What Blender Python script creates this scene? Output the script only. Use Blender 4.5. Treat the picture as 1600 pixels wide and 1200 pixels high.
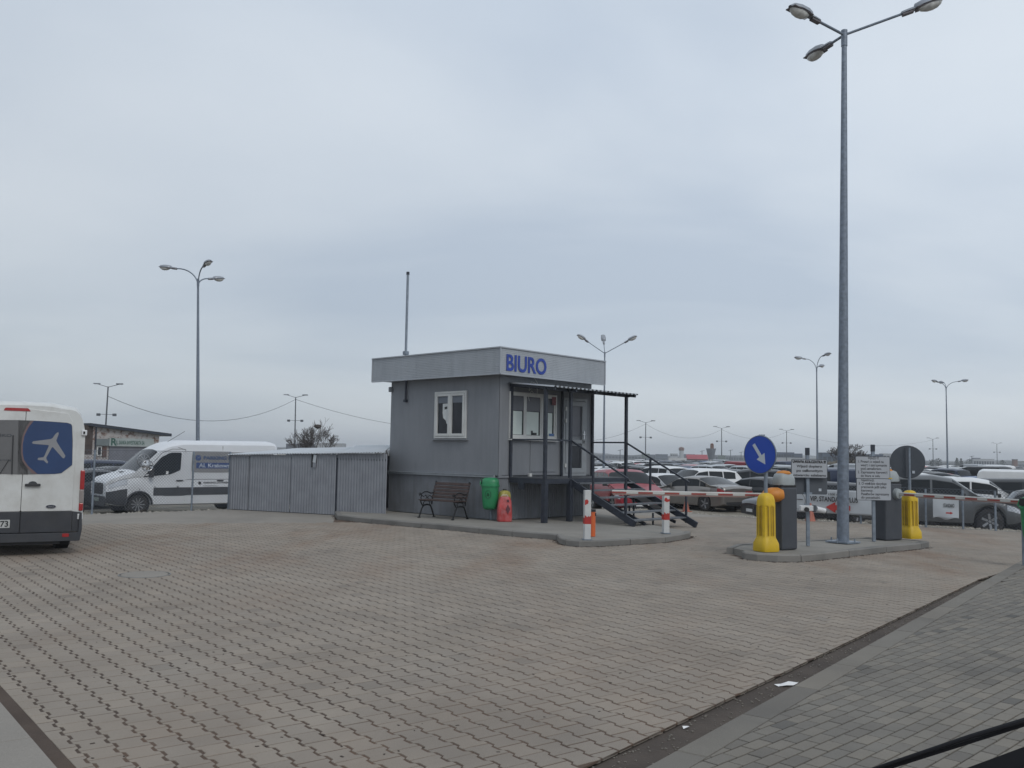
import bpy, math, random
from mathutils import Vector, Matrix
random.seed(7)
R = math.radians
for o in list(bpy.data.objects):
    bpy.data.objects.remove(o)
S = bpy.context.scene
COL = S.collection

# ------------------------------------------------------------------ camera
F_PX, HOR, ROLL, EYE = 1430.0, 710.0, R(1.0), 1.75
PITCH = math.atan((HOR - 600) / F_PX)
cp, sp, cr, sr = math.cos(PITCH), math.sin(PITCH), math.cos(ROLL), math.sin(ROLL)
cam_d = bpy.data.cameras.new("camera"); cam = bpy.data.objects.new("camera", cam_d); COL.objects.link(cam)
cam_d.sensor_width = 36; cam_d.lens = F_PX / 1600 * 36; cam_d.clip_start = .05; cam_d.clip_end = 5000
mx = Matrix(((cr, -sr, 0, 0), (-sr * sp, -cr * sp, -cp, 0), (sr * cp, cr * cp, -sp, EYE), (0, 0, 0, 1)))
cam.matrix_world = mx
S.camera = cam
# ------------------------------------------------------------------ sky, sun, exposure
SUN_EL, SUN_AZ = R(42), R(150)          # azimuth measured clockwise from +Y
w = bpy.data.worlds.new("World"); S.world = w; w.use_nodes = True
nt = w.node_tree; nt.nodes.clear()
def nd(t, **k):
    n = nt.nodes.new(t)
    for a, b in k.items(): setattr(n, a, b)
    return n
out = nd('ShaderNodeOutputWorld')
sky = nd('ShaderNodeTexSky', sky_type='NISHITA', sun_disc=False, sun_elevation=SUN_EL, sun_rotation=SUN_AZ)
bg1 = nd('ShaderNodeBackground'); bg1.inputs[1].default_value = .1
nt.links.new(sky.outputs[0], bg1.inputs[0])
tc = nd('ShaderNodeTexCoord')
sep = nd('ShaderNodeSeparateXYZ'); nt.links.new(tc.outputs['Generated'], sep.inputs[0])
add = nd('ShaderNodeMath', operation='ADD'); nt.links.new(sep.outputs[2], add.inputs[0]); add.inputs[1].default_value = .22
mxz = nd('ShaderNodeMath', operation='MAXIMUM'); nt.links.new(add.outputs[0], mxz.inputs[0]); mxz.inputs[1].default_value = .12
dx = nd('ShaderNodeMath', operation='DIVIDE'); nt.links.new(sep.outputs[0], dx.inputs[0]); nt.links.new(mxz.outputs[0], dx.inputs[1])
dy = nd('ShaderNodeMath', operation='DIVIDE'); nt.links.new(sep.outputs[1], dy.inputs[0]); nt.links.new(mxz.outputs[0], dy.inputs[1])
cmb = nd('ShaderNodeCombineXYZ'); nt.links.new(dx.outputs[0], cmb.inputs[0]); nt.links.new(dy.outputs[0], cmb.inputs[1])
n1 = nd('ShaderNodeTexNoise'); n1.inputs['Scale'].default_value = .75; n1.inputs['Detail'].default_value = 5; n1.inputs['Roughness'].default_value = .48; n1.inputs['Distortion'].default_value = .35
mp = nd('ShaderNodeMapping'); mp.inputs['Location'].default_value = (3.1, 1.7, 0); mp.inputs['Scale'].default_value = (.8, 1.25, 1)
nt.links.new(cmb.outputs[0], mp.inputs[0]); nt.links.new(mp.outputs[0], n1.inputs['Vector'])
cr1 = nd('ShaderNodeValToRGB')
e = cr1.color_ramp.elements
e[0].position = .33; e[0].color = (.445, .51, .595, 1); e[1].position = .70; e[1].color = (.635, .685, .735, 1)
m = cr1.color_ramp.elements.new(.5); m.color = (.55, .607, .672, 1)
nt.links.new(n1.outputs[0], cr1.inputs[0])
# the cloud deck is lighter and warmer towards the east (screen right, above), heavier to the west
az = nd('ShaderNodeMath', operation='MULTIPLY_ADD'); nt.links.new(sep.outputs[0], az.inputs[0]); az.inputs[1].default_value = .22; az.inputs[2].default_value = .88
el = nd('ShaderNodeMath', operation='MULTIPLY_ADD'); nt.links.new(sep.outputs[2], el.inputs[0]); el.inputs[1].default_value = .62; nt.links.new(az.outputs[0], el.inputs[2])
elm = nd('ShaderNodeMath', operation='MINIMUM'); nt.links.new(el.outputs[0], elm.inputs[0]); elm.inputs[1].default_value = 1.16
bg2 = nd('ShaderNodeBackground'); nt.links.new(cr1.outputs[0], bg2.inputs[0]); nt.links.new(elm.outputs[0], bg2.inputs[1])
mxs = nd('ShaderNodeMixShader'); mxs.inputs[0].default_value = .9
nt.links.new(bg1.outputs[0], mxs.inputs[1]); nt.links.new(bg2.outputs[0], mxs.inputs[2]); nt.links.new(mxs.outputs[0], out.inputs[0])
sl = bpy.data.lights.new("sun", 'SUN'); so = bpy.data.objects.new("sun", sl); COL.objects.link(so)
sl.energy = .9; sl.angle = R(22); sl.color = (1, .96, .9)
so.rotation_euler = (R(90) - SUN_EL, 0, -SUN_AZ + math.pi)
so.location = (0, 0, 40)
S.view_settings.view_transform = 'Standard'; S.view_settings.look = 'None'; S.view_settings.exposure = .15; S.view_settings.gamma = 1
S.view_settings.use_curve_mapping = False

# ------------------------------------------------------------------ surveying helpers
def ray(u, v):
    x, y = u - 800, v - 600
    xr = x * cr + y * sr; yr = -x * sr + y * cr
    return (xr, F_PX * cp + yr * sp, -yr * cp + F_PX * sp)
def G(u, v, z=0.0):
    d = ray(u, v); t = (z - EYE) / d[2]; return (d[0] * t, d[1] * t)
def at(u, v, Y):
    d = ray(u, v); t = Y / d[1]; return Vector((d[0] * t, Y, EYE + d[2] * t))
def wall(P, d, u, v):
    """distance along a vertical plane through P with direction d, and height, of a surveyed point"""
    q = ray(u, v); det = d[0] * (-q[1]) + q[0] * d[1]
    s = (P[0] * q[1] - P[1] * q[0]) / (d[1] * q[0] - d[0] * q[1])
    X, Yy = P[0] + s * d[0], P[1] + s * d[1]
    t = Yy / q[1]
    return s, EYE + q[2] * t
def lerp(a, b, t): return a + (b - a) * t
def interp(x, pts):
    if x <= pts[0][0]: return pts[0][1]
    for (a, b), (c, d) in zip(pts, pts[1:]):
        if x <= c: return b + (d - b) * (x - a) / (c - a)
    return pts[-1][1]
def smooth(t): t = max(0, min(1, t)); return t * t * (3 - 2 * t)
EDGE = [(-60, -14), (-20, 15.2), (-11, 23.9), (-8.2, 27), (-1, 31), (4, 30.6), (5.5, 29.3), (6.7, 27.9), (13.2, 23.7), (30, 11.5), (60, -8)]
LOT = -.45
def gz(x, y):
    d = (y - interp(x, EDGE)) * .75
    return LOT * smooth(d / 6.0)
def GL(u, v):
    """point of the sloping ground seen at u, v"""
    q = ray(u, v); z = 0
    X, Y = G(u, v, 0)
    for k in range(60):
        z = .5 * z + .5 * gz(X, Y); X, Y = G(u, v, z)
    return X, Y, z

# ------------------------------------------------------------------ materials
MATS = {}
def mat(name, col, rough=.6, metal=0.0, var=.12, scale=3.0, bump=0.0, bscale=60, dirt=0.0, dirtcol=(.16, .13, .10), coat=0.0, spec=.5, emis=None, detail=4, streak=None):
    if name in MATS: return MATS[name]
    m = bpy.data.materials.new(name); m.use_nodes = True; t = m.node_tree; b = t.nodes['Principled BSDF']
    b.inputs['Roughness'].default_value = rough; b.inputs['Metallic'].default_value = metal
    b.inputs['Specular IOR Level'].default_value = spec; b.inputs['Coat Weight'].default_value = coat
    tc = t.nodes.new('ShaderNodeTexCoord')
    src = tc.outputs['Object']
    if var or dirt:
        n = t.nodes.new('ShaderNodeTexNoise'); n.inputs['Scale'].default_value = scale; n.inputs['Detail'].default_value = detail
        t.links.new(src, n.inputs['Vector'])
        r = t.nodes.new('ShaderNodeMapRange'); r.inputs[1].default_value = .3; r.inputs[2].default_value = .7
        r.inputs[3].default_value = 1 - var; r.inputs[4].default_value = 1 + var; t.links.new(n.outputs[0], r.inputs[0])
        h = t.nodes.new('ShaderNodeMix'); h.data_type = 'RGBA'; h.blend_type = 'MULTIPLY'; h.inputs[0].default_value = 1
        h.inputs[6].default_value = (*col, 1); t.links.new(r.outputs[0], h.inputs[7])
        last = h.outputs[2]
        if dirt:
            n2 = t.nodes.new('ShaderNodeTexNoise'); n2.inputs['Scale'].default_value = scale * 1.7; n2.inputs['Detail'].default_value = 8; n2.inputs['Roughness'].default_value = .65
            if streak:
                mp_ = t.nodes.new('ShaderNodeMapping'); mp_.inputs['Scale'].default_value = streak; t.links.new(src, mp_.inputs[0]); t.links.new(mp_.outputs[0], n2.inputs['Vector'])
            else: t.links.new(src, n2.inputs['Vector'])
            r2 = t.nodes.new('ShaderNodeMapRange'); r2.inputs[1].default_value = .45; r2.inputs[2].default_value = .75; r2.inputs[3].default_value = 0; r2.inputs[4].default_value = dirt
            t.links.new(n2.outputs[0], r2.inputs[0])
            h2 = t.nodes.new('ShaderNodeMix'); h2.data_type = 'RGBA'; h2.inputs[7].default_value = (*dirtcol, 1)
            t.links.new(last, h2.inputs[6]); t.links.new(r2.outputs[0], h2.inputs[0]); last = h2.outputs[2]
        t.links.new(last, b.inputs['Base Color'])
    else:
        b.inputs['Base Color'].default_value = (*col, 1)
    if bump:
        n3 = t.nodes.new('ShaderNodeTexNoise'); n3.inputs['Scale'].default_value = bscale; n3.inputs['Detail'].default_value = 5; t.links.new(src, n3.inputs['Vector'])
        bp = t.nodes.new('ShaderNodeBump'); bp.inputs['Strength'].default_value = bump; bp.inputs['Distance'].default_value = .01
        t.links.new(n3.outputs[0], bp.inputs['Height']); t.links.new(bp.outputs[0], b.inputs['Normal'])
    MATS[name] = m
    return m
M_glass = mat('window_glass', (.018, .022, .027), .06, var=0, spec=.8)
M_rubber = mat('rubber', (.018, .018, .02), .8, var=.2, dirt=.25)
M_black = mat('black_plastic', (.022, .023, .026), .55, var=.2)
M_chrome = mat('chrome', (.62, .63, .65), .18, 1.0, var=0)
M_alloy = mat('alloy', (.36, .37, .39), .35, .8, var=.1)
M_galv = mat('galvanised_steel', (.21, .245, .29), .5, .45, var=.2, scale=9, bump=.1)
M_darksteel = mat('dark_painted_steel', (.028, .034, .048), .5, .2, var=.25, scale=8)
M_white = mat('white_paint', (.62, .63, .64), .5, var=.06, dirt=.2)
M_red = mat('red_paint', (.38, .025, .02), .5, var=.15)
M_lampred = mat('red_lens', (.30, .012, .014), .2, var=.05, spec=.7)
M_lens = mat('clear_lens', (.45, .47, .5), .12, .3, var=.1)
M_concrete = mat('concrete', (.20, .20, .195), .9, var=.14, scale=2.2, bump=.35, bscale=90, dirt=.25)

# ------------------------------------------------------------------ mesh building
class MB:
    def __init__(s): s.v = []; s.f = []; s.m = []
    def add(s, vs, fs, mi=0):
        o = len(s.v); s.v += [tuple(p) for p in vs]; s.f += [tuple(i + o for i in f) for f in fs]; s.m += [mi] * len(fs); return s
    def box(s, c, d, rz=0, mi=0, mat3=None):
        hx, hy, hz = d[0] / 2, d[1] / 2, d[2] / 2; P = []
        ca, sa = math.cos(rz), math.sin(rz)
        for z in (-hz, hz):
            for x, y in ((-hx, -hy), (hx, -hy), (hx, hy), (-hx, hy)):
                if mat3 is not None:
                    q = mat3 @ Vector((x, y, z)); P.append((c[0] + q.x, c[1] + q.y, c[2] + q.z))
                else: P.append((c[0] + x * ca - y * sa, c[1] + x * sa + y * ca, c[2] + z))
        return s.add(P, [(0, 3, 2, 1), (4, 5, 6, 7), (0, 1, 5, 4), (1, 2, 6, 5), (2, 3, 7, 6), (3, 0, 4, 7)], mi)
    def bar(s, a, b, wd, ht=None, mi=0, up=(0, 0, 1)):
        a = Vector(a); b = Vector(b); d = b - a; L = d.length; d.normalize(); ht = ht or wd
        upv = Vector(up)
        if abs(d.dot(upv)) > .97: upv = Vector((1, 0, 0))
        sd = d.cross(upv).normalized(); u = sd.cross(d)
        m3 = Matrix((d, sd, u)).transposed()
        return s.box((a + b) / 2, (L, wd, ht), mat3=m3, mi=mi)
    def tube(s, pts, r, n=8, mi=0, cap=True):
        pts = [Vector(p) for p in pts]; rs = r if isinstance(r, (list, tuple)) else [r] * len(pts)
        rings = []; u = None
        for i, p in enumerate(pts):
            a = pts[max(0, i - 1)]; b = pts[min(len(pts) - 1, i + 1)]; d = (b - a).normalized()
            if u is None:
                ref = Vector((0, 0, 1)) if abs(d.z) < .9 else Vector((1, 0, 0)); u = d.cross(ref).normalized()
            else:
                u = (u - d * u.dot(d)).normalized()
            w_ = d.cross(u)
            rings.append([p + (u * math.cos(2 * math.pi * k / n) + w_ * math.sin(2 * math.pi * k / n)) * rs[i] for k in range(n)])
        vs = [q for rg in rings for q in rg]; fs = []
        for i in range(len(pts) - 1):
            for k in range(n):
                a = i * n + k; b = i * n + (k + 1) % n; fs.append((a, b, b + n, a + n))
        if cap: fs.append(tuple(range(n - 1, -1, -1))); fs.append(tuple((len(pts) - 1) * n + k for k in range(n)))
        return s.add(vs, fs, mi)
    def lathe(s, prof, n=20, c=(0, 0, 0), axis='z', mi=0):
        vs = []; fs = []
        for (r, h) in prof:
            for k in range(n):
                a = 2 * math.pi * k / n; x, y = r * math.cos(a), r * math.sin(a)
                if axis == 'z': q = (c[0] + x, c[1] + y, c[2] + h)
                elif axis == 'y': q = (c[0] + x, c[1] + h, c[2] + y)
                else: q = (c[0] + h, c[1] + x, c[2] + y)
                vs.append(q)
        for i in range(len(prof) - 1):
            for k in range(n):
                a = i * n + k; b = i * n + (k + 1) % n; fs.append((a, b, b + n, a + n))
        if prof[0][0] > 1e-5: fs.append(tuple(range(n)))
        if prof[-1][0] > 1e-5: fs.append(tuple((len(prof) - 1) * n + k for k in range(n)))
        return s.add(vs, fs, mi)
    def prism(s, poly, t, org=(0, 0, 0), ex=(1, 0, 0), ey=(0, 0, 1), mi=0):
        """2-D polygon (counter-clockwise) in the ex, ey plane, thickness t along ex x ey"""
        ex = Vector(ex); ey = Vector(ey); n = ex.cross(ey).normalized(); o = Vector(org); k = len(poly)
        A = [o + ex * p[0] + ey * p[1] for p in poly]; B_ = [q + n * t for q in A]
        fs = [tuple(range(k - 1, -1, -1)), tuple(range(k, 2 * k))] + [(i, (i + 1) % k, k + (i + 1) % k, k + i) for i in range(k)]
        return s.add(A + B_, fs, mi)
    def make(s, name, mats, parent=None, smooth_=False, bevel=0, loc=None, rz=None):
        me = bpy.data.meshes.new(name); me.from_pydata(s.v, [], s.f)
        for m_ in (mats if isinstance(mats, (list, tuple)) else [mats]): me.materials.append(m_)
        me.polygons.foreach_set('material_index', s.m)
        if smooth_:
            me.polygons.foreach_set('use_smooth', [True] * len(s.f))
            try: me.set_sharp_from_angle(angle=R(smooth_ if smooth_ is not True else 40))
            except Exception: pass
        me.update()
        return link(name, me, parent, bevel, loc, rz)
def link(name, me, parent=None, bevel=0, loc=None, rz=None):
    o = bpy.data.objects.new(name, me); COL.objects.link(o)
    if parent: o.parent = parent
    if loc is not None: o.location = loc
    if rz is not None: o.rotation_euler = (0, 0, rz)
    if bevel:
        b = o.modifiers.new('bevel', 'BEVEL'); b.width = bevel; b.segments = 2; b.limit_method = 'ANGLE'
    return o
def thing(name, label, cat, loc=(0, 0, 0), rz=0, group=None):
    o = bpy.data.objects.new(name, None); COL.objects.link(o); o.location = loc; o.rotation_euler = (0, 0, rz); o.empty_display_size = .3
    return tag(o, label, cat, group)
def tag(o, label, cat, group=None):
    o['label'] = label; o['category'] = cat
    if group: o['group'] = group
    return o
def struct(o): o['kind'] = 'structure'; return o
def stuff(o): o['kind'] = 'stuff'; return o
def dup(o, parent=None):
    c = o.copy(); COL.objects.link(c)
    if parent: c.parent = parent
    for ch in list(o.children): dup(ch, c)
    return c
def rrect(x0, y0, x1, y1, r, n=4):
    P = []
    for cx, cy, a0 in ((x1 - r, y0 + r, -90), (x1 - r, y1 - r, 0), (x0 + r, y1 - r, 90), (x0 + r, y0 + r, 180)):
        for k in range(n + 1):
            a = R(a0 + 90 * k / n); P.append((cx + r * math.cos(a), cy + r * math.sin(a)))
    return P
def text(name, s, size, mat_, parent, org, ex, ey, width=None, bold=0.0, align='LEFT', shear=0, th=.001):
    """lettering: flat print lying in the ex, ey plane, lower left corner at org"""
    cu = bpy.data.curves.new('t', 'FONT'); cu.body = s; cu.size = size; cu.align_x = align; cu.offset = bold; cu.extrude = th; cu.shear = shear
    cu.resolution_u = 5
    o = bpy.data.objects.new('t', cu); COL.objects.link(o)
    bpy.context.view_layer.update()
    me = bpy.data.meshes.new_from_object(o.evaluated_get(bpy.context.evaluated_depsgraph_get()))
    bpy.data.objects.remove(o)
    ex = Vector(ex).normalized(); ey = Vector(ey).normalized(); n = ex.cross(ey)
    sx = 1
    if width and len(me.vertices):
        xs = [v.co.x for v in me.vertices]; sx = width / (max(xs) - min(xs))
    for v in me.vertices:
        v.co = Vector(org) + ex * v.co.x * sx + ey * v.co.y + n * (v.co.z + th)
    me.materials.clear(); me.materials.append(mat_)
    for p in me.polygons: p.material_index = 0
    return link(name, me, parent)
# ================================================================== GROUND AND PAVING
def ground_mat(name, cols, scale, rough=.95, bump=.5, bscale=40, patches=None, obj_tint=0.0, tint=0.0):
    """stone-like ground colour in world coordinates; optional rusty patches; optional tint per piece"""
    m = bpy.data.materials.new(name); m.use_nodes = True; t = m.node_tree; b = t.nodes['Principled BSDF']; b.inputs['Roughness'].default_value = rough
    b.inputs['Specular IOR Level'].default_value = .25
    geo = t.nodes.new('ShaderNodeNewGeometry'); pos = geo.outputs['Position']
    def noise(sc, det=5, ro=.55, vec=pos):
        n = t.nodes.new('ShaderNodeTexNoise'); n.inputs['Scale'].default_value = sc; n.inputs['Detail'].default_value = det; n.inputs['Roughness'].default_value = ro
        t.links.new(vec, n.inputs['Vector']); return n.outputs[0]
    n = noise(scale)
    r = t.nodes.new('ShaderNodeValToRGB'); e = r.color_ramp.elements
    e[0].position = .3; e[0].color = (*cols[0], 1); e[1].position = .7; e[1].color = (*cols[1], 1)
    t.links.new(n, r.inputs[0]); last = r.outputs[0]
    if patches:
        for pi_, (col, sc, lo, hi, amt, stretch) in enumerate(patches):
            mp = t.nodes.new('ShaderNodeMapping'); mp.inputs['Rotation'].default_value = (0, 0, R(stretch[2])); mp.inputs['Scale'].default_value = (stretch[0], stretch[1], 1)
            mp.inputs['Location'].default_value = (sc * 7, sc * 13, 0)
            t.links.new(pos, mp.inputs[0]); q = noise(sc, 6, .6, mp.outputs[0])
            mr = t.nodes.new('ShaderNodeMapRange'); mr.inputs[1].default_value = lo; mr.inputs[2].default_value = hi; mr.inputs[4].default_value = amt; t.links.new(q, mr.inputs[0])
            if len(patches) == 3 and pi_ == 0:      # the rusty stains lie in the far left part of the yard
                spx = t.nodes.new('ShaderNodeSeparateXYZ'); t.links.new(pos, spx.inputs[0]); ym = t.nodes.new('ShaderNodeMapRange'); ym.inputs[1].default_value = 11; ym.inputs[2].default_value = 15; ym.inputs[3].default_value = .25; t.links.new(spx.outputs[1], ym.inputs[0])
                mu = t.nodes.new('ShaderNodeMath'); mu.operation = 'MULTIPLY'; t.links.new(mr.outputs[0], mu.inputs[0]); t.links.new(ym.outputs[0], mu.inputs[1]); mr = mu
            mx_ = t.nodes.new('ShaderNodeMix'); mx_.data_type = 'RGBA'; mx_.inputs[7].default_value = (*col, 1); t.links.new(mr.outputs[0], mx_.inputs[0]); t.links.new(last, mx_.inputs[6]); last = mx_.outputs[2]
    if tint:
        at_ = t.nodes.new('ShaderNodeAttribute'); at_.attribute_name = 'tint'
        oi = t.nodes.new('ShaderNodeObjectInfo')
        ad = t.nodes.new('ShaderNodeMath'); ad.operation = 'ADD'; t.links.new(at_.outputs['Fac'], ad.inputs[0]); t.links.new(oi.outputs['Random'], ad.inputs[1])
        fr = t.nodes.new('ShaderNodeMath'); fr.operation = 'FRACT'; t.links.new(ad.outputs[0], fr.inputs[0])
        rr = t.nodes.new('ShaderNodeValToRGB'); e = rr.color_ramp.elements
        e[0].position = .05; e[0].color = (1 - tint, 1 - tint, 1 - tint * .8, 1); q0 = rr.color_ramp.elements.new(.0); q0.color = (1 - tint * 3.2, 1 - tint * 3.0, 1 - tint * 2.6, 1); e = [x_ for x_ in rr.color_ramp.elements if x_.position > .5] * 2; e[1].position = 1; e[1].color = (1 + tint, 1 + tint * .85, 1 + tint * .75, 1)
        q = rr.color_ramp.elements.new(.45); q.color = (1 - tint * .3, 1 - tint * .2, 1, 1)
        t.links.new(fr.outputs[0], rr.inputs[0])
        mm = t.nodes.new('ShaderNodeMix'); mm.data_type = 'RGBA'; mm.blend_type = 'MULTIPLY'; mm.inputs[0].default_value = 1; t.links.new(last, mm.inputs[6]); t.links.new(rr.outputs[0], mm.inputs[7]); last = mm.outputs[2]
    # fine grain
    g = noise(170, 3); gr = t.nodes.new('ShaderNodeMapRange'); gr.inputs[1].default_value = .3; gr.inputs[2].default_value = .7; gr.inputs[3].default_value = .86; gr.inputs[4].default_value = 1.14; t.links.new(g, gr.inputs[0])
    gm = t.nodes.new('ShaderNodeMix'); gm.data_type = 'RGBA'; gm.blend_type = 'MULTIPLY'; gm.inputs[0].default_value = 1; t.links.new(last, gm.inputs[6]); t.links.new(gr.outputs[0], gm.inputs[7])
    t.links.new(gm.outputs[2], b.inputs['Base Color'])
    if bump:
        bn = noise(bscale, 6); bp = t.nodes.new('ShaderNodeBump'); bp.inputs['Strength'].default_value = bump; bp.inputs['Distance'].default_value = .006; t.links.new(bn, bp.inputs['Height']); t.links.new(bp.outputs[0], b.inputs['Normal'])
    return m
RUST = [((.185, .115, .075), .55, .50, .70, .55, (1, .30, -52)), ((.120, .112, .104), .38, .52, .74, .35, (1, .6, -20)), ((.30, .275, .24), .8, .55, .74, .30, (1, 1, 0))]
M_paver = ground_mat('paver_concrete', ((.222, .192, .160), (.272, .238, .200)), .9, patches=RUST, tint=.055, bump=.35, bscale=120)
M_joint = ground_mat('joint_sand', ((.058, .043, .035), (.088, .066, .053)), 2.2, patches=RUST[:1], bump=.5)
M_plain = ground_mat('dusty_concrete', ((.215, .200, .180), (.262, .242, .215)), .8, patches=RUST[1:], bump=.4)
M_walk = ground_mat('grey_brick_paving', ((.155, .143, .124), (.188, .175, .152)), 1.1, patches=[((.075, .075, .075), .45, .52, .75, .5, (1, 1, 0))], tint=.12, bump=.3, bscale=120)
M_dirt = ground_mat('gutter_dirt', ((.055, .045, .039), (.090, .074, .063)), 2.0, bump=1.0, bscale=35)
M_lot = ground_mat('gravel_lot', ((.16, .145, .12), (.27, .25, .21)), 1.3, bump=1.0, bscale=14, patches=[((.10, .09, .075), .2, .5, .7, .5, (1, 1, 0))])
M_kerb = ground_mat('kerb_concrete', ((.170, .165, .154), (.215, .207, .192)), 1.5, bump=.5, bscale=70, patches=[((.10, .10, .095), .9, .5, .7, .5, (1, 1, 0))], tint=.08)

# far ground: one sheet out to the horizon, sloping off behind the paved yard
xs = [-1950, -1200, -500, -200, -100, -60] + [-40 + 1.0 * k for k in range(101)] + [80, 120, 250, 600, 1400, 1950]
ys = [-60, -20, 0, 6] + [10 + .75 * k for k in range(54)] + [55, 65, 80, 110, 160, 260, 500, 1000, 1500, 2150]
g = MB(); vs = []
for y in ys:
    for x in xs:
        vs.append((x, y, gz(x, y) - .05 + (0 if y < 60 else 0)))
nx = len(xs); fs = [(j * nx + i, j * nx + i + 1, (j + 1) * nx + i + 1, (j + 1) * nx + i) for j in range(len(ys) - 1) for i in range(nx - 1)]
g.add(vs, fs); struct(g.make('ground', M_lot, smooth_=True))

# boundaries of the yard
LA, LBp = G(0, 1070), G(120, 1200)                 # left edge of the bone pavers
RA, RB = G(908, 1200), G(1530, 905)                # right edge, along the gutter
RC = G(1600, 884); 
def unit(a, b): d = math.hypot(b[0] - a[0], b[1] - a[1]); return ((b[0] - a[0]) / d, (b[1] - a[1]) / d)
uL = unit(LBp, LA); uR = unit(RA, RB); uR2 = unit(RB, RC)
def side(P, u, q): return u[0] * (q[1] - P[1]) - u[1] * (q[0] - P[0])        # >0: left of the line
def clip(poly, P, u, keep_left=True):
    o = []; sg = 1 if keep_left else -1
    for i in range(len(poly)):
        a, b = poly[i], poly[(i + 1) % len(poly)]; sa, sb = sg * side(P, u, a), sg * side(P, u, b)
        if sa >= 0: o.append(a)
        if (sa >= 0) != (sb >= 0):
            t = sa / (sa - sb); o.append((a[0] + (b[0] - a[0]) * t, a[1] + (b[1] - a[1]) * t))
    return o
# yard base sheet (joint sand level) reaches the lot edge
def yard_outline():
    P = [(-34, -3)]
    P += [(-34, 4.9)]
    for x, y in ((-20, 15.2), (-11, 23.9), (-8.2, 27), (-1, 31), (4, 30.6), (5.5, 29.3), (6.7, 27.9), (13.2, 23.7)): P.append((x, y))
    tq = 0
    while RB[1] + uR2[1] * tq < interp(RB[0] + uR2[0] * tq, EDGE): tq += .05
    P += [(RB[0] + uR2[0] * tq, RB[1] + uR2[1] * tq), RB, RA, (RA[0] - 8 * uR[0], RA[1] - 8 * uR[1])]
    return P
yo = yard_outline()[::-1]
MB().prism(yo, .012, (0, 0, -.0152), (1, 0, 0), (0, 1, 0)).make('yard_base', M_joint)['kind'] = 'structure'

# --- bone-shaped pavers
WV = R(127.7); TH = R(37.7); bx_, by_ = math.cos(WV), math.sin(WV); tx_, ty_ = math.cos(TH), math.sin(TH)
PL, PW = .2035, .184                                # pitch along the column, pitch across
def bone(gap=.012, zg=.0100):
    h = PL / 2 - gap / 2; a = PW / 2
    E_, I_ = a + .0125 - zg, a - .0125 - zg
    return [(-h, -E_), (-h * .60, -E_), (-h * .41, -I_), (h * .41, -I_), (h * .60, -E_), (h, -E_), (h, E_), (h * .60, E_), (h * .41, I_), (-h * .41, I_), (-h * .60, E_), (-h, E_)]
bone_p = bone()
def solid(poly, z0, z1, bev=.003):
    """slab with a narrow chamfer: top ring, upper ring, lower ring"""
    k = len(poly); cx = sum(p[0] for p in poly) / k; cy = sum(p[1] for p in poly) / k
    sc = []
    for x, y in poly:
        d = math.hypot(x - cx, y - cy) or 1; f = max(0, 1 - bev / d); sc.append((cx + (x - cx) * f, cy + (y - cy) * f))
    vs = [(x, y, z1) for x, y in sc] + [(x, y, z1 - bev) for x, y in poly] + [(x, y, z0) for x, y in poly]
    fs = [tuple(range(k))]
    for i in range(k):
        j = (i + 1) % k; fs.append((i, k + i, k + j, j)); fs.append((k + i, 2 * k + i, 2 * k + j, k + j))
    return vs, fs
ISLANDS = []     # outlines to leave free of pavers (filled in below)
ghull = [G(*p) for p in ((1159, 871.6), (1164, 874), (1183, 876.2), (1215, 878), (1252, 878), (1290, 874.5), (1327, 869.7), (1385, 863), (1440, 857.5), (1452, 855))]
d_is = unit(ghull[2], ghull[-2]); n_is = (-d_is[1], d_is[0])
isl2 = ghull + [(ghull[-1][0] + n_is[0] * .5, ghull[-1][1] + n_is[1] * .5), (ghull[-1][0] - d_is[0] * .45 + n_is[0] * 1.15, ghull[-1][1] - d_is[1] * .45 + n_is[1] * 1.15), (ghull[0][0] + d_is[0] * .9 + n_is[0] * .95, ghull[0][1] + d_is[1] * .9 + n_is[1] * .95), (ghull[0][0] + d_is[0] * .2 + n_is[0] * .55, ghull[0][1] + d_is[1] * .2 + n_is[1] * .55)]
HA = R(46.5); ha = (math.cos(HA), math.sin(HA)); hb = (-ha[1], ha[0]); ho = (ha[1], -ha[0])     # hut: along its right wall, along its left wall, outwards from the right wall
HC = G(777, 813, .12)
def hp(s, t, z=0): return Vector((HC[0] + s * ha[0] + t * hb[0], HC[1] + s * ha[1] + t * hb[1], z))
isl1 = [G(523, 805.5), G(527, 811.8), G(580, 817.7), G(700, 828.5), G(800, 838), G(870, 844), G(874, 849), G(884, 852.5), G(905, 854.3), G(935, 854), G(985, 851.2), G(1040, 847.5), G(1077, 841), G(1079, 838)]
e1 = isl1[-1]; isl1 += [(e1[0] - .3, e1[1] + 1.2), (e1[0] - .6, e1[1] + 2.2), tuple(hp(4.4, -.3)[:2]), tuple(hp(4.4, 4.6)[:2]), tuple(hp(-.2, 5.1)[:2])]
def inside(P, q):
    c = False; j = len(P) - 1
    for i in range(len(P)):
        if (P[i][1] > q[1]) != (P[j][1] > q[1]) and q[0] < (P[j][0] - P[i][0]) * (q[1] - P[i][1]) / (P[j][1] - P[i][1]) + P[i][0]: c = not c
        j = i
    return c
strip_a, strip_b = G(60, 818), G(600, 816)
uS = unit(strip_a, strip_b)
items = []
jm = int(45 / PW)
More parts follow.
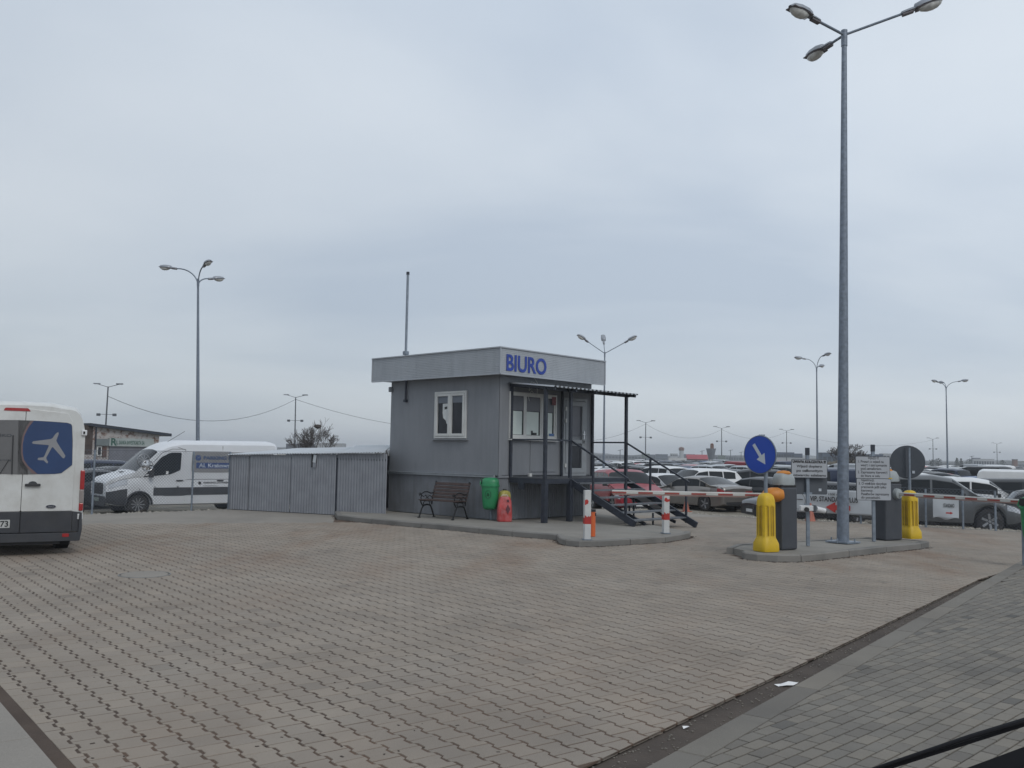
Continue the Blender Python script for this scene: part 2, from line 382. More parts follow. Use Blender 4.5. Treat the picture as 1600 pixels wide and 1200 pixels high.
for j in range(-jm, jm):
    for i in range(-200, 200):
        s = (i + (.5 if j % 2 else 0)) * PL; c = j * PW
        x = bx_ * s + tx_ * c; y = by_ * s + ty_ * c
        if y < 4.3 or y > 27.5 or abs(x) > .60 * y + .5: continue
        q = (x, y)
        if side(LA, uL, q) > .0 + .14: continue
        sR = side(RA, uR, q) if x < RB[0] else side(RB, uR2, q)
        if sR < -.14: continue
        if x < -2 and side(strip_a, uS, q) > 0: continue
        if y > interp(x, EDGE) - .3: continue
        if inside(isl1, q) or inside(isl2, q): continue
        jr = random.uniform(-.012, .012)
        P = [(x + bx_ * a + tx_ * b_ + random.uniform(-.0008, .0008), y + by_ * a + ty_ * b_ + random.uniform(-.0008, .0008)) for a, b_ in bone_p]
        full = True
        if max(side(LA, uL, p) for p in P) > 0: P = clip(P, LA, uL, False); full = False
        lp, lu = (RA, uR) if x < RB[0] else (RB, uR2)
        if min(side(lp, lu, p) for p in P) < 0 if P else False: P = clip(P, lp, lu, True); full = False
        if len(P) < 3: continue
        items.append((y, x, P, full))
items.sort(key=lambda t: t[0])
yard = bpy.data.objects.new('paved_yard', None); COL.objects.link(yard); struct(yard)
def tint_attr(me, vals):
    a = me.attributes.new('tint', 'FLOAT', 'FACE'); a.data.foreach_set('value', vals)
NP = 0
bm_full = None; rest = MB(); tints = []
for (y, x, P, full) in items:
    if NP < 298 and full and abs(x) < .58 * y and y > 4.9:
        if bm_full is None:
            v_, f_ = solid(bone_p, -.03, 0); o = MB().add(v_, f_).make('paver', M_paver, yard); bm_full = o.data
        else: o = link('paver', bm_full, yard)
        o.location = (x, y, random.uniform(-.001, .0015)); o.rotation_euler = (random.gauss(0, .004), random.gauss(0, .004), WV + (math.pi if random.random() < .5 else 0)); NP += 1
    else:
        if not full:
            ar = abs(sum(P[i][0] * P[(i + 1) % len(P)][1] - P[(i + 1) % len(P)][0] * P[i][1] for i in range(len(P)))) / 2
            if ar < .002: continue
        A2 = sum(P[i][0] * P[(i + 1) % len(P)][1] - P[(i + 1) % len(P)][0] * P[i][1] for i in range(len(P)))
        if A2 < 0: P = P[::-1]
        v_, f_ = solid(P, -.02, random.uniform(-.001, .0015)); rest.add(v_, f_); tints += [random.random()] * len(f_)
o = rest.make('paver_field', M_paver, yard); tint_attr(o.data, tints); stuff(o)
# smooth dusty band in front of shed and fence, and the plain far paving
far_b = MB()
sa2 = G(-40, 822.5); pl = [sa2, G(60, 820.5), G(300, 818), G(520, 817), (isl1[0][0] + .05, isl1[0][1] + .0), tuple(hp(-.1, 5.0)[:2]), (-6.0, 27.8), (-8.2, 27), (-11, 23.9), (-20, 15.2)]
far_b.prism(pl, .012, (0, 0, -.012), (1, 0, 0), (0, 1, 0)); struct(far_b.make('dusty_apron', M_plain))
rb = MB(); rb.prism([(e1[0] + .0, 20.4), (15, 15.2), (30, 8), (30, 11.45), (13.2, 23.6), (6.7, 27.8), (5.5, 29.2), (4.1, 30.4), (-.9, 30.9), (-.9, 28.2), tuple(hp(4.42, 4.5)[:2]), tuple(hp(4.42, -.3)[:2]), (e1[0] - .57, e1[1] + 2.2), (e1[0] - .27, e1[1] + 1.2)][::1], .009, (0, 0, -.0100), (1, 0, 0), (0, 1, 0))
struct(rb.make('rear_paving', M_plain))
# manhole cover
mh = thing('manhole_cover', 'round concrete manhole cover lying flush in the pavers behind the near white van', 'manhole', (*G(226, 898), 0))
MB().lathe([(.0, .004), (.30, .010), (.31, .006), (.31, -.02)][::-1], 40).make('lid', M_plain, mh)
MB().lathe([(.345, .0), (.345, .007), (.325, .008), (.325, 0)][::-1], 40).make('rim', M_concrete, mh)

# --- left border: dirt gap and concrete slabs
nL = (-uL[1], uL[0])
def off(P, u, s, d): return (P[0] + u[0] * s - u[1] * d, P[1] + u[1] * s + u[0] * d)
struct(MB().prism([off(LBp, uL, -3, 0.0), off(LBp, uL, 12, 0.0), off(LBp, uL, 12, .085), off(LBp, uL, -3, .085)], .01, (0, 0, -.022), (1, 0, 0), (0, 1, 0)).make('dirt_gap', M_dirt))
lb = bpy.data.objects.new('slab_border', None); COL.objects.link(lb); struct(lb)
for k in range(-1, 6):
    for r_ in range(3):
        s0 = k * 1.0 - .28 + (.12 * r_); d0 = .082 + r_ * .42
        P = [off(LBp, uL, s0 + .006, d0 + .004), off(LBp, uL, s0 + .006, d0 + .414), off(LBp, uL, s0 + .994, d0 + .414), off(LBp, uL, s0 + .994, d0 + .004)]
        if sum(P[i][0] * P[(i + 1) % 4][1] - P[(i + 1) % 4][0] * P[i][1] for i in range(4)) < 0: P = P[::-1]
        v_, f_ = solid(P, -.03, .004 + random.uniform(-.002, .002)); MB().add(v_, f_).make('slab', M_plain, lb)
# --- right: recessed dirt gutter, kerb stones, brick pavement
GR0 = G(1014, 1200); GR1 = G(1524, 917)
gp = [off(RA, uR, -3, 0), RB, off(GR1, uR, .6, 0), off(GR0, uR, -3, 0)][::-1]
struct(MB().prism(gp, .008, (0, 0, -.034), (1, 0, 0), (0, 1, 0)).make('dirt_gutter', M_dirt))
crumbs = MB()
for k in range(420):
    s = random.uniform(-.3, 10.5); d = -random.uniform(.0, .26) * (1 - s / 16); p = off(RA, uR, s, d); r_ = random.uniform(.002, .008)
    crumbs.box((p[0], p[1], -.024 + r_ * .4), (r_ * 2, r_ * 1.5, r_), random.uniform(0, 3))
stuff(crumbs.make('gutter_grit', M_walk))
lit = tag(MB().add([(0, 0, 0), (.06, -.02, .012), (.13, .0, .004), (.19, .03, .016), (.12, .06, .022), (.05, .055, .006), (.09, .02, .03), (-.02, .03, .01)], [(0, 1, 6), (1, 2, 6), (2, 3, 4), (2, 4, 6), (4, 5, 6), (5, 0, 6), (0, 5, 7)]).make('crumpled_paper', mat('litter_white', (.7, .7, .7), .8, var=.1), loc=(*G(1216, 1068), -.022), rz=.2), 'crumpled white scrap of paper lying in the dirt gutter', 'litter')
tag(MB().add([(0, 0, 0), (.05, .0, .01), (.06, .03, .004), (.01, .025, .012)], [(0, 1, 2, 3)]).make('paper_scrap', MATS['litter_white'], loc=(*G(1068, 1134), -.02), rz=.5), 'tiny white paper scrap in the gutter near the bottom of the photo', 'litter')
uK = unit(GR0, GR1)
kb = bpy.data.objects.new('sidewalk_kerb', None); COL.objects.link(kb); struct(kb)
kverts = None
for k in range(-3, 14):
    s0 = k * 1.0 + .35; wd = .17 + .02
    P = [off(GR0, uK, s0 + .003, -wd), off(GR0, uK, s0 + .997, -wd), off(GR0, uK, s0 + .997, 0), off(GR0, uK, s0 + .003, 0)]
    v_, f_ = solid(P, -.06, .012 + random.uniform(-.001, .002), .008); MB().add(v_, f_).make('kerbstone', M_walk, kb)
walk = bpy.data.objects.new('sidewalk', None); COL.objects.link(walk); struct(walk)
wb = [off(GR0, uK, -6, -.19), off(GR0, uK, -6, -14), (26, -2), (30, 6), (30, 8.4), (15, 14.6), off(GR0, uK, 12.6, -.19)]
MB().prism(wb, .01, (0, 0, -.015), (1, 0, 0), (0, 1, 0)).make('bed', M_walk, walk)
wa = R(44.5); wx, wy = math.cos(wa), math.sin(wa); BL, BW = .2035, .1025
LN = G(1088, 1194); LNu = unit(LN, G(1500, 905)); wi = []
for j in range(-60, 150):
    for i in range(-20, 130):
        s = (i + (.5 if j % 2 else .0)) * BL; c = -j * BW
        x = GR0[0] + wx * s - wy * c; y = GR0[1] + wy * s + wx * c
        if y < 4.3 or abs(x) > .60 * y + .3 or y > 17: continue
        if side(GR0, uK, (x, y)) > -.09: continue
        if x > RB[0] and not inside(wb, (x, y)): continue
        g_ = .0055
        P = [(x + wx * a - wy * b_, y + wy * a + wx * b_) for a, b_ in ((-BL / 2 + g_, -BW / 2 + g_), (BL / 2 - g_, -BW / 2 + g_), (BL / 2 - g_, BW / 2 - g_), (-BL / 2 + g_, BW / 2 - g_))]
        q = (x, y); kp = off(GR0, uK, 0, -.196)
        if max(side(kp, uK, p) for p in P) > 0: P = clip(P, kp, uK, False)
        halves = [P]
        sd = [side(LN, LNu, p) for p in P]
        if sd and min(sd) < 0 < max(sd):
            halves = [clip(P, off(LN, LNu, 0, .006), LNu, True), clip(P, off(LN, LNu, 0, -.006), LNu, False)]
        for H in halves:
            if len(H) < 3: continue
            ar = abs(sum(H[a][0] * H[(a + 1) % len(H)][1] - H[(a + 1) % len(H)][0] * H[a][1] for a in range(len(H)))) / 2
            if ar < .0003: continue
            wi.append((y - .25 * 0, x, H, len(H) == 4 and len(halves) == 1 and ar > .018))
wi.sort(key=lambda t: t[0]); n_ = 0; me0 = None; rest = MB(); tints = []
for (y, x, H, full) in wi:
    if n_ < 298 and full and x < .575 * y and y > 5.0:
        if me0 is None:
            g_ = .0055; v_, f_ = solid([(-BL / 2 + g_, -BW / 2 + g_), (BL / 2 - g_, -BW / 2 + g_), (BL / 2 - g_, BW / 2 - g_), (-BL / 2 + g_, BW / 2 - g_)], -.03, 0, .003)
            o = MB().add(v_, f_).make('brick', M_walk, walk); me0 = o.data
        else: o = link('brick', me0, walk)
        o.location = (x, y, .012 + random.uniform(-.0015, .0015)); o.rotation_euler = (random.gauss(0, .004), random.gauss(0, .004), wa + (math.pi if random.random() < .5 else 0)); n_ += 1
    else:
        v_, f_ = solid(H, -.012, .012 + random.uniform(-.0015, .0015), .003); rest.add(v_, f_); tints += [random.random()] * len(f_)
o = rest.make('brick_field', M_walk, walk); tint_attr(o.data, tints); stuff(o)

# --- kerbed islands
def offset_in(P, d):
    n = len(P); A = sum(P[i][0] * P[(i + 1) % n][1] - P[(i + 1) % n][0] * P[i][1] for i in range(n)); s = 1 if A > 0 else -1; o = []
    for i in range(n):
        a, b, c = P[i - 1], P[i], P[(i + 1) % n]; u1 = unit(a, b); u2 = unit(b, c)
        nx_, ny_ = -(u1[1] + u2[1]) * s, (u1[0] + u2[0]) * s; L = math.hypot(nx_, ny_) or 1; k = d / max(.4, (L / 2))
        o.append((b[0] + nx_ / L * k, b[1] + ny_ / L * k))
    return o
def island(name, P, nk, h=.12, kw=.14, topmat=M_plain):
    n = len(P)
    root = bpy.data.objects.new(name, None); COL.objects.link(root); struct(root)
    Q = offset_in(P, kw); Q2 = offset_in(P, kw + .006)
    A = sum(Q2[i][0] * Q2[(i + 1) % n][1] - Q2[(i + 1) % n][0] * Q2[i][1] for i in range(n))
    MB().prism(Q2 if A > 0 else Q2[::-1], h - .008 + .05, (0, 0, -.05), (1, 0, 0), (0, 1, 0)).make('surface', topmat, root)
    segs = []; cur = [0]; L = 0
    for i in range(nk):
        d = math.hypot(P[i + 1][0] - P[i][0], P[i + 1][1] - P[i][1])
        if d > 1.25:
            m_ = round(d)
            if len(cur) > 1: segs.append([(lerp(0, 0, 0), 0)] and [('v', c_) for c_ in cur])
            for q in range(m_): segs.append([('i', i, q / m_), ('i', i, (q + 1) / m_)])
            cur = [i + 1]; L = 0
        else:
            cur.append(i + 1); L += d
            if L > .9: segs.append([('v', c_) for c_ in cur]); cur = [i + 1]; L = 0
    if len(cur) > 1: segs.append([('v', c_) for c_ in cur])
    def pt(k, arr):
        if k[0] == 'v': return arr[k[1] % n]
        a, b = arr[k[1]], arr[(k[1] + 1) % n]; return (lerp(a[0], b[0], k[2]), lerp(a[1], b[1], k[2]))
    for sg in segs:
        A_ = [pt(k, P) for k in sg]; B_ = [pt(k, Q) for k in sg]
        # small joint at both ends
        for arr in (A_, B_):
            u0 = unit(arr[0], arr[1]); u1 = unit(arr[-2], arr[-1])
            arr[0] = (arr[0][0] + u0[0] * .007, arr[0][1] + u0[1] * .007); arr[-1] = (arr[-1][0] - u1[0] * .007, arr[-1][1] - u1[1] * .007)
        m_ = len(A_); dz = random.uniform(-.003, .003); vs = []
        # section: bottom outer, outer, chamfer, top inner, bottom inner
        for a, b in zip(A_, B_):
            ix, iy = unit(a, b); vs += [(a[0], a[1], -.04), (a[0] , a[1], h - .02 + dz), (a[0] + ix * .02, a[1] + iy * .02, h + dz), (b[0], b[1], h + dz), (b[0], b[1], -.04)]
        fs = []
        for i in range(m_ - 1):
            for q in range(4): fs.append((i * 5 + q, (i + 1) * 5 + q, (i + 1) * 5 + q + 1, i * 5 + q + 1))
        fs += [(4, 3, 2, 1, 0), tuple((m_ - 1) * 5 + q for q in range(5))]
        MB().add(vs, fs).make('kerbstone', M_kerb, root)
    return root
M_islandtop = ground_mat('island_paving', ((.20, .19, .172), (.25, .238, .215)), 1.2, bump=.3, patches=RUST[1:])
island('hut_platform', isl1, 13, .12, .12, M_islandtop)
island('barrier_island', isl2, 13, .12, .12, M_islandtop)
# grit and crumbs gathered along the kerbs, specks and dry leaf bits on the pavers
gr = MB(); rg = random.Random(5)
for P_, n_k in ((isl1, 13), (isl2, 10)):
    for i in range(n_k):
        a, b = P_[i], P_[i + 1]; L = math.hypot(b[0] - a[0], b[1] - a[1]); u_ = unit(a, b); sg = -1 if P_ is isl1 or True else 1
        for q in range(int(L * 70)):
            s_ = rg.uniform(0, L); d_ = abs(rg.gauss(0, .05)) + .004; r_ = rg.uniform(.003, .010)
            gr.box((a[0] + u_[0] * s_ + u_[1] * d_, a[1] + u_[1] * s_ - u_[0] * d_, r_ * .3), (r_ * 2, r_ * 1.4, r_), rg.uniform(0, 3))
for q in range(380):
    y = 4.8 + 16 * rg.random() ** 1.3; x = rg.uniform(-.55, .5) * y
    if side(RA, uR, (x, y)) < .1 or side(LA, uL, (x, y)) > -.1: continue
    r_ = rg.uniform(.004, .012); gr.box((x, y, .002), (r_ * 2.2, r_ * 1.1, .003), rg.uniform(0, 3))
stuff(gr.make('grit', M_dirt))
# loose stones on the bank beyond the paving
st = MB()
for k in range(5200):
    x = random.choice((random.uniform(3.5, 26), random.uniform(3.5, 26), random.uniform(-22, -7)))
    y = interp(x, EDGE) + abs(random.gauss(0, 1.6)) - .1
    r_ = random.choice((.02, .03, .04, .06)) * random.uniform(.6, 1.2); z = gz(x, y) - .05
    p = [(random.uniform(.7, 1.2) * a * r_, random.uniform(.7, 1.2) * b_ * r_, random.uniform(.6, 1) * c_ * r_) for a, b_, c_ in ((1, 0, 0), (0, 1, 0), (-1, 0, 0), (0, -1, 0), (0, 0, .9), (0, 0, -.6))]
    st.add([(x + q[0], y + q[1], z + q[2] + r_ * .3) for q in p], [(0, 1, 4), (1, 2, 4), (2, 3, 4), (3, 0, 4), (1, 0, 5), (2, 1, 5), (3, 2, 5), (0, 3, 5)])
stuff(st.make('gravel', ground_mat('gravel_stone', ((.20, .185, .16), (.36, .34, .30)), 7, bump=0)))
# ================================================================== OFFICE HUT, DECK, STAIRS, SHED
def ribs(mb, org, a, b, n, L, H, pitch, depth, kind='sine', mi=0, thick=0):
    """sheet of length L along a and height H along b with ribs running along b, standing out along n"""
    org, a, b, n = Vector(org), Vector(a), Vector(b), Vector(n); prof = [(0, 0)]
    if kind == 'sine':
        k = max(2, int(L / pitch)); st_ = 6
        prof = [(L * i / (k * st_), depth / 2 * (1 + math.sin(2 * math.pi * i / st_))) for i in range(k * st_ + 1)]
    elif kind == 'trap':
        x = 0
        while x < L - 1e-6:
            for dx_, dn in ((.0, 0), (.35, 0), (.5, 1), (.85, 1), (1, 0)):
                q = x + dx_ * pitch
                if q <= L: prof.append((q, dn * depth))
            x += pitch
        prof.append((L, 0))
    elif kind == 'groove':
        x = pitch
        while x < L - pitch * .3:
            g_ = pitch * .08; prof += [(x - g_, 0), (x, -depth), (x + g_, 0)]; x += pitch
        prof.append((L, 0))
    pr = [prof[0]]
    for p in prof[1:]:
        if p[0] > pr[-1][0] + 1e-5: pr.append(p)
        elif abs(p[1] - pr[-1][1]) > 1e-6: pr.append((pr[-1][0] + 1e-4, p[1]))
    vs = []
    for x, d in pr: vs += [org + a * x + n * d, org + a * x + n * d + b * H]
    fs = [(2 * i, 2 * i + 2, 2 * i + 3, 2 * i + 1) for i in range(len(pr) - 1)]
    if thick:
        o_ = len(vs)
        for x, d in pr: vs += [org + a * x + n * (d - thick), org + a * x + n * (d - thick) + b * H]
        k = len(pr)
        fs += [(o_ + 2 * i + 2, o_ + 2 * i, o_ + 2 * i + 1, o_ + 2 * i + 3) for i in range(k - 1)]
        fs += [(2 * i, o_ + 2 * i, o_ + 2 * i + 2, 2 * i + 2) for i in range(k - 1)] + [(2 * i + 1, 2 * i + 3, o_ + 2 * i + 3, o_ + 2 * i + 1) for i in range(k - 1)]
        fs += [(0, 1, o_ + 1, o_), (2 * k - 2, o_ + 2 * k - 2, o_ + 2 * k - 1, 2 * k - 1)]
    mb.add(vs, fs, mi); return mb
M_hut = mat('hut_grey_paint', (.198, .210, .230), .6, var=.05, scale=1.4, streak=(2.2, 2.2, .35), dirt=.28, dirtcol=(.105, .112, .122), bump=.15, bscale=6)
M_hut2 = mat('skirt_grey', (.168, .180, .200), .6, streak=(2, 2, .3), var=.14, scale=2.2, dirt=.45, dirtcol=(.10, .095, .09))
M_fascia = mat('fascia_sheet', (.345, .37, .40), .5, .1, var=.06, scale=1.2, streak=(2.5, 2.5, .4), dirt=.35, dirtcol=(.2, .22, .25))
M_pvc = mat('white_pvc', (.56, .57, .56), .4, var=.05, dirt=.15)
M_palepanel = mat('pale_window_panel', (.58, .65, .62), .35, var=.04, spec=.6)
M_paper = mat('paper', (.55, .57, .57), .8, var=.12, scale=14)
M_blue = mat('sign_blue', (.010, .040, .27), .45, var=.12, scale=5)
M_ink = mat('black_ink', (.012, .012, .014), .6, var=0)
M_dglass = mat('dark_pane', (.022, .025, .032), .16, var=.25, scale=2, spec=.35)
M_mglass = mat('upper_pane_curtain', (.10, .105, .125), .3, var=.2, scale=2, spec=.5)
Lx, Ly = 3.68, 4.27
LW = lambda u, v: wall(HC, hb, u, v)
RW = lambda u, v: wall(HC, ha, u, v)
hut = thing('office_hut', 'grey raised office hut with BIURO lettered in blue on its roof fascia', 'hut', (HC[0], HC[1], 0), HA)
X, Yv, Z = Vector((1, 0, 0)), Vector((0, 1, 0)), Vector((0, 0, 1))
zt = LW(700, 740)[1]; zb = .12; ztop = 3.95
zf0 = wall(hp(-.3, -.3), hb, 777, 584)[1]; zf1 = wall(hp(-.3, -.3), hb, 776, 543)[1]
# walls
MB().box((Lx / 2, Ly / 2, (zt + ztop) / 2), (Lx, Ly, ztop - zt)).make('wall', M_hut, hut, bevel=.015)
MB().box((Lx / 2 + .0, Ly / 2, (zb + zt) / 2 - .0), (Lx - .10, Ly - .10, zt - zb)).make('plinth', M_hut2, hut)
for k in range(4):      # ribbed skirt sheets, left wall
    t0 = Ly * k / 4 + .004; mb = MB(); ribs(mb, (.012, t0 + Ly / 4 - .008, zb + .01), -Yv, Z, -X, Ly / 4 - .008, zt - zb - .05, .055, .008, 'groove'); mb.make('skirt_panel', M_hut2, hut)
sk = [0, 1.02, 1.9, 2.8, Lx]
for a, b in zip(sk, sk[1:]):
    mb = MB(); ribs(mb, (a + .004, .012, zb + .01), X, Z, -Yv, b - a - .008, zt - zb - .05, .075, .012, 'trap'); mb.make('skirt_panel', M_hut2, hut)
MB().box((-.02, Ly / 2 + .05, zt - .03), (.05, Ly - .1, .055)).box((-.035, Ly / 2 + .05, zt + .004), (.075, Ly - .1, .010)).make('drip_ledge', M_fascia, hut, bevel=.004)
MB().box((.25, -.015, zt - .03), (.5, .035, .05)).make('drip_ledge', M_hut, hut)
MB().box((.06, -.004, (zt + ztop) / 2), (.14, .012, ztop - zt)).box((-.004, .06, (zt + ztop) / 2), (.012, .14, ztop - zt)).make('corner_trim', M_hut, hut)
# fascia
fy1 = wall(hp(-.3, 0), hb, 582, 585)[0]; fx1 = wall(hp(0, -.3), ha, 945, 585)[0]
zmid = (zf0 + zf1) / 2
MB().box(((fx1 - .3) / 2, (fy1 - .3) / 2, (zf0 + zf1) / 2 + .01), (fx1 + .3 - .06, fy1 + .3 - .06, zf1 - zf0 - .04)).make('roof', M_fascia, hut)
def fas(org, a, n, L, cuts):
    for c0, c1 in zip(cuts, cuts[1:]):
        mb = MB(); ribs(mb, Vector(org) + a * (c0 + .003), Z, a, n, zf1 - zf0, c1 - c0 - .006, .045, .006, 'groove')
        mb.make('fascia_panel', M_fascia, hut)
fas((-.3, fy1, zf0), -Yv, -X, fy1 + .3, [0, 1.9, 3.3, fy1 + .3])
sfas = wall(hp(0, -.3), ha, 864, 570)[0] + .3
fas((-.3, -.3, zf0), X, -Yv, fx1 + .3, [0, sfas, fx1 + .3])
MB().box(((fx1 - .3) / 2, -.305, zf1 + .005), (fx1 + .34, .05, .03)).box((-.305, (fy1 - .3) / 2, zf1 + .005), (.05, fy1 + .34, .03)).box((-.305, (fy1 - .3) / 2, zf0 - .005), (.03, fy1 + .3, .02)).box(((fx1 - .3) / 2, -.305, zf0 - .005), (fx1 + .3, .03, .02)).box((-.308, -.308, zmid), (.03, .03, zf1 - zf0)).box((-.308, fy1, zmid), (.03, .03, zf1 - zf0)).box((fx1, -.308, zmid), (.03, .03, zf1 - zf0)).make('edge_trim', M_fascia, hut)
# BIURO
s0, z0 = wall(hp(0, -.31), ha, 790, 578); s1, z1 = wall(hp(0, -.31), ha, 852.5, 582); zc = wall(hp(0, -.31), ha, 790, 553)[1]
text('lettering', 'BIURO', (zc - z0) / .70, M_blue, hut, (s0, -.309, z0), X, Z, width=s1 - s0, bold=.012, th=.004)
# left wall window
t0, za = LW(730.5, 611.5); t1, zb_ = LW(679.5, 684); zz0 = LW(706, 685)[1]; zz1 = LW(706, 611.5)[1]
wl = MB()
def frame(mb, o, a, b, n, x0, x1, y0, y1, w_, d, d0=0):
    """rectangular frame in plane (a, b), outer x0..x1, y0..y1, bar width w_, standing d out along n"""
    o = Vector(o)
    def bx3(xa, xb, ya, yb):
        c = o + a * (xa + xb) / 2 + b * (ya + yb) / 2 + n * (d0 + d / 2)
        m3 = Matrix((a, b, n)).transposed(); mb.box(c, (abs(xb - xa), abs(yb - ya), d), mat3=m3)
    bx3(x0, x1, y0, y0 + w_); bx3(x0, x1, y1 - w_, y1); bx3(x0, x0 + w_, y0 + w_, y1 - w_); bx3(x1 - w_, x1, y0 + w_, y1 - w_); return bx3
W = MB(); b3 = frame(W, (0, 0, 0), -Yv, Z, -X, -t1, -t0, zz0, zz1, .055, .045); win = W.make('window', M_pvc, hut, bevel=.004)
MB().box((-.035, (t0 + t1) / 2, zz0 - .035), (.09, t1 - t0 + .14, .025)).make('sill', M_hut, win)
mid = (t0 + t1) / 2
for a_, b_ in ((t0 + .06, mid - .01), (mid + .01, t1 - .06)):
    q = MB(); frame(q, (0, 0, 0), -Yv, Z, -X, -b_, -a_, zz0 + .06, zz1 - .06, .065, .06); q.make('sash', M_pvc, win, bevel=.006)
    hgt = zz1 - zz0 - .25
    MB().box((-.012, (a_ + b_) / 2, (zz0 + zz1) / 2), (.012, b_ - a_ - .13, zz1 - zz0 - .25)).make('pane', M_dglass, win)
    MB().box((-.021, (a_ + b_) / 2, zz1 - .125 - hgt * .09), (.004, b_ - a_ - .131, hgt * .18)).make('blind', mat('roller_blind', (.15, .17, .20), .8, var=.05), win)
MB().box((-.06, mid, (zz0 + zz1) / 2), (.03, .05, zz1 - zz0 - .13)).make('mullion', M_pvc, win)
def lw(u, v): t, z = LW(u, v); return (-t, z)
pp = [lw(*p) for p in ((693.2, 631), (700.5, 630.5), (700.5, 663), (699, 662), (697.5, 657), (693.5, 653), (692.8, 645))]
MB().prism(pp, .003, (-.0245, 0, 0), -Yv, Z).make('torn_paper', M_paper, win)
MB().prism([lw(*p) for p in ((696, 636), (700.2, 635), (700.2, 639), (696, 640))], .002, (-.028, 0, 0), -Yv, Z).make('print', M_black, win)
# right wall window: one wide, one narrow part
s_a, _ = RW(795, 650); s_b, _ = RW(846.5, 650); s_c, _ = RW(868, 650)
zr0 = RW(820, 686)[1]; zr1 = RW(820, 613.5)[1]
def rw_window(sa, sb, panes):
    q = MB(); frame(q, (0, 0, 0), X, Z, -Yv, sa, sb, zr0, zr1, .05, .05); wn = q.make('window', M_pvc, hut, bevel=.004)
    MB().box(((sa + sb) / 2, -.05, zr0 - .025), (sb - sa + .02, .12, .03)).make('sill', M_pvc, wn)
    for pa, pb in panes:
        q = MB(); frame(q, (0, 0, 0), X, Z, -Yv, pa, pb, zr0 + .05, zr1 - .05, .05, .035); q.make('sash', M_pvc, wn)
        h_ = zr1 - zr0 - .2; zc_ = zr0 + .1
        MB().box(((pa + pb) / 2, -.006, zc_ + h_ / 2), (pb - pa - .1, .01, h_)).make('pane', M_dglass, wn)
        MB().box(((pa + pb) / 2, -.013, zc_ + h_ * .81), (pb - pa - .102, .003, h_ * .36)).make('upper_curtain', M_mglass, wn)
        MB().box(((pa + pb) / 2 - .02, -.013, zc_ + h_ * .31), (pb - pa - .16, .003, h_ * .60)).make('pale_panel', M_palepanel, wn)  # pale green-grey panel over the lower part of each pane
    return wn
md = lerp(s_a, s_b, .46)
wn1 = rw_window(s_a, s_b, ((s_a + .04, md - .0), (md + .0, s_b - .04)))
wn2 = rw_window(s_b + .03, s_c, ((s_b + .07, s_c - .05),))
MB().box((md + .35, -.03, zr0 + .14), (.18, .02, .06)).box((md + .27, -.03, zr0 + .17), (.04, .02, .1)).make('desk_items', M_black, wn1)
MB().box(((s_b + s_c) / 2 + .1, -.03, zr0 + .13), (.2, .01, .07)).make('blue_card', mat('blue_card', (.08, .16, .35), .6, var=.1), wn2)
MB().box((s_c - .12, -.045, zr1 - .16), (.16, .01, .22)).make('red_notice', mat('red_notice', (.20, .08, .09), .7, var=.4, scale=30), wn2)
# door
d0, _ = RW(878.5, 680); d1, _ = RW(914.5, 680); zd0 = 1.20; zd1 = RW(896, 622.5)[1]
q = MB(); frame(q, (0, 0, 0), X, Z, -Yv, d0, d1, zd0, zd1, .07, .05); door = q.make('door', M_pvc.copy() if False else mat('grey_pvc', (.24, .26, .28), .45, var=.06, dirt=.2), hut, bevel=.004)
a_, b_ = d0 + .07, d1 - .07; zm = RW(896, 690)[1]
q = MB(); frame(q, (0, 0, 0), X, Z, -Yv, a_ + .01, b_ - .01, zd0 + .08, zd1 - .08, .13, .06); q.box(((a_ + b_) / 2, -.03, zm), (b_ - a_ - .02, .06, .10)); q.make('leaf', MATS['grey_pvc'], door, bevel=.004)
MB().box(((a_ + b_) / 2, -.01, (zm + zd1) / 2), (b_ - a_ - .26, .012, zd1 - zm - .3)).make('upper_pane', M_mglass, door)
MB().box(((a_ + b_) / 2, -.01, (zm + zd0) / 2 + .03), (b_ - a_ - .26, .012, zm - zd0 - .28)).make('lower_pane', M_dglass, door)
MB().box((b_ - .08, -.075, zm + .18), (.035, .02, .22)).tube([(b_ - .08, -.08, zm + .2), (b_ - .08, -.12, zm + .2), (b_ - .20, -.12, zm + .2)], .011).make('handle', M_chrome, door)
for zz in (zd1 - .3, zd1 - .62, zd0 + .28): MB().box((a_ - .01, -.075, zz), (.05, .03, .1)).make('hinge', M_pvc, door)
# wall fittings
for u, v, nm, sz, mt in ((826.5, 743, 'socket_box', (.10, .07, .11), M_pvc), (800, 605, 'vent_cover', (.12, .04, .05), M_fascia)):
    s_, z_ = RW(u, v); MB().box((s_, -sz[1] / 2, z_), sz).make(nm, mt, hut, bevel=.008)
s_, z_ = RW(828, 720); MB().tube([(s_, -.012, z_ + .55), (s_, -.012, z_ - .4)], .008, 6).tube([(s_ + .05, -.012, zt + .1), (s_c, -.012, zt + .1)], .01, 6).make('cable_duct', M_hut, hut)
s_, z_ = RW(830, 612); cb = [(s_ + .18 * math.sin(k * .9), -.05 - .02 * (k % 3), z_ + .30 - k * .035 + (.1 * math.cos(k * 1.7))) for k in range(14)]
MB().tube(cb, .007, 5).make('cable_loop', M_pvc, hut)
t_, z_ = LW(636, 618); MB().tube([(-.05, t_, zf0), (-.05, t_, z_ - .13)], .03, 8).box((-.05, t_, z_ - .15), (.09, .09, .07)).make('pipe_stub', M_darksteel, hut)
MB().lathe([(.07, 0), (.075, .12), (.05, .14)], 10, (-.02, Ly - .02, zf0 - .28)).make('corner_vent', M_hut, hut)
